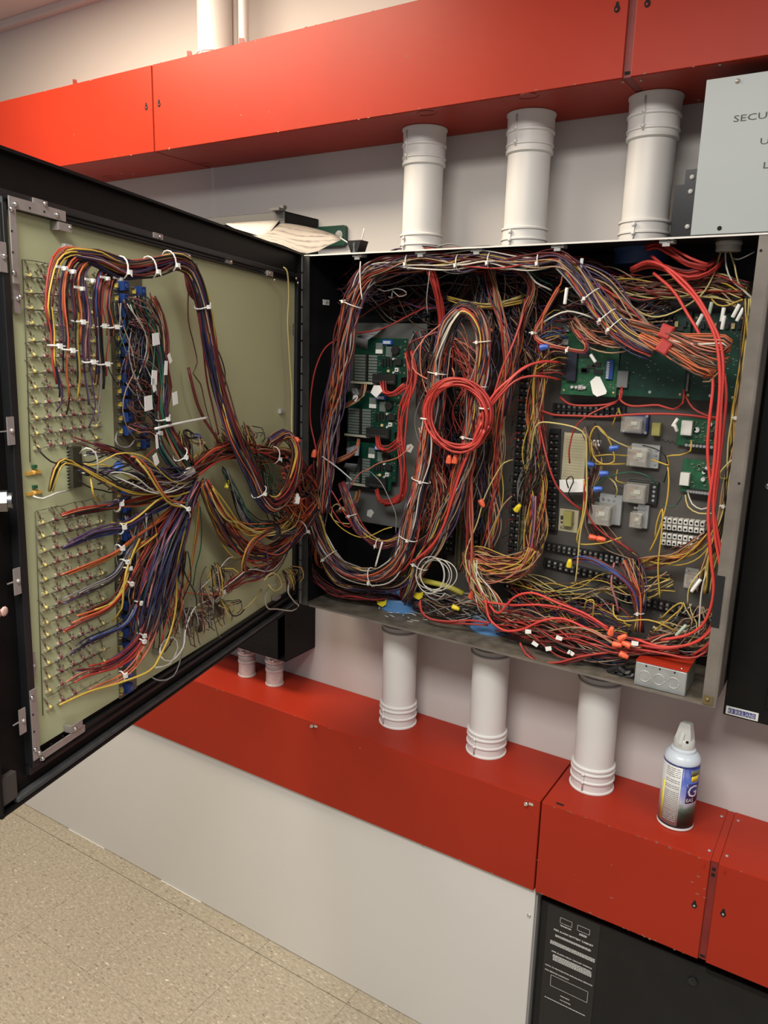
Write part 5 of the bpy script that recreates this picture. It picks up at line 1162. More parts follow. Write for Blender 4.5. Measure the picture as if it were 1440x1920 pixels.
wire('wire', 'thin orange brown wire falling below the hub to the sockets', dd([(370, 940, .035), (372, 985, .025), (365, 1030, .02), (355, 1080, .018), (340, 1125, .018), (320, 1160, .015)]), .0016, 'orange')
wire('wire', 'yellow thin wire dropping under the hub beside orange brown one', dd([(375, 935, .035), (365, 1010, .025), (358, 1060, .02), (345, 1100, .02), (330, 1140, .015)]), .0013, 'yellow')
wire('wire', 'thin black wire falling straight from hub to lower sockets', dd([(345, 960, .03), (346, 1000, .02), (344, 1060, .018), (342, 1120, .015)]), .0012, 'navy')
for px, py, w_, h_, a_, lab in ((292, 636, .018, .018, .1, 'square white tag beside the fourth blue switch block'), (289, 708, .014, .022, -.1, 'white tag with pencil mark at the middle of falling harness'), (311, 690, .008, .022, -.1, 'narrow white tag right of the falling harness'), (288, 722, .008, .020, .3, 'narrow slanted white tag below the pencil-marked one'), (278, 756, .020, .022, .05, 'big white tag over the lowest upper switch blocks'), (328, 747, .014, .020, .15, 'white tag standing off right of the falling harness'), (318, 672, .008, .014, .5, 'small white corner tag at right of the narrow tag'), (294, 828, .006, .022, .1, 'white sleeve above the hub on the teal strand'), (292, 862, .012, .018, .4, 'white slanted tag left above the hub')):
    u, v = duv(px, py, .045); M = MD(u, v, .045, a_); o = thing('wire_tag', lab, 'tag', M)
    part('tag_sheet', MB().prism([(-w_/2, -h_/2), (w_/2, -h_/2*.9), (w_/2*.95, h_/2), (-w_/2*.9, h_/2*.95)], 0, .0006, M), TAPEW, o)
for px, py, lab in ((112, 503, 'nylon tie anchor on the first lamp strand'), (128, 509, 'nylon tie anchor on the second lamp strand'), (145, 541, 'nylon tie anchor on the third lamp strand'), (165, 526, 'nylon tie anchor on the fourth lamp strand'), (193, 522, 'nylon tie anchor on the fifth lamp strand'), (217, 523, 'nylon tie anchor by the top blue switch block')):
    u, v = duv(px, py, .03); M = MD(u, v, .032); o = thing('tie_anchor', lab, 'tie', M)
    part('tie_head', MB().cbox((.003, 0, .003), (.006, .005, .006), M, 0, .001), NYLON, o); part('tie_tail', MB().cbox((-.005, .001, .002), (.012, .003, .0012), M), NYLON, o)
u, v = duv(134, 465, 0); M = MD(u, v, PO); o = thing('tie_anchor', 'adhesive nylon tie base above the harness arch', 'tie', M); part('tie_base', MB().cbox((0, 0, .003), (.016, .010, .0055), M, 0, .001), NYLON, o)
u, v = duv(533, 771, 0); M = MD(u, v, PO); o = thing('tie_anchor', 'grey adhesive tie base low on hinge side of panel', 'tie', M); part('tie_base', MB().cbox((0, 0, .003), (.020, .010, .0055), M, 0, .001), GREYP, o)

# ------------------------------------------------------------------ wiring in the cabinet
harness('wire_harness', 'maroon and orange jumble crossing the hinge from door to cabinet', dd([(535, 880, .05), (560, 900, .06)])+cc([(578, 915, -.19), (592, 945, -.18), (598, 985, -.16), (602, 1020, -.14)]), 44, [.02, .026, .028, .026, .022, .015], 'maroon red brown orange maroon black navy red tan'.split(), 100, wr=.0013, jit=.7)
harness('wire_harness', 'second jumble crossing the hinge lower down, mostly red', dd([(530, 935, .07), (556, 955, .07)])+cc([(575, 965, -.19), (590, 1000, -.17), (592, 1040, -.15), (600, 1055, -.12), (616, 1040, -.10)]), 30, [.02, .022, .022, .018, .014, .012, .012], 'red maroon orange brown navy red'.split(), 101, wr=.0013, jit=.7)
harness('wire_harness', 'tall multicoloured harness falling at the left inside the cabinet', cc([(800, 494, -.15), (765, 497, -.155), (735, 503, -.16), (705, 512, -.165), (678, 532, -.17), (660, 570, -.172), (650, 620, -.172), (640, 680, -.172), (628, 740, -.172), (616, 800, -.172), (608, 860, -.175), (604, 920, -.175), (602, 960, -.175)]), 52, [.012, .013, .014, .015, .018, .021, .021, .021, .022, .023, .022, .020, .018], 'mix', 102, ties=(.30,), wr=.0016, jit=.35)
harness('wire_harness', 'big multicoloured U shaped harness sweeping along cabinet bottom', cc([(572, 930, -.188), (585, 965, -.19), (598, 1005, -.188), (618, 1042, -.185), (645, 1070, -.18), (680, 1082, -.178), (715, 1078, -.178), (742, 1060, -.178), (760, 1025, -.178), (772, 980, -.178), (783, 930, -.178), (796, 870, -.176), (806, 815, -.172), (814, 760, -.168), (820, 700, -.165), (830, 650, -.165), (845, 605, -.165), (862, 583, -.165)]), 54, [.016, .018, .018, .018, .018, .018, .018, .018, .018, .018, .018, .018, .018, .018, .017, .016, .014, .011], 'loop', 103, ties=(.17, .30, .46, .60, .86), wr=.0017, jit=.3)
harness('wire_harness', 'striped pale harness leg falling from the arch on the right', cc([(850, 590, -.165), (868, 577, -.167), (888, 585, -.167), (902, 615, -.167), (906, 655, -.165), (902, 700, -.163), (893, 745, -.160), (885, 800, -.158), (876, 850, -.158), (864, 890, -.158), (852, 930, -.155), (838, 970, -.152), (818, 1010, -.15), (795, 1045, -.15), (778, 1080, -.145), (765, 1110, -.13), (758, 1130, -.09)]), 44, [.010, .010, .012, .013, .014, .014, .014, .015, .016, .017, .018, .018, .018, .017, .015, .013, .010], 'loop', 104, ties=(.14, .25, .38, .8), wr=.0016, jit=.35)
harness('wire_harness', 'inner strand of the U harness hugging the stacked boards', cc([(640, 905, -.15), (655, 945, -.155), (668, 985, -.155), (690, 1010, -.155), (718, 1020, -.155), (745, 1010, -.155), (770, 985, -.155), (790, 950, -.155)]), 20, [.008, .009, .009, .009, .009, .009, .009, .008], 'purple navy maroon yellow grey red purple tan'.split(), 105, ties=(.3, .55), wr=.0014, jit=.6)
harness('wire_harness', 'outer strand of the U harness drooping to the cabinet floor', cc([(596, 1000, -.17), (606, 1050, -.165), (628, 1085, -.16), (665, 1100, -.155), (705, 1104, -.15), (740, 1098, -.15), (765, 1080, -.15), (780, 1050, -.15)]), 20, .009, 'navy yellow maroon purple tan black'.split(), 106, wr=.0015, jit=.6)
harness('wire_harness', 'thin maroon leads lying along the cabinet floor at left', cc([(580, 1040, -.16), (590, 1080, -.155), (620, 1105, -.15), (660, 1115, -.14), (700, 1120, -.13), (735, 1118, -.11), (752, 1128, -.08)]), 16, .007, 'maroon maroon red brown black'.split(), 107, wr=.0012, jit=.9)
harness('wire_harness', 'red brown leads filling the middle of U harness', cc([(800, 800, -.13), (810, 870, -.13), (822, 930, -.13), (806, 985, -.13), (775, 1030, -.13)]), 26, .016, 'maroon red brown salmon tan'.split(), 108, wr=.0013, jit=.8, cut=.2)
harness('wire_harness', 'top harness running along under the cabinet top edge', cc([(665, 545, -.17), (690, 508, -.175), (740, 494, -.178), (793, 489, -.18), (850, 493, -.178), (898, 488, -.18), (950, 489, -.178), (1000, 490, -.178), (1046, 486, -.18), (1080, 505, -.175)]), 30, [.014, .014, .013, .012, .013, .012, .013, .012, .012, .012], 'maroon maroon tan yellow brown white purple black red maroon'.split(), 109, ties=(.32, .55, .67, .88), wr=.0016, jit=.55)
harness('wire_harness', 'dim maroon harness behind the top harness', cc([(700, 490, -.09), (770, 482, -.10), (850, 482, -.10), (930, 488, -.10), (1010, 494, -.09), (1090, 512, -.08), (1170, 530, -.08)]), 34, .014, 'dark', 110, wr=.0015, jit=.8)
harness('wire_harness', 'pale yellow harness crossing left to right behind the arch', cc([(840, 558, -.10), (880, 570, -.11), (920, 574, -.11), (960, 566, -.10), (985, 560, -.08)]), 12, .005, 'yel', 111, wr=.0014, jit=.7)
harness('wire_harness', 'maroon cables dropping from top harness behind the arch', cc([(800, 500, -.16), (812, 530, -.15), (820, 560, -.13), (826, 600, -.11), (828, 650, -.09)]), 10, .007, 'red', 112, wr=.0022, jit=.6)
harness('wire_harness', 'red leads spraying between the two legs of the arch', cc([(842, 640, -.10), (860, 660, -.11), (880, 700, -.11), (890, 760, -.10), (886, 820, -.09)]), 30, .020, 'red maroon salmon red brown'.split(), 113, wr=.0012, jit=1.0)
harness('wire_harness', 'left dark background leads under the arch legs', cc([(800, 620, -.07), (808, 720, -.07), (818, 820, -.07), (826, 920, -.07), (820, 1000, -.07)]), 40, .024, 'dark', 114, wr=.0013, jit=.9)
harness('wire_harness', 'dark leads packed along the third terminal strip from right', cc([(905, 500, -.08), (912, 600, -.09), (908, 700, -.09), (902, 800, -.085), (896, 900, -.085), (888, 1000, -.085)]), 44, .014, 'black maroon brown navy black grey purple tan'.split(), 115, wr=.0012, jit=1.1)
harness('wire_harness', 'orange and navy strand left of the tallest terminal strip', cc([(915, 500, -.11), (930, 560, -.115), (948, 620, -.115), (956, 680, -.11), (944, 740, -.10), (936, 810, -.095), (930, 880, -.09), (926, 960, -.085), (918, 1030, -.08)]), 20, [.009, .009, .008, .008, .009, .010, .012, .012, .010], 'orange navy maroon red tan purple yellow'.split(), 116, wr=.0014, jit=.8)
harness('wire_harness', 'tan and maroon strand curving off the top harness to strips', cc([(960, 492, -.15), (985, 510, -.14), (1000, 540, -.13), (985, 590, -.12), (972, 650, -.11), (960, 710, -.10), (950, 780, -.095)]), 14, .007, 'tan maroon brown orange navy'.split(), 117, wr=.0014, jit=.7)
harness('wire_harness', 'yellow orange wires packed right of the tallest terminal strip', cc([(1018, 600, -.08), (1012, 700, -.085), (1006, 780, -.09), (1004, 860, -.09), (1002, 930, -.09), (1000, 1000, -.095), (990, 1040, -.10), (960, 1060, -.105), (920, 1058, -.105), (890, 1052, -.10), (876, 1080, -.10)]), 36, [.008, .010, .012, .013, .013, .013, .012, .012, .012, .012, .012], 'orange yellow maroon brown tan yellow black red'.split(), 118, wr=.0013, jit=.9)
harness('wire_harness', 'black leads clumped between the two right terminal strips', cc([(1012, 790, -.085), (1008, 840, -.095), (1000, 880, -.10), (990, 910, -.095), (982, 945, -.09)]), 30, [.006, .010, .013, .011, .008], ['black', 'black', 'brown', 'grey'], 119, wr=.0010, jit=.9)
harness('wire_harness', 'pink and purple strand beside the yellow orange wires', cc([(1002, 930, -.10), (1001, 970, -.105), (996, 1010, -.105), (986, 1040, -.105), (955, 1066, -.105)]), 6, .004, 'pink purple pink tan'.split(), 120, wr=.0016, jit=.6)
harness('wire_harness', 'coiled swirl of brown and orange wires low at centre', cc([(1000, 1030, -.11), (985, 1060, -.115), (950, 1078, -.12), (910, 1076, -.12), (885, 1060, -.12), (880, 1045, -.115), (895, 1040, -.115), (930, 1050, -.115), (970, 1052, -.11), (1000, 1045, -.10)]), 26, .012, 'brown orange maroon tan salmon black yellow'.split(), 121, wr=.0013, jit=.8)
harness('wire_harness', 'yellow wires tumbling from centre swirl towards middle bushing', cc([(884, 1050, -.12), (888, 1085, -.125), (900, 1110, -.13), (915, 1135, -.13), (925, 1160, -.10), (922, 1180, -.07)]), 26, [.010, .012, .016, .018, .016, .012], 'yellow paleyellow white tan red yellow brown'.split(), 122, wr=.0014, jit=.8)
harness('wire_harness', 'purple and red harness slanting from top centre to orange ribbon', cc([(1052, 488, -.178), (1075, 512, -.175), (1100, 545, -.172), (1130, 585, -.17), (1160, 620, -.17), (1195, 645, -.168), (1225, 660, -.165)]), 48, [.012, .014, .016, .017, .016, .014, .011], 'purple navy maroon grey orange tan purple red yellow'.split(), 123, ties=(.38, .58, .72), wr=.0016, jit=.35)
harness('wire_harness', 'grey and tan strand above the purple harness', cc([(1060, 490, -.16), (1095, 512, -.16), (1130, 540, -.16), (1165, 575, -.158), (1195, 600, -.155), (1212, 625, -.15)]), 22, [.008, .012, .014, .014, .012, .01], 'grey tan black red yellow purple maroon'.split(), 124, wr=.0015, jit=.6)
harness('wire_harness', 'upper orange ribbon of wires looping near the flange', cc([(1190, 612, -.165), (1215, 618, -.17), (1245, 624, -.175), (1280, 634, -.178), (1320, 640, -.18), (1355, 642, -.182), (1362, 650, -.175), (1335, 655, -.165)]), 14, [.006, .006, .006, .008, .010, .011, .010, .008], 'ribbon', 125, wr=.0017, jit=.4)
harness('wire_harness', 'middle orange ribbon of wires fanning towards the red cables', cc([(1180, 605, -.17), (1210, 615, -.175), (1240, 626, -.178), (1275, 642, -.18), (1310, 660, -.18), (1345, 668, -.178), (1362, 664, -.17)]), 14, [.006, .007, .007, .010, .013, .013, .010], 'ribbon', 126, wr=.0017, jit=.4)
harness('wire_harness', 'lower orange ribbon of wires under red tape band', cc([(1200, 628, -.172), (1225, 642, -.176), (1250, 655, -.178), (1280, 672, -.18), (1310, 688, -.18), (1335, 698, -.178), (1318, 703, -.165)]), 14, [.006, .007, .007, .010, .012, .010, .008], 'ribbon', 127, wr=.0017, jit=.4)
for px, py, a_, lab in ((1248, 622, -.35, 'red tape band around the upper orange ribbon'), (1244, 650, -.5, 'red tape band around the lower orange ribbon')):
    c = P(px, py, -.180); o = thing('tape_band', lab, 'tape', tuple(c)); M = MW(c[0], -.178, c[2], a_)
    part('band', MB().box(-.010, .012, -.012, .012, -.009, .0075, M, 0, .003), mat('red_tape', (.42, .045, .04), .45), o)
harness('wire_harness', 'maroon and yellow harness crossing behind the red cables at top right', cc([(1130, 530, -.10), (1180, 535, -.11), (1240, 540, -.11), (1300, 540, -.11), (1350, 538, -.11), (1395, 552, -.12)]), 34, .014, 'maroon yellow tan brown red paleyellow black'.split(), 128, wr=.0015, jit=.8)
harness('wire_harness', 'yellow bundle running down the inside of right cabinet wall', cc([(1405, 560, -.13), (1402, 620, -.13), (1396, 690, -.13), (1388, 760, -.13), (1380, 830, -.13), (1370, 900, -.13), (1360, 960, -.13), (1345, 1010, -.13), (1330, 1060, -.12), (1322, 1110, -.11)]), 26, [.007, .007, .006, .008, .009, .009, .008, .008, .009, .010], 'yellow paleyellow brown yellow black tan'.split(), 129, ties=(.36, .68), wr=.0015, jit=.5)
harness('wire_harness', 'tan and maroon loops over the green control board', cc([(1075, 600, -.11), (1090, 625, -.13), (1115, 640, -.135), (1150, 645, -.14), (1180, 640, -.14), (1190, 625, -.13), (1160, 612, -.12)]), 18, [.006, .010, .010, .010, .010, .009, .008], 'tan maroon orange brown salmon'.split(), 130, wr=.0014, jit=.7)
harness('wire_harness', 'red and tan ring of wires left of the green control board', cc([(1048, 540, -.13), (1030, 570, -.13), (1014, 600, -.13), (1002, 625, -.13), (1012, 640, -.135), (1035, 648, -.14), (1065, 655, -.14), (1095, 660, -.14), (1100, 645, -.14), (1080, 620, -.13)]), 8, .0035, 'red salmon tan purple maroon'.split(), 131, ties=(.4, .7), wr=.0015, jit=.5)
harness('wire_harness', 'short leads fanning into the green control board terminals', cc([(1012, 640, -.10), (1030, 630, -.10), (1045, 625, -.09), (1060, 625, -.08)]), 22, [.008, .018, .022, .02], 'red maroon tan grey blue yellow'.split(), 132, wr=.0011, jit=.8)
harness('wire_harness', 'leads entering the lower green control board terminals', cc([(1010, 700, -.10), (1030, 695, -.10), (1045, 690, -.09), (1058, 690, -.08)]), 16, [.010, .018, .02, .018], 'red maroon tan yellow black'.split(), 133, wr=.0011, jit=.8)
harness('wire_harness', 'dim leads crossing the dark top of cabinet behind harness', cc([(650, 520, -.05), (720, 545, -.05), (800, 560, -.05), (880, 540, -.05), (960, 530, -.05), (1040, 560, -.05)]), 40, .03, 'dark', 134, wr=.0013, jit=1.1)
harness('wire_harness', 'dark tangle of leads over the top edge of green boards', cc([(1060, 560, -.08), (1110, 575, -.09), (1160, 590, -.09), (1210, 600, -.085), (1260, 590, -.08)]), 50, .022, 'black maroon brown tan navy black grey yellow'.split(), 145, wr=.0012, jit=1.2)
harness('wire_harness', 'dark tangle of leads at the upper centre of cabinet', cc([(940, 520, -.08), (960, 570, -.085), (985, 620, -.085), (1000, 680, -.08)]), 40, .022, 'black maroon brown tan navy black'.split(), 146, wr=.0011, jit=1.2)
harness('wire_harness', 'maroon leads hanging over the black socket relay area', cc([(1100, 880, -.06), (1104, 930, -.07), (1112, 980, -.065), (1126, 1010, -.06)]), 8, .006, 'maroon red brown black'.split(), 147, wr=.0012, jit=.9)
harness('wire_harness', 'tied fan of wires below the pale terminal blocks, white tie at base', cc([(1180, 1050, -.06), (1190, 1085, -.075), (1198, 1115, -.085), (1200, 1150, -.09), (1200, 1185, -.09)]), 26, [.018, .016, .012, .006, .008], 'orange brown navy yellow purple maroon tan'.split(), 135, ties=(.76,), wr=.0014, jit=.5)
harness('wire_harness', 'orange and yellow leads fanning under the pale terminal blocks', cc([(1330, 1005, -.11), (1300, 1030, -.10), (1268, 1045, -.09), (1235, 1050, -.08), (1205, 1055, -.07)]), 18, [.006, .009, .011, .012, .008], 'yellow orange tan brown maroon'.split(), 136, wr=.0013, jit=.9)
harness('wire_harness', 'blue navy and orange strand slanting over the slanted terminal rows', cc([(1075, 1052, -.08), (1105, 1050, -.09), (1140, 1065, -.10), (1170, 1085, -.10), (1190, 1110, -.095), (1198, 1140, -.09)]), 9, .0045, 'blue navy orange red maroon blue'.split(), 137, wr=.0018, jit=.6)
harness('wire_harness', 'maroon and red wires heaped along the cabinet floor right half', cc([(930, 1165, -.14), (975, 1172, -.15), (1020, 1185, -.155), (1070, 1200, -.158), (1120, 1212, -.16), (1170, 1222, -.155), (1220, 1222, -.14), (1270, 1215, -.12)]), 54, [.014, .018, .020, .020, .019, .017, .014, .014], 'maroon red maroon brown salmon tan black red'.split(), 138, wr=.0016, jit=.8)
harness('wire_harness', 'dark leads piled on the cabinet floor between the blue bushings', cc([(775, 1120, -.10), (820, 1130, -.10), (860, 1140, -.10), (900, 1150, -.10), (950, 1160, -.09)]), 40, .016, 'black brown grey maroon white tan black'.split(), 139, wr=.0011, jit=1.1)
harness('wire_harness', 'short leads hanging under the lowest row of terminals', cc([(955, 1118, -.06), (1000, 1132, -.075), (1060, 1150, -.085), (1120, 1168, -.09), (1180, 1185, -.09)]), 46, .020, 'maroon navy purple red yellow black brown'.split(), 140, wr=.0010, jit=1.2)
harness('wire_harness', 'tangle of pale and dark leads in the bottom right corner', cc([(1225, 1175, -.09), (1255, 1190, -.09), (1290, 1190, -.09), (1320, 1175, -.09), (1330, 1140, -.08)]), 40, .020, 'black white paleyellow grey maroon brown black tan'.split(), 141, wr=.0011, jit=1.2)
harness('wire_harness', 'thin yellow leads wandering across the lower mounting plate', cc([(960, 1085, -.07), (1020, 1100, -.07), (1080, 1108, -.07), (1140, 1100, -.07), (1200, 1105, -.07), (1260, 1090, -.07)]), 12, .012, 'yel', 142, wr=.0012, jit=1.2)
harness('wire_harness', 'brown leads wandering across the relays plate', cc([(1100, 800, -.05), (1120, 860, -.06), (1105, 920, -.06), (1110, 980, -.055), (1150, 1020, -.05), (1190, 1050, -.05)]), 9, .010, 'brown black maroon tan'.split(), 143, wr=.0011, jit=.9)
harness('wire_harness', 'red cables beside the stacked boards joining their black blocks', cc([(764, 660, -.10), (770, 700, -.105), (766, 730, -.11), (755, 770, -.11), (752, 820, -.11), (758, 880, -.11), (748, 930, -.11), (720, 940, -.10)]), 8, .008, 'red', 144, wr=.0020, jit=.7)
for i, (px, py) in enumerate(((700, 722), (690, 824), (690, 920))):
    harness('wire_harness', 'brown and orange leads plugged under %s stacked board' % ('topmost middle lowest'.split()[i]), cc([(px-18, py, -.085), (px-22, py+18, -.10), (px-38, py+30, -.11), (px-60, py+40, -.12)]), 8, .005, 'brown orange tan salmon yellow'.split(), 150+i, wr=.0015, jit=.7)
    harness('wire_harness', 'red leads plugged into black block of the %s stacked board' % ('topmost middle lowest'.split()[i]), cc([(px+18, py-4, -.088), (px+22, py+16, -.105), (px+40, py+18, -.11), (px+62, py+2, -.11)]), 5, .006, 'red', 155+i, wr=.0019, jit=.8)
# leads from terminal screws on the strips, alternating sides
for i, (xa, ya, xb, yb, n, lab, pl) in enumerate(((990, 640, 960, 1040, 34, 'maroon stub leads out of the left side of tallest terminal strip', 'maroon black maroon red'.split()), (998, 640, 972, 1040, 30, 'tan and brown stub leads out of the right side of tallest strip', 'tan brown black yellow'.split()), (1030, 815, 1026, 985, 16, 'maroon stub leads left of the short terminal strip', 'maroon red brown'.split()), (905, 640, 882, 1030, 30, 'stub leads beside the third terminal strip from right', 'maroon black red'.split()))):
    root = thing('stub_leads', lab, 'wires', tuple(P(xa, ya, -.04))); r_ = random.Random(i); s = -1 if 'left' in lab or 'beside' in lab else 1
    for k in range(n):
        t_ = (k+.5)/n; x, y = xa+(xb-xa)*t_, ya+(yb-ya)*t_
        if r_.random() < .25: continue
        l_ = r_.uniform(10, 22)
        part('wire', MB().tube(catmull(np.array([P(x, y, -.034), P(x+s*l_*.4, y+r_.uniform(-2, 2), -.046), P(x+s*l_, y+r_.uniform(-2, 8), -.050), P(x+s*l_*1.1, y+r_.uniform(8, 26), -.055)]), .008)[0], .0011, 4), wm(r_.choice(pl)), root)
# loose wires
W_ = wire
W_('wire', 'red wire bowing along the dark left wall inside the cabinet', cc([(650, 628, -.16), (612, 650, -.17), (592, 690, -.18), (583, 740, -.185), (582, 790, -.185), (590, 830, -.185), (596, 860, -.18)]), .0019, 'red')
W_('wire', 'red wire slanting above the topmost stacked board', cc([(660, 625, -.10), (690, 622, -.10), (720, 615, -.10), (760, 595, -.09), (800, 575, -.08)]), .0019, 'red')
W_('wire', 'maroon wire slanting across the dark upper left', cc([(672, 598, -.09), (700, 578, -.09), (730, 562, -.09), (765, 545, -.08)]), .0018, 'maroon')
W_('wire', 'white curl of wire under the top harness at left', cc([(705, 540, -.14), (722, 546, -.15), (742, 541, -.15), (758, 545, -.15), (762, 552, -.15), (748, 556, -.15), (736, 545, -.15), (735, 558, -.15), (728, 556, -.14)]), .0013, 'grey')
W_('wire', 'white tie tail hanging from the first tie mount', cc([(676, 490, -.188), (675, 510, -.19), (676, 535, -.188), (679, 562, -.186)]), .0014, NYLON, cat='tie')
W_('wire', 'black and white thin lead hanging right of second tie mount', cc([(806, 508, -.18), (802, 540, -.18), (800, 565, -.175), (802, 588, -.17)]), .0011, 'grey')
W_('wire', 'pink wire loop left of the red coil', cc([(795, 635, -.15), (775, 665, -.16), (774, 690, -.165), (790, 705, -.17), (815, 715, -.17), (838, 715, -.17), (852, 705, -.165), (848, 690, -.16)]), .0015, 'salmon')
W_('wire', 'orange wire bowing left of the harness arch', cc([(855, 575, -.15), (830, 605, -.15), (795, 635, -.16), (788, 660, -.165), (790, 700, -.165), (800, 735, -.165), (810, 745, -.165)]), .0014, 'salmon')
W_('wire', 'thick red cable bowing from arch down past the topmost board', cc([(830, 620, -.12), (800, 630, -.13), (775, 640, -.13), (764, 655, -.12), (770, 690, -.11), (765, 720, -.11)]), .0022, 'maroon')
# red coil and tails
ctr = np.array([858, 778]); root = thing('cable_coil', 'coil of thick red cable hanging in the middle of the cabinet', 'cable coil', tuple(P(858, 778, -.19)))
r_ = random.Random(5)
for k in range(9):
    rx, ry = 50+r_.uniform(0, 14), 57+r_.uniform(0, 13); dx, dy = r_.uniform(-4, 4), r_.uniform(-4, 4); yy = -.178-.0026*k
    pts = [P(ctr[0]+dx+rx*math.cos(a)+4*math.sin(a), ctr[1]+dy+ry*math.sin(a), yy+.004*math.sin(2*a+k)) for a in np.linspace(.4, .4+2*math.pi, 15)]
    part('cable_turn', MB().tube(catmull(np.array(pts))[0], .0026, 6), wm('red' if k % 3 else 'brightred'), root)
for px, py in ((797, 785), (908, 766)):
    c = P(px, py, -.19); part('cable_tie', MB().lathe([(.010, -.0015), (.0125, -.0015), (.0125, .0015), (.010, .0015)], MW(c[0], -.186, c[2]) @ Matrix.Rotation(math.pi/2, 4, 'X'), 14, 0, False), NYLON, root)
for k, (pts, lab, cl) in enumerate((
    ([(905, 790, -.185), (895, 810, -.188), (880, 845, -.188), (862, 890, -.187), (848, 935, -.185), (832, 985, -.18), (812, 1020, -.175), (785, 1045, -.17), (762, 1062, -.16), (752, 1100, -.12), (752, 1130, -.09)], 'thick red cable running from the coil down left to blue bushing', 'brightred'),
    ([(900, 785, -.18), (910, 765, -.18), (930, 735, -.178), (955, 712, -.17), (985, 688, -.15), (1020, 678, -.13), (1050, 680, -.10)], 'thick red cable running from the coil up right to control board', 'brightred'),
    ([(905, 780, -.182), (922, 755, -.18), (948, 725, -.175), (970, 700, -.165), (1000, 682, -.15), (1022, 680, -.14)], 'second red cable climbing beside the first from the coil', 'red'),
    ([(890, 820, -.182), (912, 775, -.182), (940, 740, -.18), (965, 715, -.172), (990, 706, -.16), (1020, 706, -.15), (1050, 712, -.12)], 'red cable passing the coil and levelling out to the right', 'red'),
    ([(915, 770, -.17), (928, 735, -.168), (942, 690, -.16), (960, 650, -.15), (978, 600, -.13), (985, 560, -.12)], 'red cable rising from the coil to the pale yellow harness', 'red'),
    ([(870, 860, -.17), (850, 910, -.17), (840, 960, -.168), (820, 1010, -.165), (800, 1040, -.16), (775, 1060, -.15)], 'slim red cable beside the thick one below the coil', 'red'))):
    W_('cable', lab, cc(pts), .0028 if k in (0, 1) else .0024, cl, cat='cable')
harness('wire_harness', 'five red cables bundled below the coil behind the arch leg', cc([(903, 775, -.17), (896, 800, -.165), (888, 830, -.16), (884, 880, -.14), (882, 940, -.13), (880, 1000, -.125), (880, 1050, -.12), (886, 1090, -.12)]), 9, [.007, .007, .007, .006, .007, .008, .008, .008], 'red salmon maroon red'.split(), 160, wr=.0020, jit=.4)
# heavy red cables on the right
RT = [([(1183, 503, -.15), (1215, 490, -.165), (1250, 502, -.175), (1280, 525, -.18), (1310, 560, -.183), (1335, 605, -.185), (1350, 640, -.187), (1356, 690, -.187), (1352, 760, -.187), (1347, 850, -.187), (1338, 930, -.187), (1340, 1000, -.187), (1350, 1060, -.187), (1352, 1120, -.185), (1340, 1170, -.182), (1312, 1200, -.178), (1275, 1212, -.172), (1235, 1212, -.165), (1190, 1198, -.155)], 'thick red cable sweeping down the right side, outermost one', 'brightred'),
 ([(1222, 480, -.15), (1245, 500, -.172), (1275, 530, -.178), (1305, 562, -.182), (1330, 605, -.186), (1345, 650, -.188), (1350, 720, -.19), (1344, 800, -.19), (1338, 880, -.19), (1328, 960, -.19), (1333, 1040, -.188), (1338, 1110, -.186), (1322, 1165, -.182), (1290, 1190, -.175), (1240, 1200, -.168)], 'thick red cable sweeping down the right side, middle one', 'brightred'),
 ([(1225, 512, -.15), (1262, 545, -.16), (1290, 590, -.165), (1308, 620, -.17), (1330, 670, -.17), (1337, 720, -.175), (1330, 790, -.18), (1327, 850, -.182), (1334, 920, -.184), (1342, 980, -.184), (1354, 1050, -.184), (1360, 1110, -.182), (1350, 1165, -.18), (1330, 1205, -.17), (1300, 1228, -.15)], 'thick red cable sweeping down the right side, crossing behind', 'brightred'),
 ([(1358, 700, -.183), (1362, 740, -.183), (1357, 800, -.183), (1348, 880, -.184), (1340, 950, -.185), (1330, 1000, -.185), (1334, 1060, -.184), (1344, 1130, -.182), (1330, 1180, -.18), (1300, 1205, -.175), (1250, 1216, -.17), (1200, 1210, -.16)], 'thick red cable down the right side nearest the flange', 'red')]
for pts, lab, cl in RT: W_('cable', lab, cc(pts), .0028, cl, cat='cable')
harness('wire_harness', 'sheaf of bright red cables entering under the dark blue bushing', cc([(1212, 466, -.12), (1235, 462, -.14), (1260, 480, -.15), (1290, 496, -.155), (1325, 502, -.15)]), 9, [.006, .010, .010, .009, .006], 'brightred red brightred'.split(), 161, wr=.0026, jit=.4)
harness('wire_harness', 'second sheaf of red cables looping left under the first', cc([(1183, 508, -.13), (1215, 497, -.15), (1250, 503, -.155), (1290, 515, -.15), (1325, 505, -.14), (1345, 490, -.12)]), 6, [.003, .006, .008, .008, .007, .006], 'brightred red maroon'.split(), 162, wr=.0026, jit=.4)
harness('wire_harness', 'dim red cables crossing behind toward the far right', cc([(1180, 515, -.10), (1215, 545, -.11), (1260, 550, -.11), (1300, 535, -.11), (1335, 510, -.11), (1350, 480, -.10)]), 5, .006, 'maroon red'.split(), 163, wr=.0024, jit=.6)
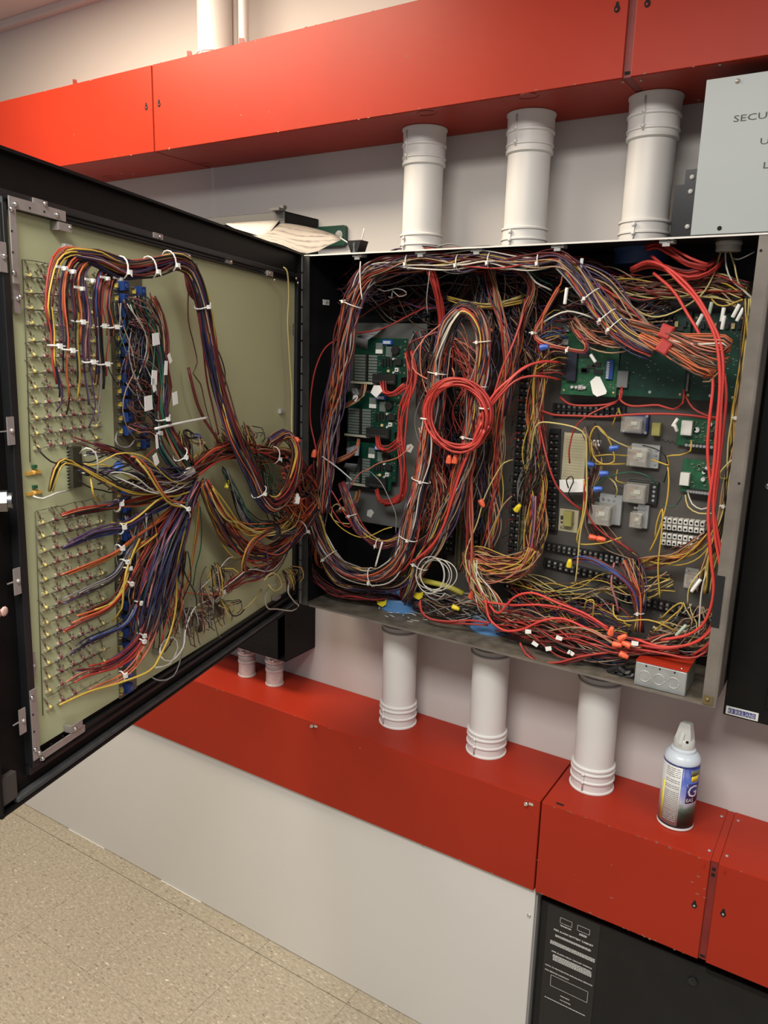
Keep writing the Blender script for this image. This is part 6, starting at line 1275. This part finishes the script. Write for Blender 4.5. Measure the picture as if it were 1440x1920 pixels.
LW2 = [
 ('red', .0022, [(1012, 800, -.10), (1022, 845, -.12), (1035, 890, -.125), (1050, 920, -.12), (1075, 945, -.11), (1095, 958, -.09)], 'red wire slanting past the short terminal strip to the cream note'),
 ('red', .0022, [(1015, 770, -.10), (1040, 778, -.12), (1080, 780, -.125), (1130, 782, -.125), (1180, 778, -.125), (1240, 776, -.125), (1300, 779, -.12), (1340, 786, -.11)], 'long level red wire below the green boards'),
 ('red', .0022, [(1050, 745, -.08), (1075, 760, -.10), (1140, 758, -.10), (1165, 745, -.09), (1166, 725, -.08)], 'red wire sagging under the green control board'),
 ('red', .0022, [(1166, 728, -.08), (1162, 748, -.09), (1185, 762, -.10), (1235, 760, -.10), (1262, 768, -.10), (1280, 755, -.09), (1282, 730, -.08)], 'red wire sagging between the two big green boards'),
 ('red', .0020, [(1284, 740, -.08), (1300, 765, -.09), (1330, 780, -.09), (1352, 783, -.09)], 'red wire dropping right of the second big green board'),
 ('red', .0018, [(1155, 755, -.10), (1110, 775, -.11), (1080, 800, -.115), (1068, 840, -.11), (1068, 868, -.10)], 'red wire hooking down onto the yellowed paper strip'),
 ('paleyellow', .0017, [(995, 865, -.10), (1000, 815, -.12), (1010, 793, -.125), (1040, 793, -.125), (1080, 802, -.125), (1098, 820, -.12), (1100, 870, -.11), (1100, 940, -.105), (1088, 1000, -.10), (1082, 1060, -.10), (1078, 1095, -.09)], 'yellow wire arching over the yellowed paper strip and down'),
 ('yellow', .0016, [(1108, 855, -.09), (1105, 825, -.11), (1112, 805, -.115), (1122, 800, -.115), (1140, 820, -.11), (1150, 845, -.10), (1152, 865, -.10), (1130, 870, -.10), (1112, 855, -.09), (1108, 830, -.08)], 'yellow loop of wire by the small white ink tag'),
 ('paleyellow', .0015, [(1120, 800, -.08), (1135, 815, -.09), (1160, 830, -.09), (1185, 840, -.08)], 'pale wire running into the second relay from top left'),
 ('yellow', .0015, [(1112, 856, -.06), (1140, 853, -.07), (1178, 855, -.06)], 'level yellow wire into the relay with looping leads, upper'),
 ('yellow', .0015, [(1108, 870, -.06), (1140, 871, -.07), (1172, 870, -.06)], 'level yellow wire into the relay with looping leads, lower'),
 ('yellow', .0016, [(1222, 862, -.07), (1240, 868, -.08), (1256, 872, -.085), (1252, 855, -.09), (1275, 853, -.09), (1295, 845, -.085), (1297, 825, -.07)], 'yellow wire loop right of the relay with looping leads'),
 ('yellow', .0017, [(1252, 872, -.08), (1254, 900, -.085), (1250, 940, -.09), (1240, 980, -.09), (1230, 1010, -.09), (1218, 1035, -.08)], 'long yellow wire falling right of the black socket relay'),
 ('yellow', .0017, [(1228, 1010, -.07), (1232, 980, -.08), (1242, 955, -.085), (1240, 1000, -.09), (1234, 1060, -.09), (1238, 1120, -.085)], 'second yellow wire falling left of the pale terminal blocks'),
 ('green', .0014, [(1110, 915, -.07), (1140, 895, -.075), (1185, 885, -.075), (1220, 895, -.075), (1235, 915, -.06)], 'green wire arching over the black socket relay'),
 ('green', .0013, [(1278, 930, -.06), (1270, 945, -.07), (1258, 950, -.07), (1245, 945, -.06)], 'short green wire below the small green module'),
 ('white', .0014, [(1290, 925, -.06), (1298, 945, -.075), (1315, 955, -.08), (1330, 950, -.08)], 'white wire curving below the small green module'),
 ('paleyellow', .0015, [(1285, 928, -.06), (1290, 950, -.075), (1310, 962, -.08), (1335, 962, -.085)], 'pale yellow wire curving under the white one by green module'),
 ('yellow', .0014, [(1158, 880, -.06), (1155, 900, -.075), (1165, 905, -.07), (1174, 907, -.06)], 'short yellow wire entering the black socket relay at left'),
 ('paleyellow', .0015, [(1140, 895, -.07), (1152, 905, -.08), (1157, 920, -.08), (1154, 932, -.06)], 'pale wire dropping onto the relay by blue wire nuts'),
 ('black', .0013, [(1105, 925, -.07), (1108, 935, -.08), (1122, 935, -.08), (1125, 922, -.07)], 'black loop under the lower blue wire nut'),
 ('black', .0013, [(1066, 915, -.08), (1062, 900, -.09), (1072, 893, -.09), (1075, 905, -.09), (1066, 925, -.08), (1075, 940, -.07)], 'black loop over the torn white card'),
 ('black', .0012, [(1205, 835, -.06), (1230, 842, -.07), (1248, 855, -.07), (1252, 880, -.07), (1245, 905, -.06)], 'black wire arching around the second relay'),
 ('paleyellow', .0016, [(962, 862, -.10), (945, 868, -.12), (930, 890, -.125), (910, 930, -.125), (895, 980, -.125), (880, 1015, -.125), (872, 1045, -.13), (878, 1075, -.135), (895, 1100, -.135)], 'long pale yellow wire slanting down left of yellow nut'),
 ('tan', .0015, [(960, 930, -.09), (945, 945, -.10), (930, 975, -.11), (915, 1010, -.11), (900, 1050, -.11), (895, 1090, -.12)], 'tan wire slanting parallel below the pale yellow one'),
 ('green', .0014, [(982, 945, -.09), (995, 920, -.10), (1010, 905, -.10), (1020, 902, -.08)], 'green wire rising right of the yellow wire nut'),
 ('yellow', .0017, [(1095, 900, -.09), (1094, 950, -.10), (1088, 985, -.10), (1082, 1010, -.10), (1090, 1020, -.09), (1130, 1018, -.08), (1165, 1008, -.07)], 'yellow wire hooking right below the cream note'),
 ('red', .0018, [(1110, 890, -.09), (1098, 905, -.10), (1096, 935, -.10), (1104, 970, -.09), (1130, 1000, -.08), (1165, 1020, -.075), (1185, 1035, -.07)], 'red wire curving from the blue nuts down to slanted terminals'),
 ('brightred', .0026, [(915, 1130, -.15), (935, 1150, -.16), (965, 1120, -.165), (1000, 1112, -.165), (1045, 1130, -.165), (1095, 1150, -.165), (1140, 1178, -.165)], 'bright red cable humped over the lowest terminals'),
 ('brightred', .0026, [(910, 1125, -.16), (918, 1160, -.17), (945, 1182, -.175), (980, 1180, -.175), (1015, 1165, -.175), (1055, 1160, -.17), (1100, 1178, -.17), (1140, 1200, -.17)], 'bright red cable dipping to the floor then rising right'),
 ('brightred', .0024, [(905, 1128, -.155), (960, 1134, -.16), (1010, 1134, -.16), (1060, 1142, -.16), (1110, 1162, -.16), (1145, 1185, -.165)], 'bright red cable lying level above the dipping one'),
 ('red', .0026, [(788, 1125, -.16), (790, 1145, -.165), (805, 1160, -.165), (840, 1165, -.16), (880, 1163, -.15), (920, 1168, -.15)], 'red cable curving on floor right of the leftmost bushing'),
 ('red', .0022, [(785, 1130, -.15), (795, 1155, -.155), (830, 1168, -.155), (880, 1170, -.15), (915, 1172, -.14)], 'second red cable on the floor beside the curving one'),
 ('red', .0024, [(975, 1205, -.182), (985, 1225, -.184), (1010, 1240, -.186), (1045, 1242, -.186), (1085, 1232, -.182), (1130, 1225, -.175), (1180, 1222, -.165)], 'red cable drooping at the cabinet floor front edge'),
 ('maroon', .0024, [(985, 1212, -.18), (1000, 1232, -.182), (1035, 1246, -.183), (1075, 1240, -.18), (1110, 1230, -.17)], 'dark red cable drooping beside the front edge cable'),
 ('red', .0024, [(1150, 1215, -.165), (1200, 1218, -.17), (1250, 1226, -.172), (1290, 1234, -.17), (1320, 1225, -.16), (1345, 1190, -.15)], 'red cable lying over the junction box lid'),
 ('yellow', .0016, [(1150, 1135, -.10), (1152, 1155, -.12), (1170, 1165, -.125), (1215, 1163, -.125), (1250, 1175, -.12), (1268, 1185, -.11)], 'yellow wire curving above the junction box, long one'),
 ('yellow', .0016, [(1225, 1185, -.10), (1255, 1160, -.115), (1278, 1140, -.115), (1278, 1130, -.115), (1262, 1138, -.11), (1240, 1160, -.10)], 'yellow wire loop left of the lower right relay'),
 ('yellow', .0016, [(1110, 1165, -.10), (1114, 1135, -.115), (1112, 1125, -.115), (1100, 1128, -.115), (1096, 1145, -.10)], 'small yellow wire arch over the lowest terminals'),
 ('paleyellow', .0016, [(1289, 1135, -.11), (1292, 1105, -.12), (1308, 1080, -.125), (1330, 1055, -.12), (1345, 1030, -.12)], 'pale yellow wire slanting beside the tall red cables'),
 ('white', .0016, [(1310, 1190, -.12), (1314, 1130, -.125), (1320, 1090, -.125), (1338, 1040, -.12), (1348, 1000, -.12)], 'white wire rising behind the tall red cables, lower right'),
 ('paleyellow', .0016, [(1395, 845, -.14), (1370, 865, -.15), (1352, 885, -.15), (1352, 897, -.15), (1364, 898, -.14)], 'pale yellow wire hook beside the right yellow bundle'),
 ('paleyellow', .0016, [(1352, 470, -.11), (1340, 510, -.12), (1322, 545, -.125), (1300, 565, -.13), (1265, 585, -.135), (1235, 594, -.135), (1210, 590, -.13), (1180, 570, -.12), (1150, 545, -.11), (1130, 515, -.10)], 'pale yellow wire swooping from the grey bushing to the left'),
 ('white', .0015, [(1360, 470, -.11), (1362, 500, -.12), (1372, 525, -.125), (1390, 540, -.125), (1412, 560, -.13)], 'white wire falling from the grey bushing to the flange'),
 ('paleyellow', .0015, [(1368, 470, -.11), (1378, 500, -.12), (1384, 530, -.125), (1400, 550, -.125), (1414, 568, -.13), (1412, 620, -.13), (1400, 660, -.13), (1396, 695, -.13)], 'pale yellow wire from the grey bushing down the flange side'),
 ('yellow', .0015, [(1330, 555, -.11), (1345, 572, -.13), (1365, 573, -.13), (1390, 562, -.13), (1412, 565, -.13)], 'yellow wire sagging in the top right corner'),
 ('grey', .0012, [(1415, 472, -.15), (1400, 480, -.15), (1385, 486, -.14), (1375, 484, -.13)], 'thin grey wire from the flange to the grey bushing'),
 ('green', .0015, [(985, 495, -.14), (1000, 515, -.14), (1020, 528, -.13), (1036, 535, -.12)], 'green wire dropping from the top harness'),
 ('white', .0018, [(975, 493, -.15), (990, 510, -.15), (1005, 530, -.15), (1025, 540, -.14), (1035, 545, -.13)], 'white wire dropping beside the green one from top harness'),
 ('orange', .0016, [(1072, 512, -.17), (1062, 508, -.175), (1054, 520, -.175), (1052, 532, -.17), (1040, 550, -.165), (1020, 590, -.16), (1016, 625, -.15)], 'orange loop dropping from the top right of the harness'),
 ('salmon', .0016, [(1018, 535, -.12), (1000, 545, -.125), (985, 570, -.13), (975, 610, -.125), (972, 650, -.12)], 'brown orange wire arching over the tallest terminal strip'),
 ('white', .0017, [(1020, 604, -.15), (1040, 592, -.16), (1065, 584, -.16), (1095, 590, -.16), (1115, 598, -.15)], 'white and grey cable arching above the green control board'),
 ('blue', .0018, [(1072, 1050, -.08), (1085, 1043, -.10), (1110, 1048, -.105), (1140, 1066, -.105), (1165, 1082, -.10), (1185, 1105, -.095)], 'blue wire arching over the slanted terminal rows'),
 ('pink', .0022, [(1152, 1055, -.08), (1148, 1075, -.095), (1147, 1100, -.10), (1155, 1125, -.10), (1160, 1150, -.09)], 'magenta wire standing over the slanted terminal rows'),
 ('grey', .0016, [(1104, 1092, -.05), (1110, 1110, -.07), (1130, 1125, -.075), (1150, 1150, -.08)], 'grey wire below the slanted terminal rows'),
 ('yellow', .0014, [(1160, 765, -.06), (1166, 785, -.07), (1160, 770, -.08), (1148, 800, -.06)], 'thin yellow wire hanging under the green control board'),
 ('salmon', .0016, [(770, 838, -.13), (745, 858, -.14), (710, 868, -.14), (690, 880, -.14), (672, 890, -.14), (650, 925, -.14), (635, 940, -.14)], 'pink wire slanting across the lowest stacked board'),
 ('purple', .0028, [(655, 905, -.15), (652, 935, -.155), (662, 970, -.158), (680, 1000, -.158)], 'thick purple wires curving beside the lowest stacked board'),
 ('grey', .0013, [(695, 885, -.12), (715, 905, -.12), (730, 935, -.12), (742, 965, -.12), (742, 1000, -.12)], 'thin grey leads hanging from the lowest stacked board'),
 ('red', .0018, [(600, 890, -.17), (625, 925, -.17), (645, 960, -.17), (660, 985, -.165), (645, 985, -.165), (625, 960, -.16), (612, 930, -.16)], 'red wire looping inside the left of the U harness'),
 ('paleyellow', .0015, [(650, 960, -.15), (632, 945, -.155), (622, 955, -.155), (625, 975, -.155), (645, 982, -.15), (660, 982, -.15)], 'pale wire loop with white plug at left of the boards'),
 ('yellow', .0014, [(605, 905, -.165), (615, 955, -.165), (640, 990, -.16), (680, 1008, -.158), (720, 992, -.155), (735, 988, -.15)], 'thin yellow wire crossing the U harness'),
]
for cl, r, pts, lab in LW2: W_('wire', lab, cc(pts), r, cl, len(lab), .0006)
# white network cable coil
root = thing('cable_coil', 'loose coil of thin white cable at the cabinet bottom centre', 'cable coil', tuple(P(815, 1080, -.11))); r_ = random.Random(8)
for k in range(5):
    rx, ry = 24+r_.uniform(0, 11), 30+r_.uniform(-3, 6); dx = r_.uniform(-14, 14)
    part('cable_turn', MB().tube(catmull(np.array([P(818+dx+rx*math.cos(a), 1078+ry*math.sin(a), -.150-.004*k) for a in np.linspace(.8+k, .8+k+6.28, 16)]))[0], .0012, 5), wm('white'), root)
W_('cable', 'white cable tail from the white coil towards floor leads', cc([(795, 1110, -.12), (805, 1120, -.12), (820, 1125, -.12), (835, 1112, -.12)]), .0014, 'white', cat='cable')
W_('cable_tie', 'long white cable tie tail standing across the U harness', cc([(704, 1062, -.195), (710, 1040, -.197), (717, 1016, -.197)]), .0022, NYLON, cat='tie')
W_('cable_tie', 'grey cable tie tail slanting below the middle stacked board', cc([(604, 856, -.19), (632, 876, -.185), (660, 900, -.175)]), .0018, mat('grey_tie', (.42, .44, .45), .4), cat='tie')
# wire nuts and crimp sleeves
def nut(px, py, y, ang, mt, lab, L=.018, r=.0062, pl='c'):
    if pl == 'd': u, v = duv(px, py, y); M = MD(u, v, y, ang)
    else: c = P(px, py, y); M = MW(c[0], y, c[2], ang)
    o = thing('wire_nut', lab, 'wire nut', M)
    M2 = M @ Matrix.Rotation(math.pi/2, 4, 'Y') @ Matrix.Translation((0, 0, -L/2))
    part('shell', MB().lathe([(r, 0), (r*1.05, L*.12), (r*.95, L*.5), (r*.72, L*.85), (r*.5, L)], M2, 10), mt, o)
    part('rib', MB().box(-r*1.2, r*1.2, -.0008, .0008, L*.05, L*.7, M2), mt, o)
BN = mat('blue_nut', (.05, .13, .50), .4)
for px, py, y, a_, mt, lab in (
 (589, 850, -.19, 1.4, ORANGEP, 'orange wire nut by the hinge at the left wire bend'), (842, 861, -.185, 1.5, ORANGEP, 'left orange wire nut of the pair below the red coil'), (853, 861, -.185, 1.5, ORANGEP, 'right orange wire nut of the pair below the red coil'),
 (904, 944, -.13, -1.0, ORANGEP, 'orange wire nut on the dark leads beside the third strip'), (971, 952, -.12, 1.0, YELP, 'bright yellow wire nut on the tallest terminal strip'), (1152, 840, -.10, .3, BN, 'blue wire nut beside the second relay'), (1133, 888, -.10, .2, BN, 'blue wire nut right of the torn white card, upper'),
 (1122, 917, -.10, .25, BN, 'blue wire nut right of the torn white card, lower'), (1107, 871, -.08, 0, BN, 'small dark blue wire nut by the yellow wire loop'), (1113, 1008, -.08, .0, ORANGEP, 'left orange wire nut above the slanted terminals'), (1128, 1011, -.08, .0, ORANGEP, 'right orange wire nut above the slanted terminals'),
 (1146, 1183, -.178, 1.4, ORANGEP, 'orange wire nut standing up in the red floor cables'), (1168, 1195, -.180, .7, ORANGEP, 'slanted orange wire nut above the junction box'), (1158, 1209, -.184, .1, ORANGEP, 'left orange wire nut lying left of the junction box'), (1174, 1208, -.184, 2.9, ORANGEP, 'right orange wire nut lying at the junction box corner'), (1170, 1229, -.184, -.3, ORANGEP, 'lowest orange wire nut beside the junction box'),
 (1068, 1056, -.09, 1.5, YELP, 'yellow crimp on blue wire over the slanted terminals'), (855, 1140, -.12, -.2, YELP, 'yellow wire nut among the dark floor leads'), (1021, 651, -.14, .2, BN, 'dark blue plug in the red and tan ring of wires'), (884, 1115, -.12, 1.3, ORANGEP, 'orange nut low beside the centre swirl'), (918, 620, -.10, .0, mat('dull_orange', (.45, .11, .05), .5), 'dull orange nut at the top of third strip')): nut(px, py, y, a_, mt, lab)
nut(558, 826, .06, -.3, ORANGEP, 'orange wire nut where the pale yellow door wire ends', pl='d'); nut(222, 873, .03, .8, BN, 'blue wire nut left of the white leads on door', pl='d'); nut(426, 908, .03, 1.0, YELP, 'yellow tag nut below the level door harness', .016, .003, 'd')
nut(556, 935, .09, 1.2, WHP, 'white plastic plug on the door wires by the hinge', .022, .006, 'd'); nut(372, 820, .02, -.3, BN, 'dark blue connector on the black wire loop of door', .014, .006, 'd')
for px, py, y, a_, L, lab in ((1061, 555, -.17, 1.5, .030, 'long white sleeve below the top harness corner'), (1051, 492, -.18, 1.5, .02, 'white sleeve under the fourth tie mount'), (1090, 495, -.17, 1.5, .02, 'white sleeve right of the fourth tie mount'), (1312, 600, -.13, 1.2, .022, 'white sleeve above the orange ribbon, leftmost'), (1332, 578, -.12, 1.45, .022, 'grey sleeve near top of the far green board'), (1355, 590, -.13, 1.5, .024, 'white sleeve right of the red cables, upper'), (1356, 605, -.14, 1.5, .024, 'white sleeve right of the red cables, lower'), (1380, 583, -.13, 1.2, .024, 'white sleeve nearest the flange, left one'), (1388, 590, -.13, 1.2, .024, 'white sleeve nearest the flange, right one'), (1112, 672, -.13, -.9, .018, 'white sleeve on the loop over control board'), (1305, 1098, -.13, 1.1, .03, 'cream sleeve standing by the lower right relay'), (1277, 1182, -.13, 1.0, .03, 'pale green clip above the junction box'), (1266, 792, -.07, 1.1, .018, 'white plug hanging above the small dark module'), (1267, 802, -.07, -1.1, .016, 'white plug below the hanging one by dark module')):
    c = P(px, py, y); M = MW(c[0], y, c[2], a_); o = thing('wire_sleeve', lab, 'sleeve', M)
    part('sleeve', MB().lathe([(.0030, -L/2), (.0034, -L/2+.001), (.0034, L/2-.001), (.0030, L/2)], M @ Matrix.Rotation(math.pi/2, 4, 'Y'), 8), TAPEW if 'green' not in lab else mat('pale_green', (.42, .52, .42), .5), o)
for px, py, lab, a_ in ((990, 1184, 'white flag tag on the red floor cables, left', .3), (1003, 1207, 'white flag tag on the red floor cables, middle', -.3), (1028, 1216, 'small white flag tag near the floor front edge', .5), (1070, 1224, 'white tag marked 2 at the floor front edge', -.2), (1190, 1206, 'cream tag beside orange wire nuts', .2), (1048, 1196, 'small white tag lying on the red floor heap', 0.)):
    c = P(px, py, -.188); M = MW(c[0], -.188, c[2], a_); o = thing('wire_tag', lab, 'tag', M)
    part('tag_sheet', MB().prism([(-.007, -.004), (.006, -.005), (.008, .003), (-.005, .005)], 0, .0006, M), TAPEW, o)
    if 'marked 2' in lab: lettering('2', M @ Matrix.Translation((-.003, -.004, .0008)), .010, INK, o)
c = P(612, 566, -.10); o = thing('wall_label', 'small white square label on the dark left cabinet wall', 'label', (CX0+.002, -.10, c[2]))
ML = Matrix(((0, 0, 1, CX0+WT+.0002), (-1, 0, 0, -.135), (0, 1, 0, 0), (0, 0, 0, 1))); d_ = ray(611, 567); t_ = (CX0+WT-CAM[0])/d_[0]; q = CAM+d_*t_
ML = Matrix(((0, 0, 1, CX0+WT+.0002), (1, 0, 0, q[1]), (0, 1, 0, q[2]), (0, 0, 0, 1)))
part('label_frame', MB().box(-.012, .012, -.006, .006, 0, .001, ML).box(-.002, .009, -.0035, .0035, .001, .0013, ML, 1), [TAPEW, GREYP], o)

# ------------------------------------------------------------------ hand on the door edge (only the thumb tip reaches into the frame)
def skinned(name, verts, edges, mt, parent, root=0):
    inv = WM[parent].inverted()
    me = bpy.data.meshes.new(name); me.from_pydata([inv @ Vector(v[0]) for v in verts], edges, []); me.materials.append(mt)
    o = bpy.data.objects.new(name, me); COL.objects.link(o); o.parent = parent; WM[o] = WM[parent]
    o.modifiers.new('skin', 'SKIN'); o.modifiers.new('smooth', 'SUBSURF').levels = 2; o.modifiers['smooth'].render_levels = 2; o.modifiers['skin'].use_smooth_shade = True
    if not me.skin_vertices: return o
    for i, v in enumerate(verts):
        d = me.skin_vertices[0].data[i]; d.radius = (v[1], v[1]); d.use_root = (i == root)
    return o
tu, tv = duv(4, 1142, .010)
pr = thing('person', 'hand holding the door edge, only the pink thumb tip showing at left', 'person', tuple(DW(tu+.14, tv+.03, -.02)))
V = [(DW(tu+.30, tv+.05, -.045), .034), (DW(tu+.20, tv+.045, -.035), .028), (DW(tu+.145, tv+.042, -.030), .025), (DW(tu+.100, tv+.046, -.040), .027), (DW(tu+.070, tv+.046, -.050), .022)]
E_ = [(0, 1), (1, 2), (2, 3), (3, 4)]
def chain(frm, pts):
    last = frm
    for p, rr in pts:
        V.append((DW(*p), rr)); E_.append((last, len(V)-1)); last = len(V)-1
chain(2, [((tu+.085, tv+.014, -.006), .0150), ((tu+.048, tv+.004, .0135), .0115), ((tu+.020, tv+.0, .0125), .0108), ((tu+.006, tv-.001, .0105), .0085)])
for k, (dv, ln) in enumerate(((.076, .92), (.052, 1.0), (.029, .95), (.008, .78))):
    chain(4 if k in (1, 2) else 3, [((tu+.062, tv+dv, -.052), .0098), ((tu+.062-.040*ln, tv+dv-.003, -.0485), .0088), ((tu+.062-.064*ln, tv+dv-.005, -.044), .0082), ((tu+.062-.082*ln, tv+dv-.006, -.0425), .0068)])
SKIN = mat('skin', (.60, .33, .25), .5, var=.04, vscale=40)
skinned('hand', V, E_, SKIN, pr, 2)
q = thing  # nail on the far side of the thumb
part('thumb_nail', MB().lathe([(.0062, 0), (.0055, .0010), (.002, .0014)], MD(tu+.006, tv, .0185), 10), mat('nail', (.66, .42, .36), .3), pr)
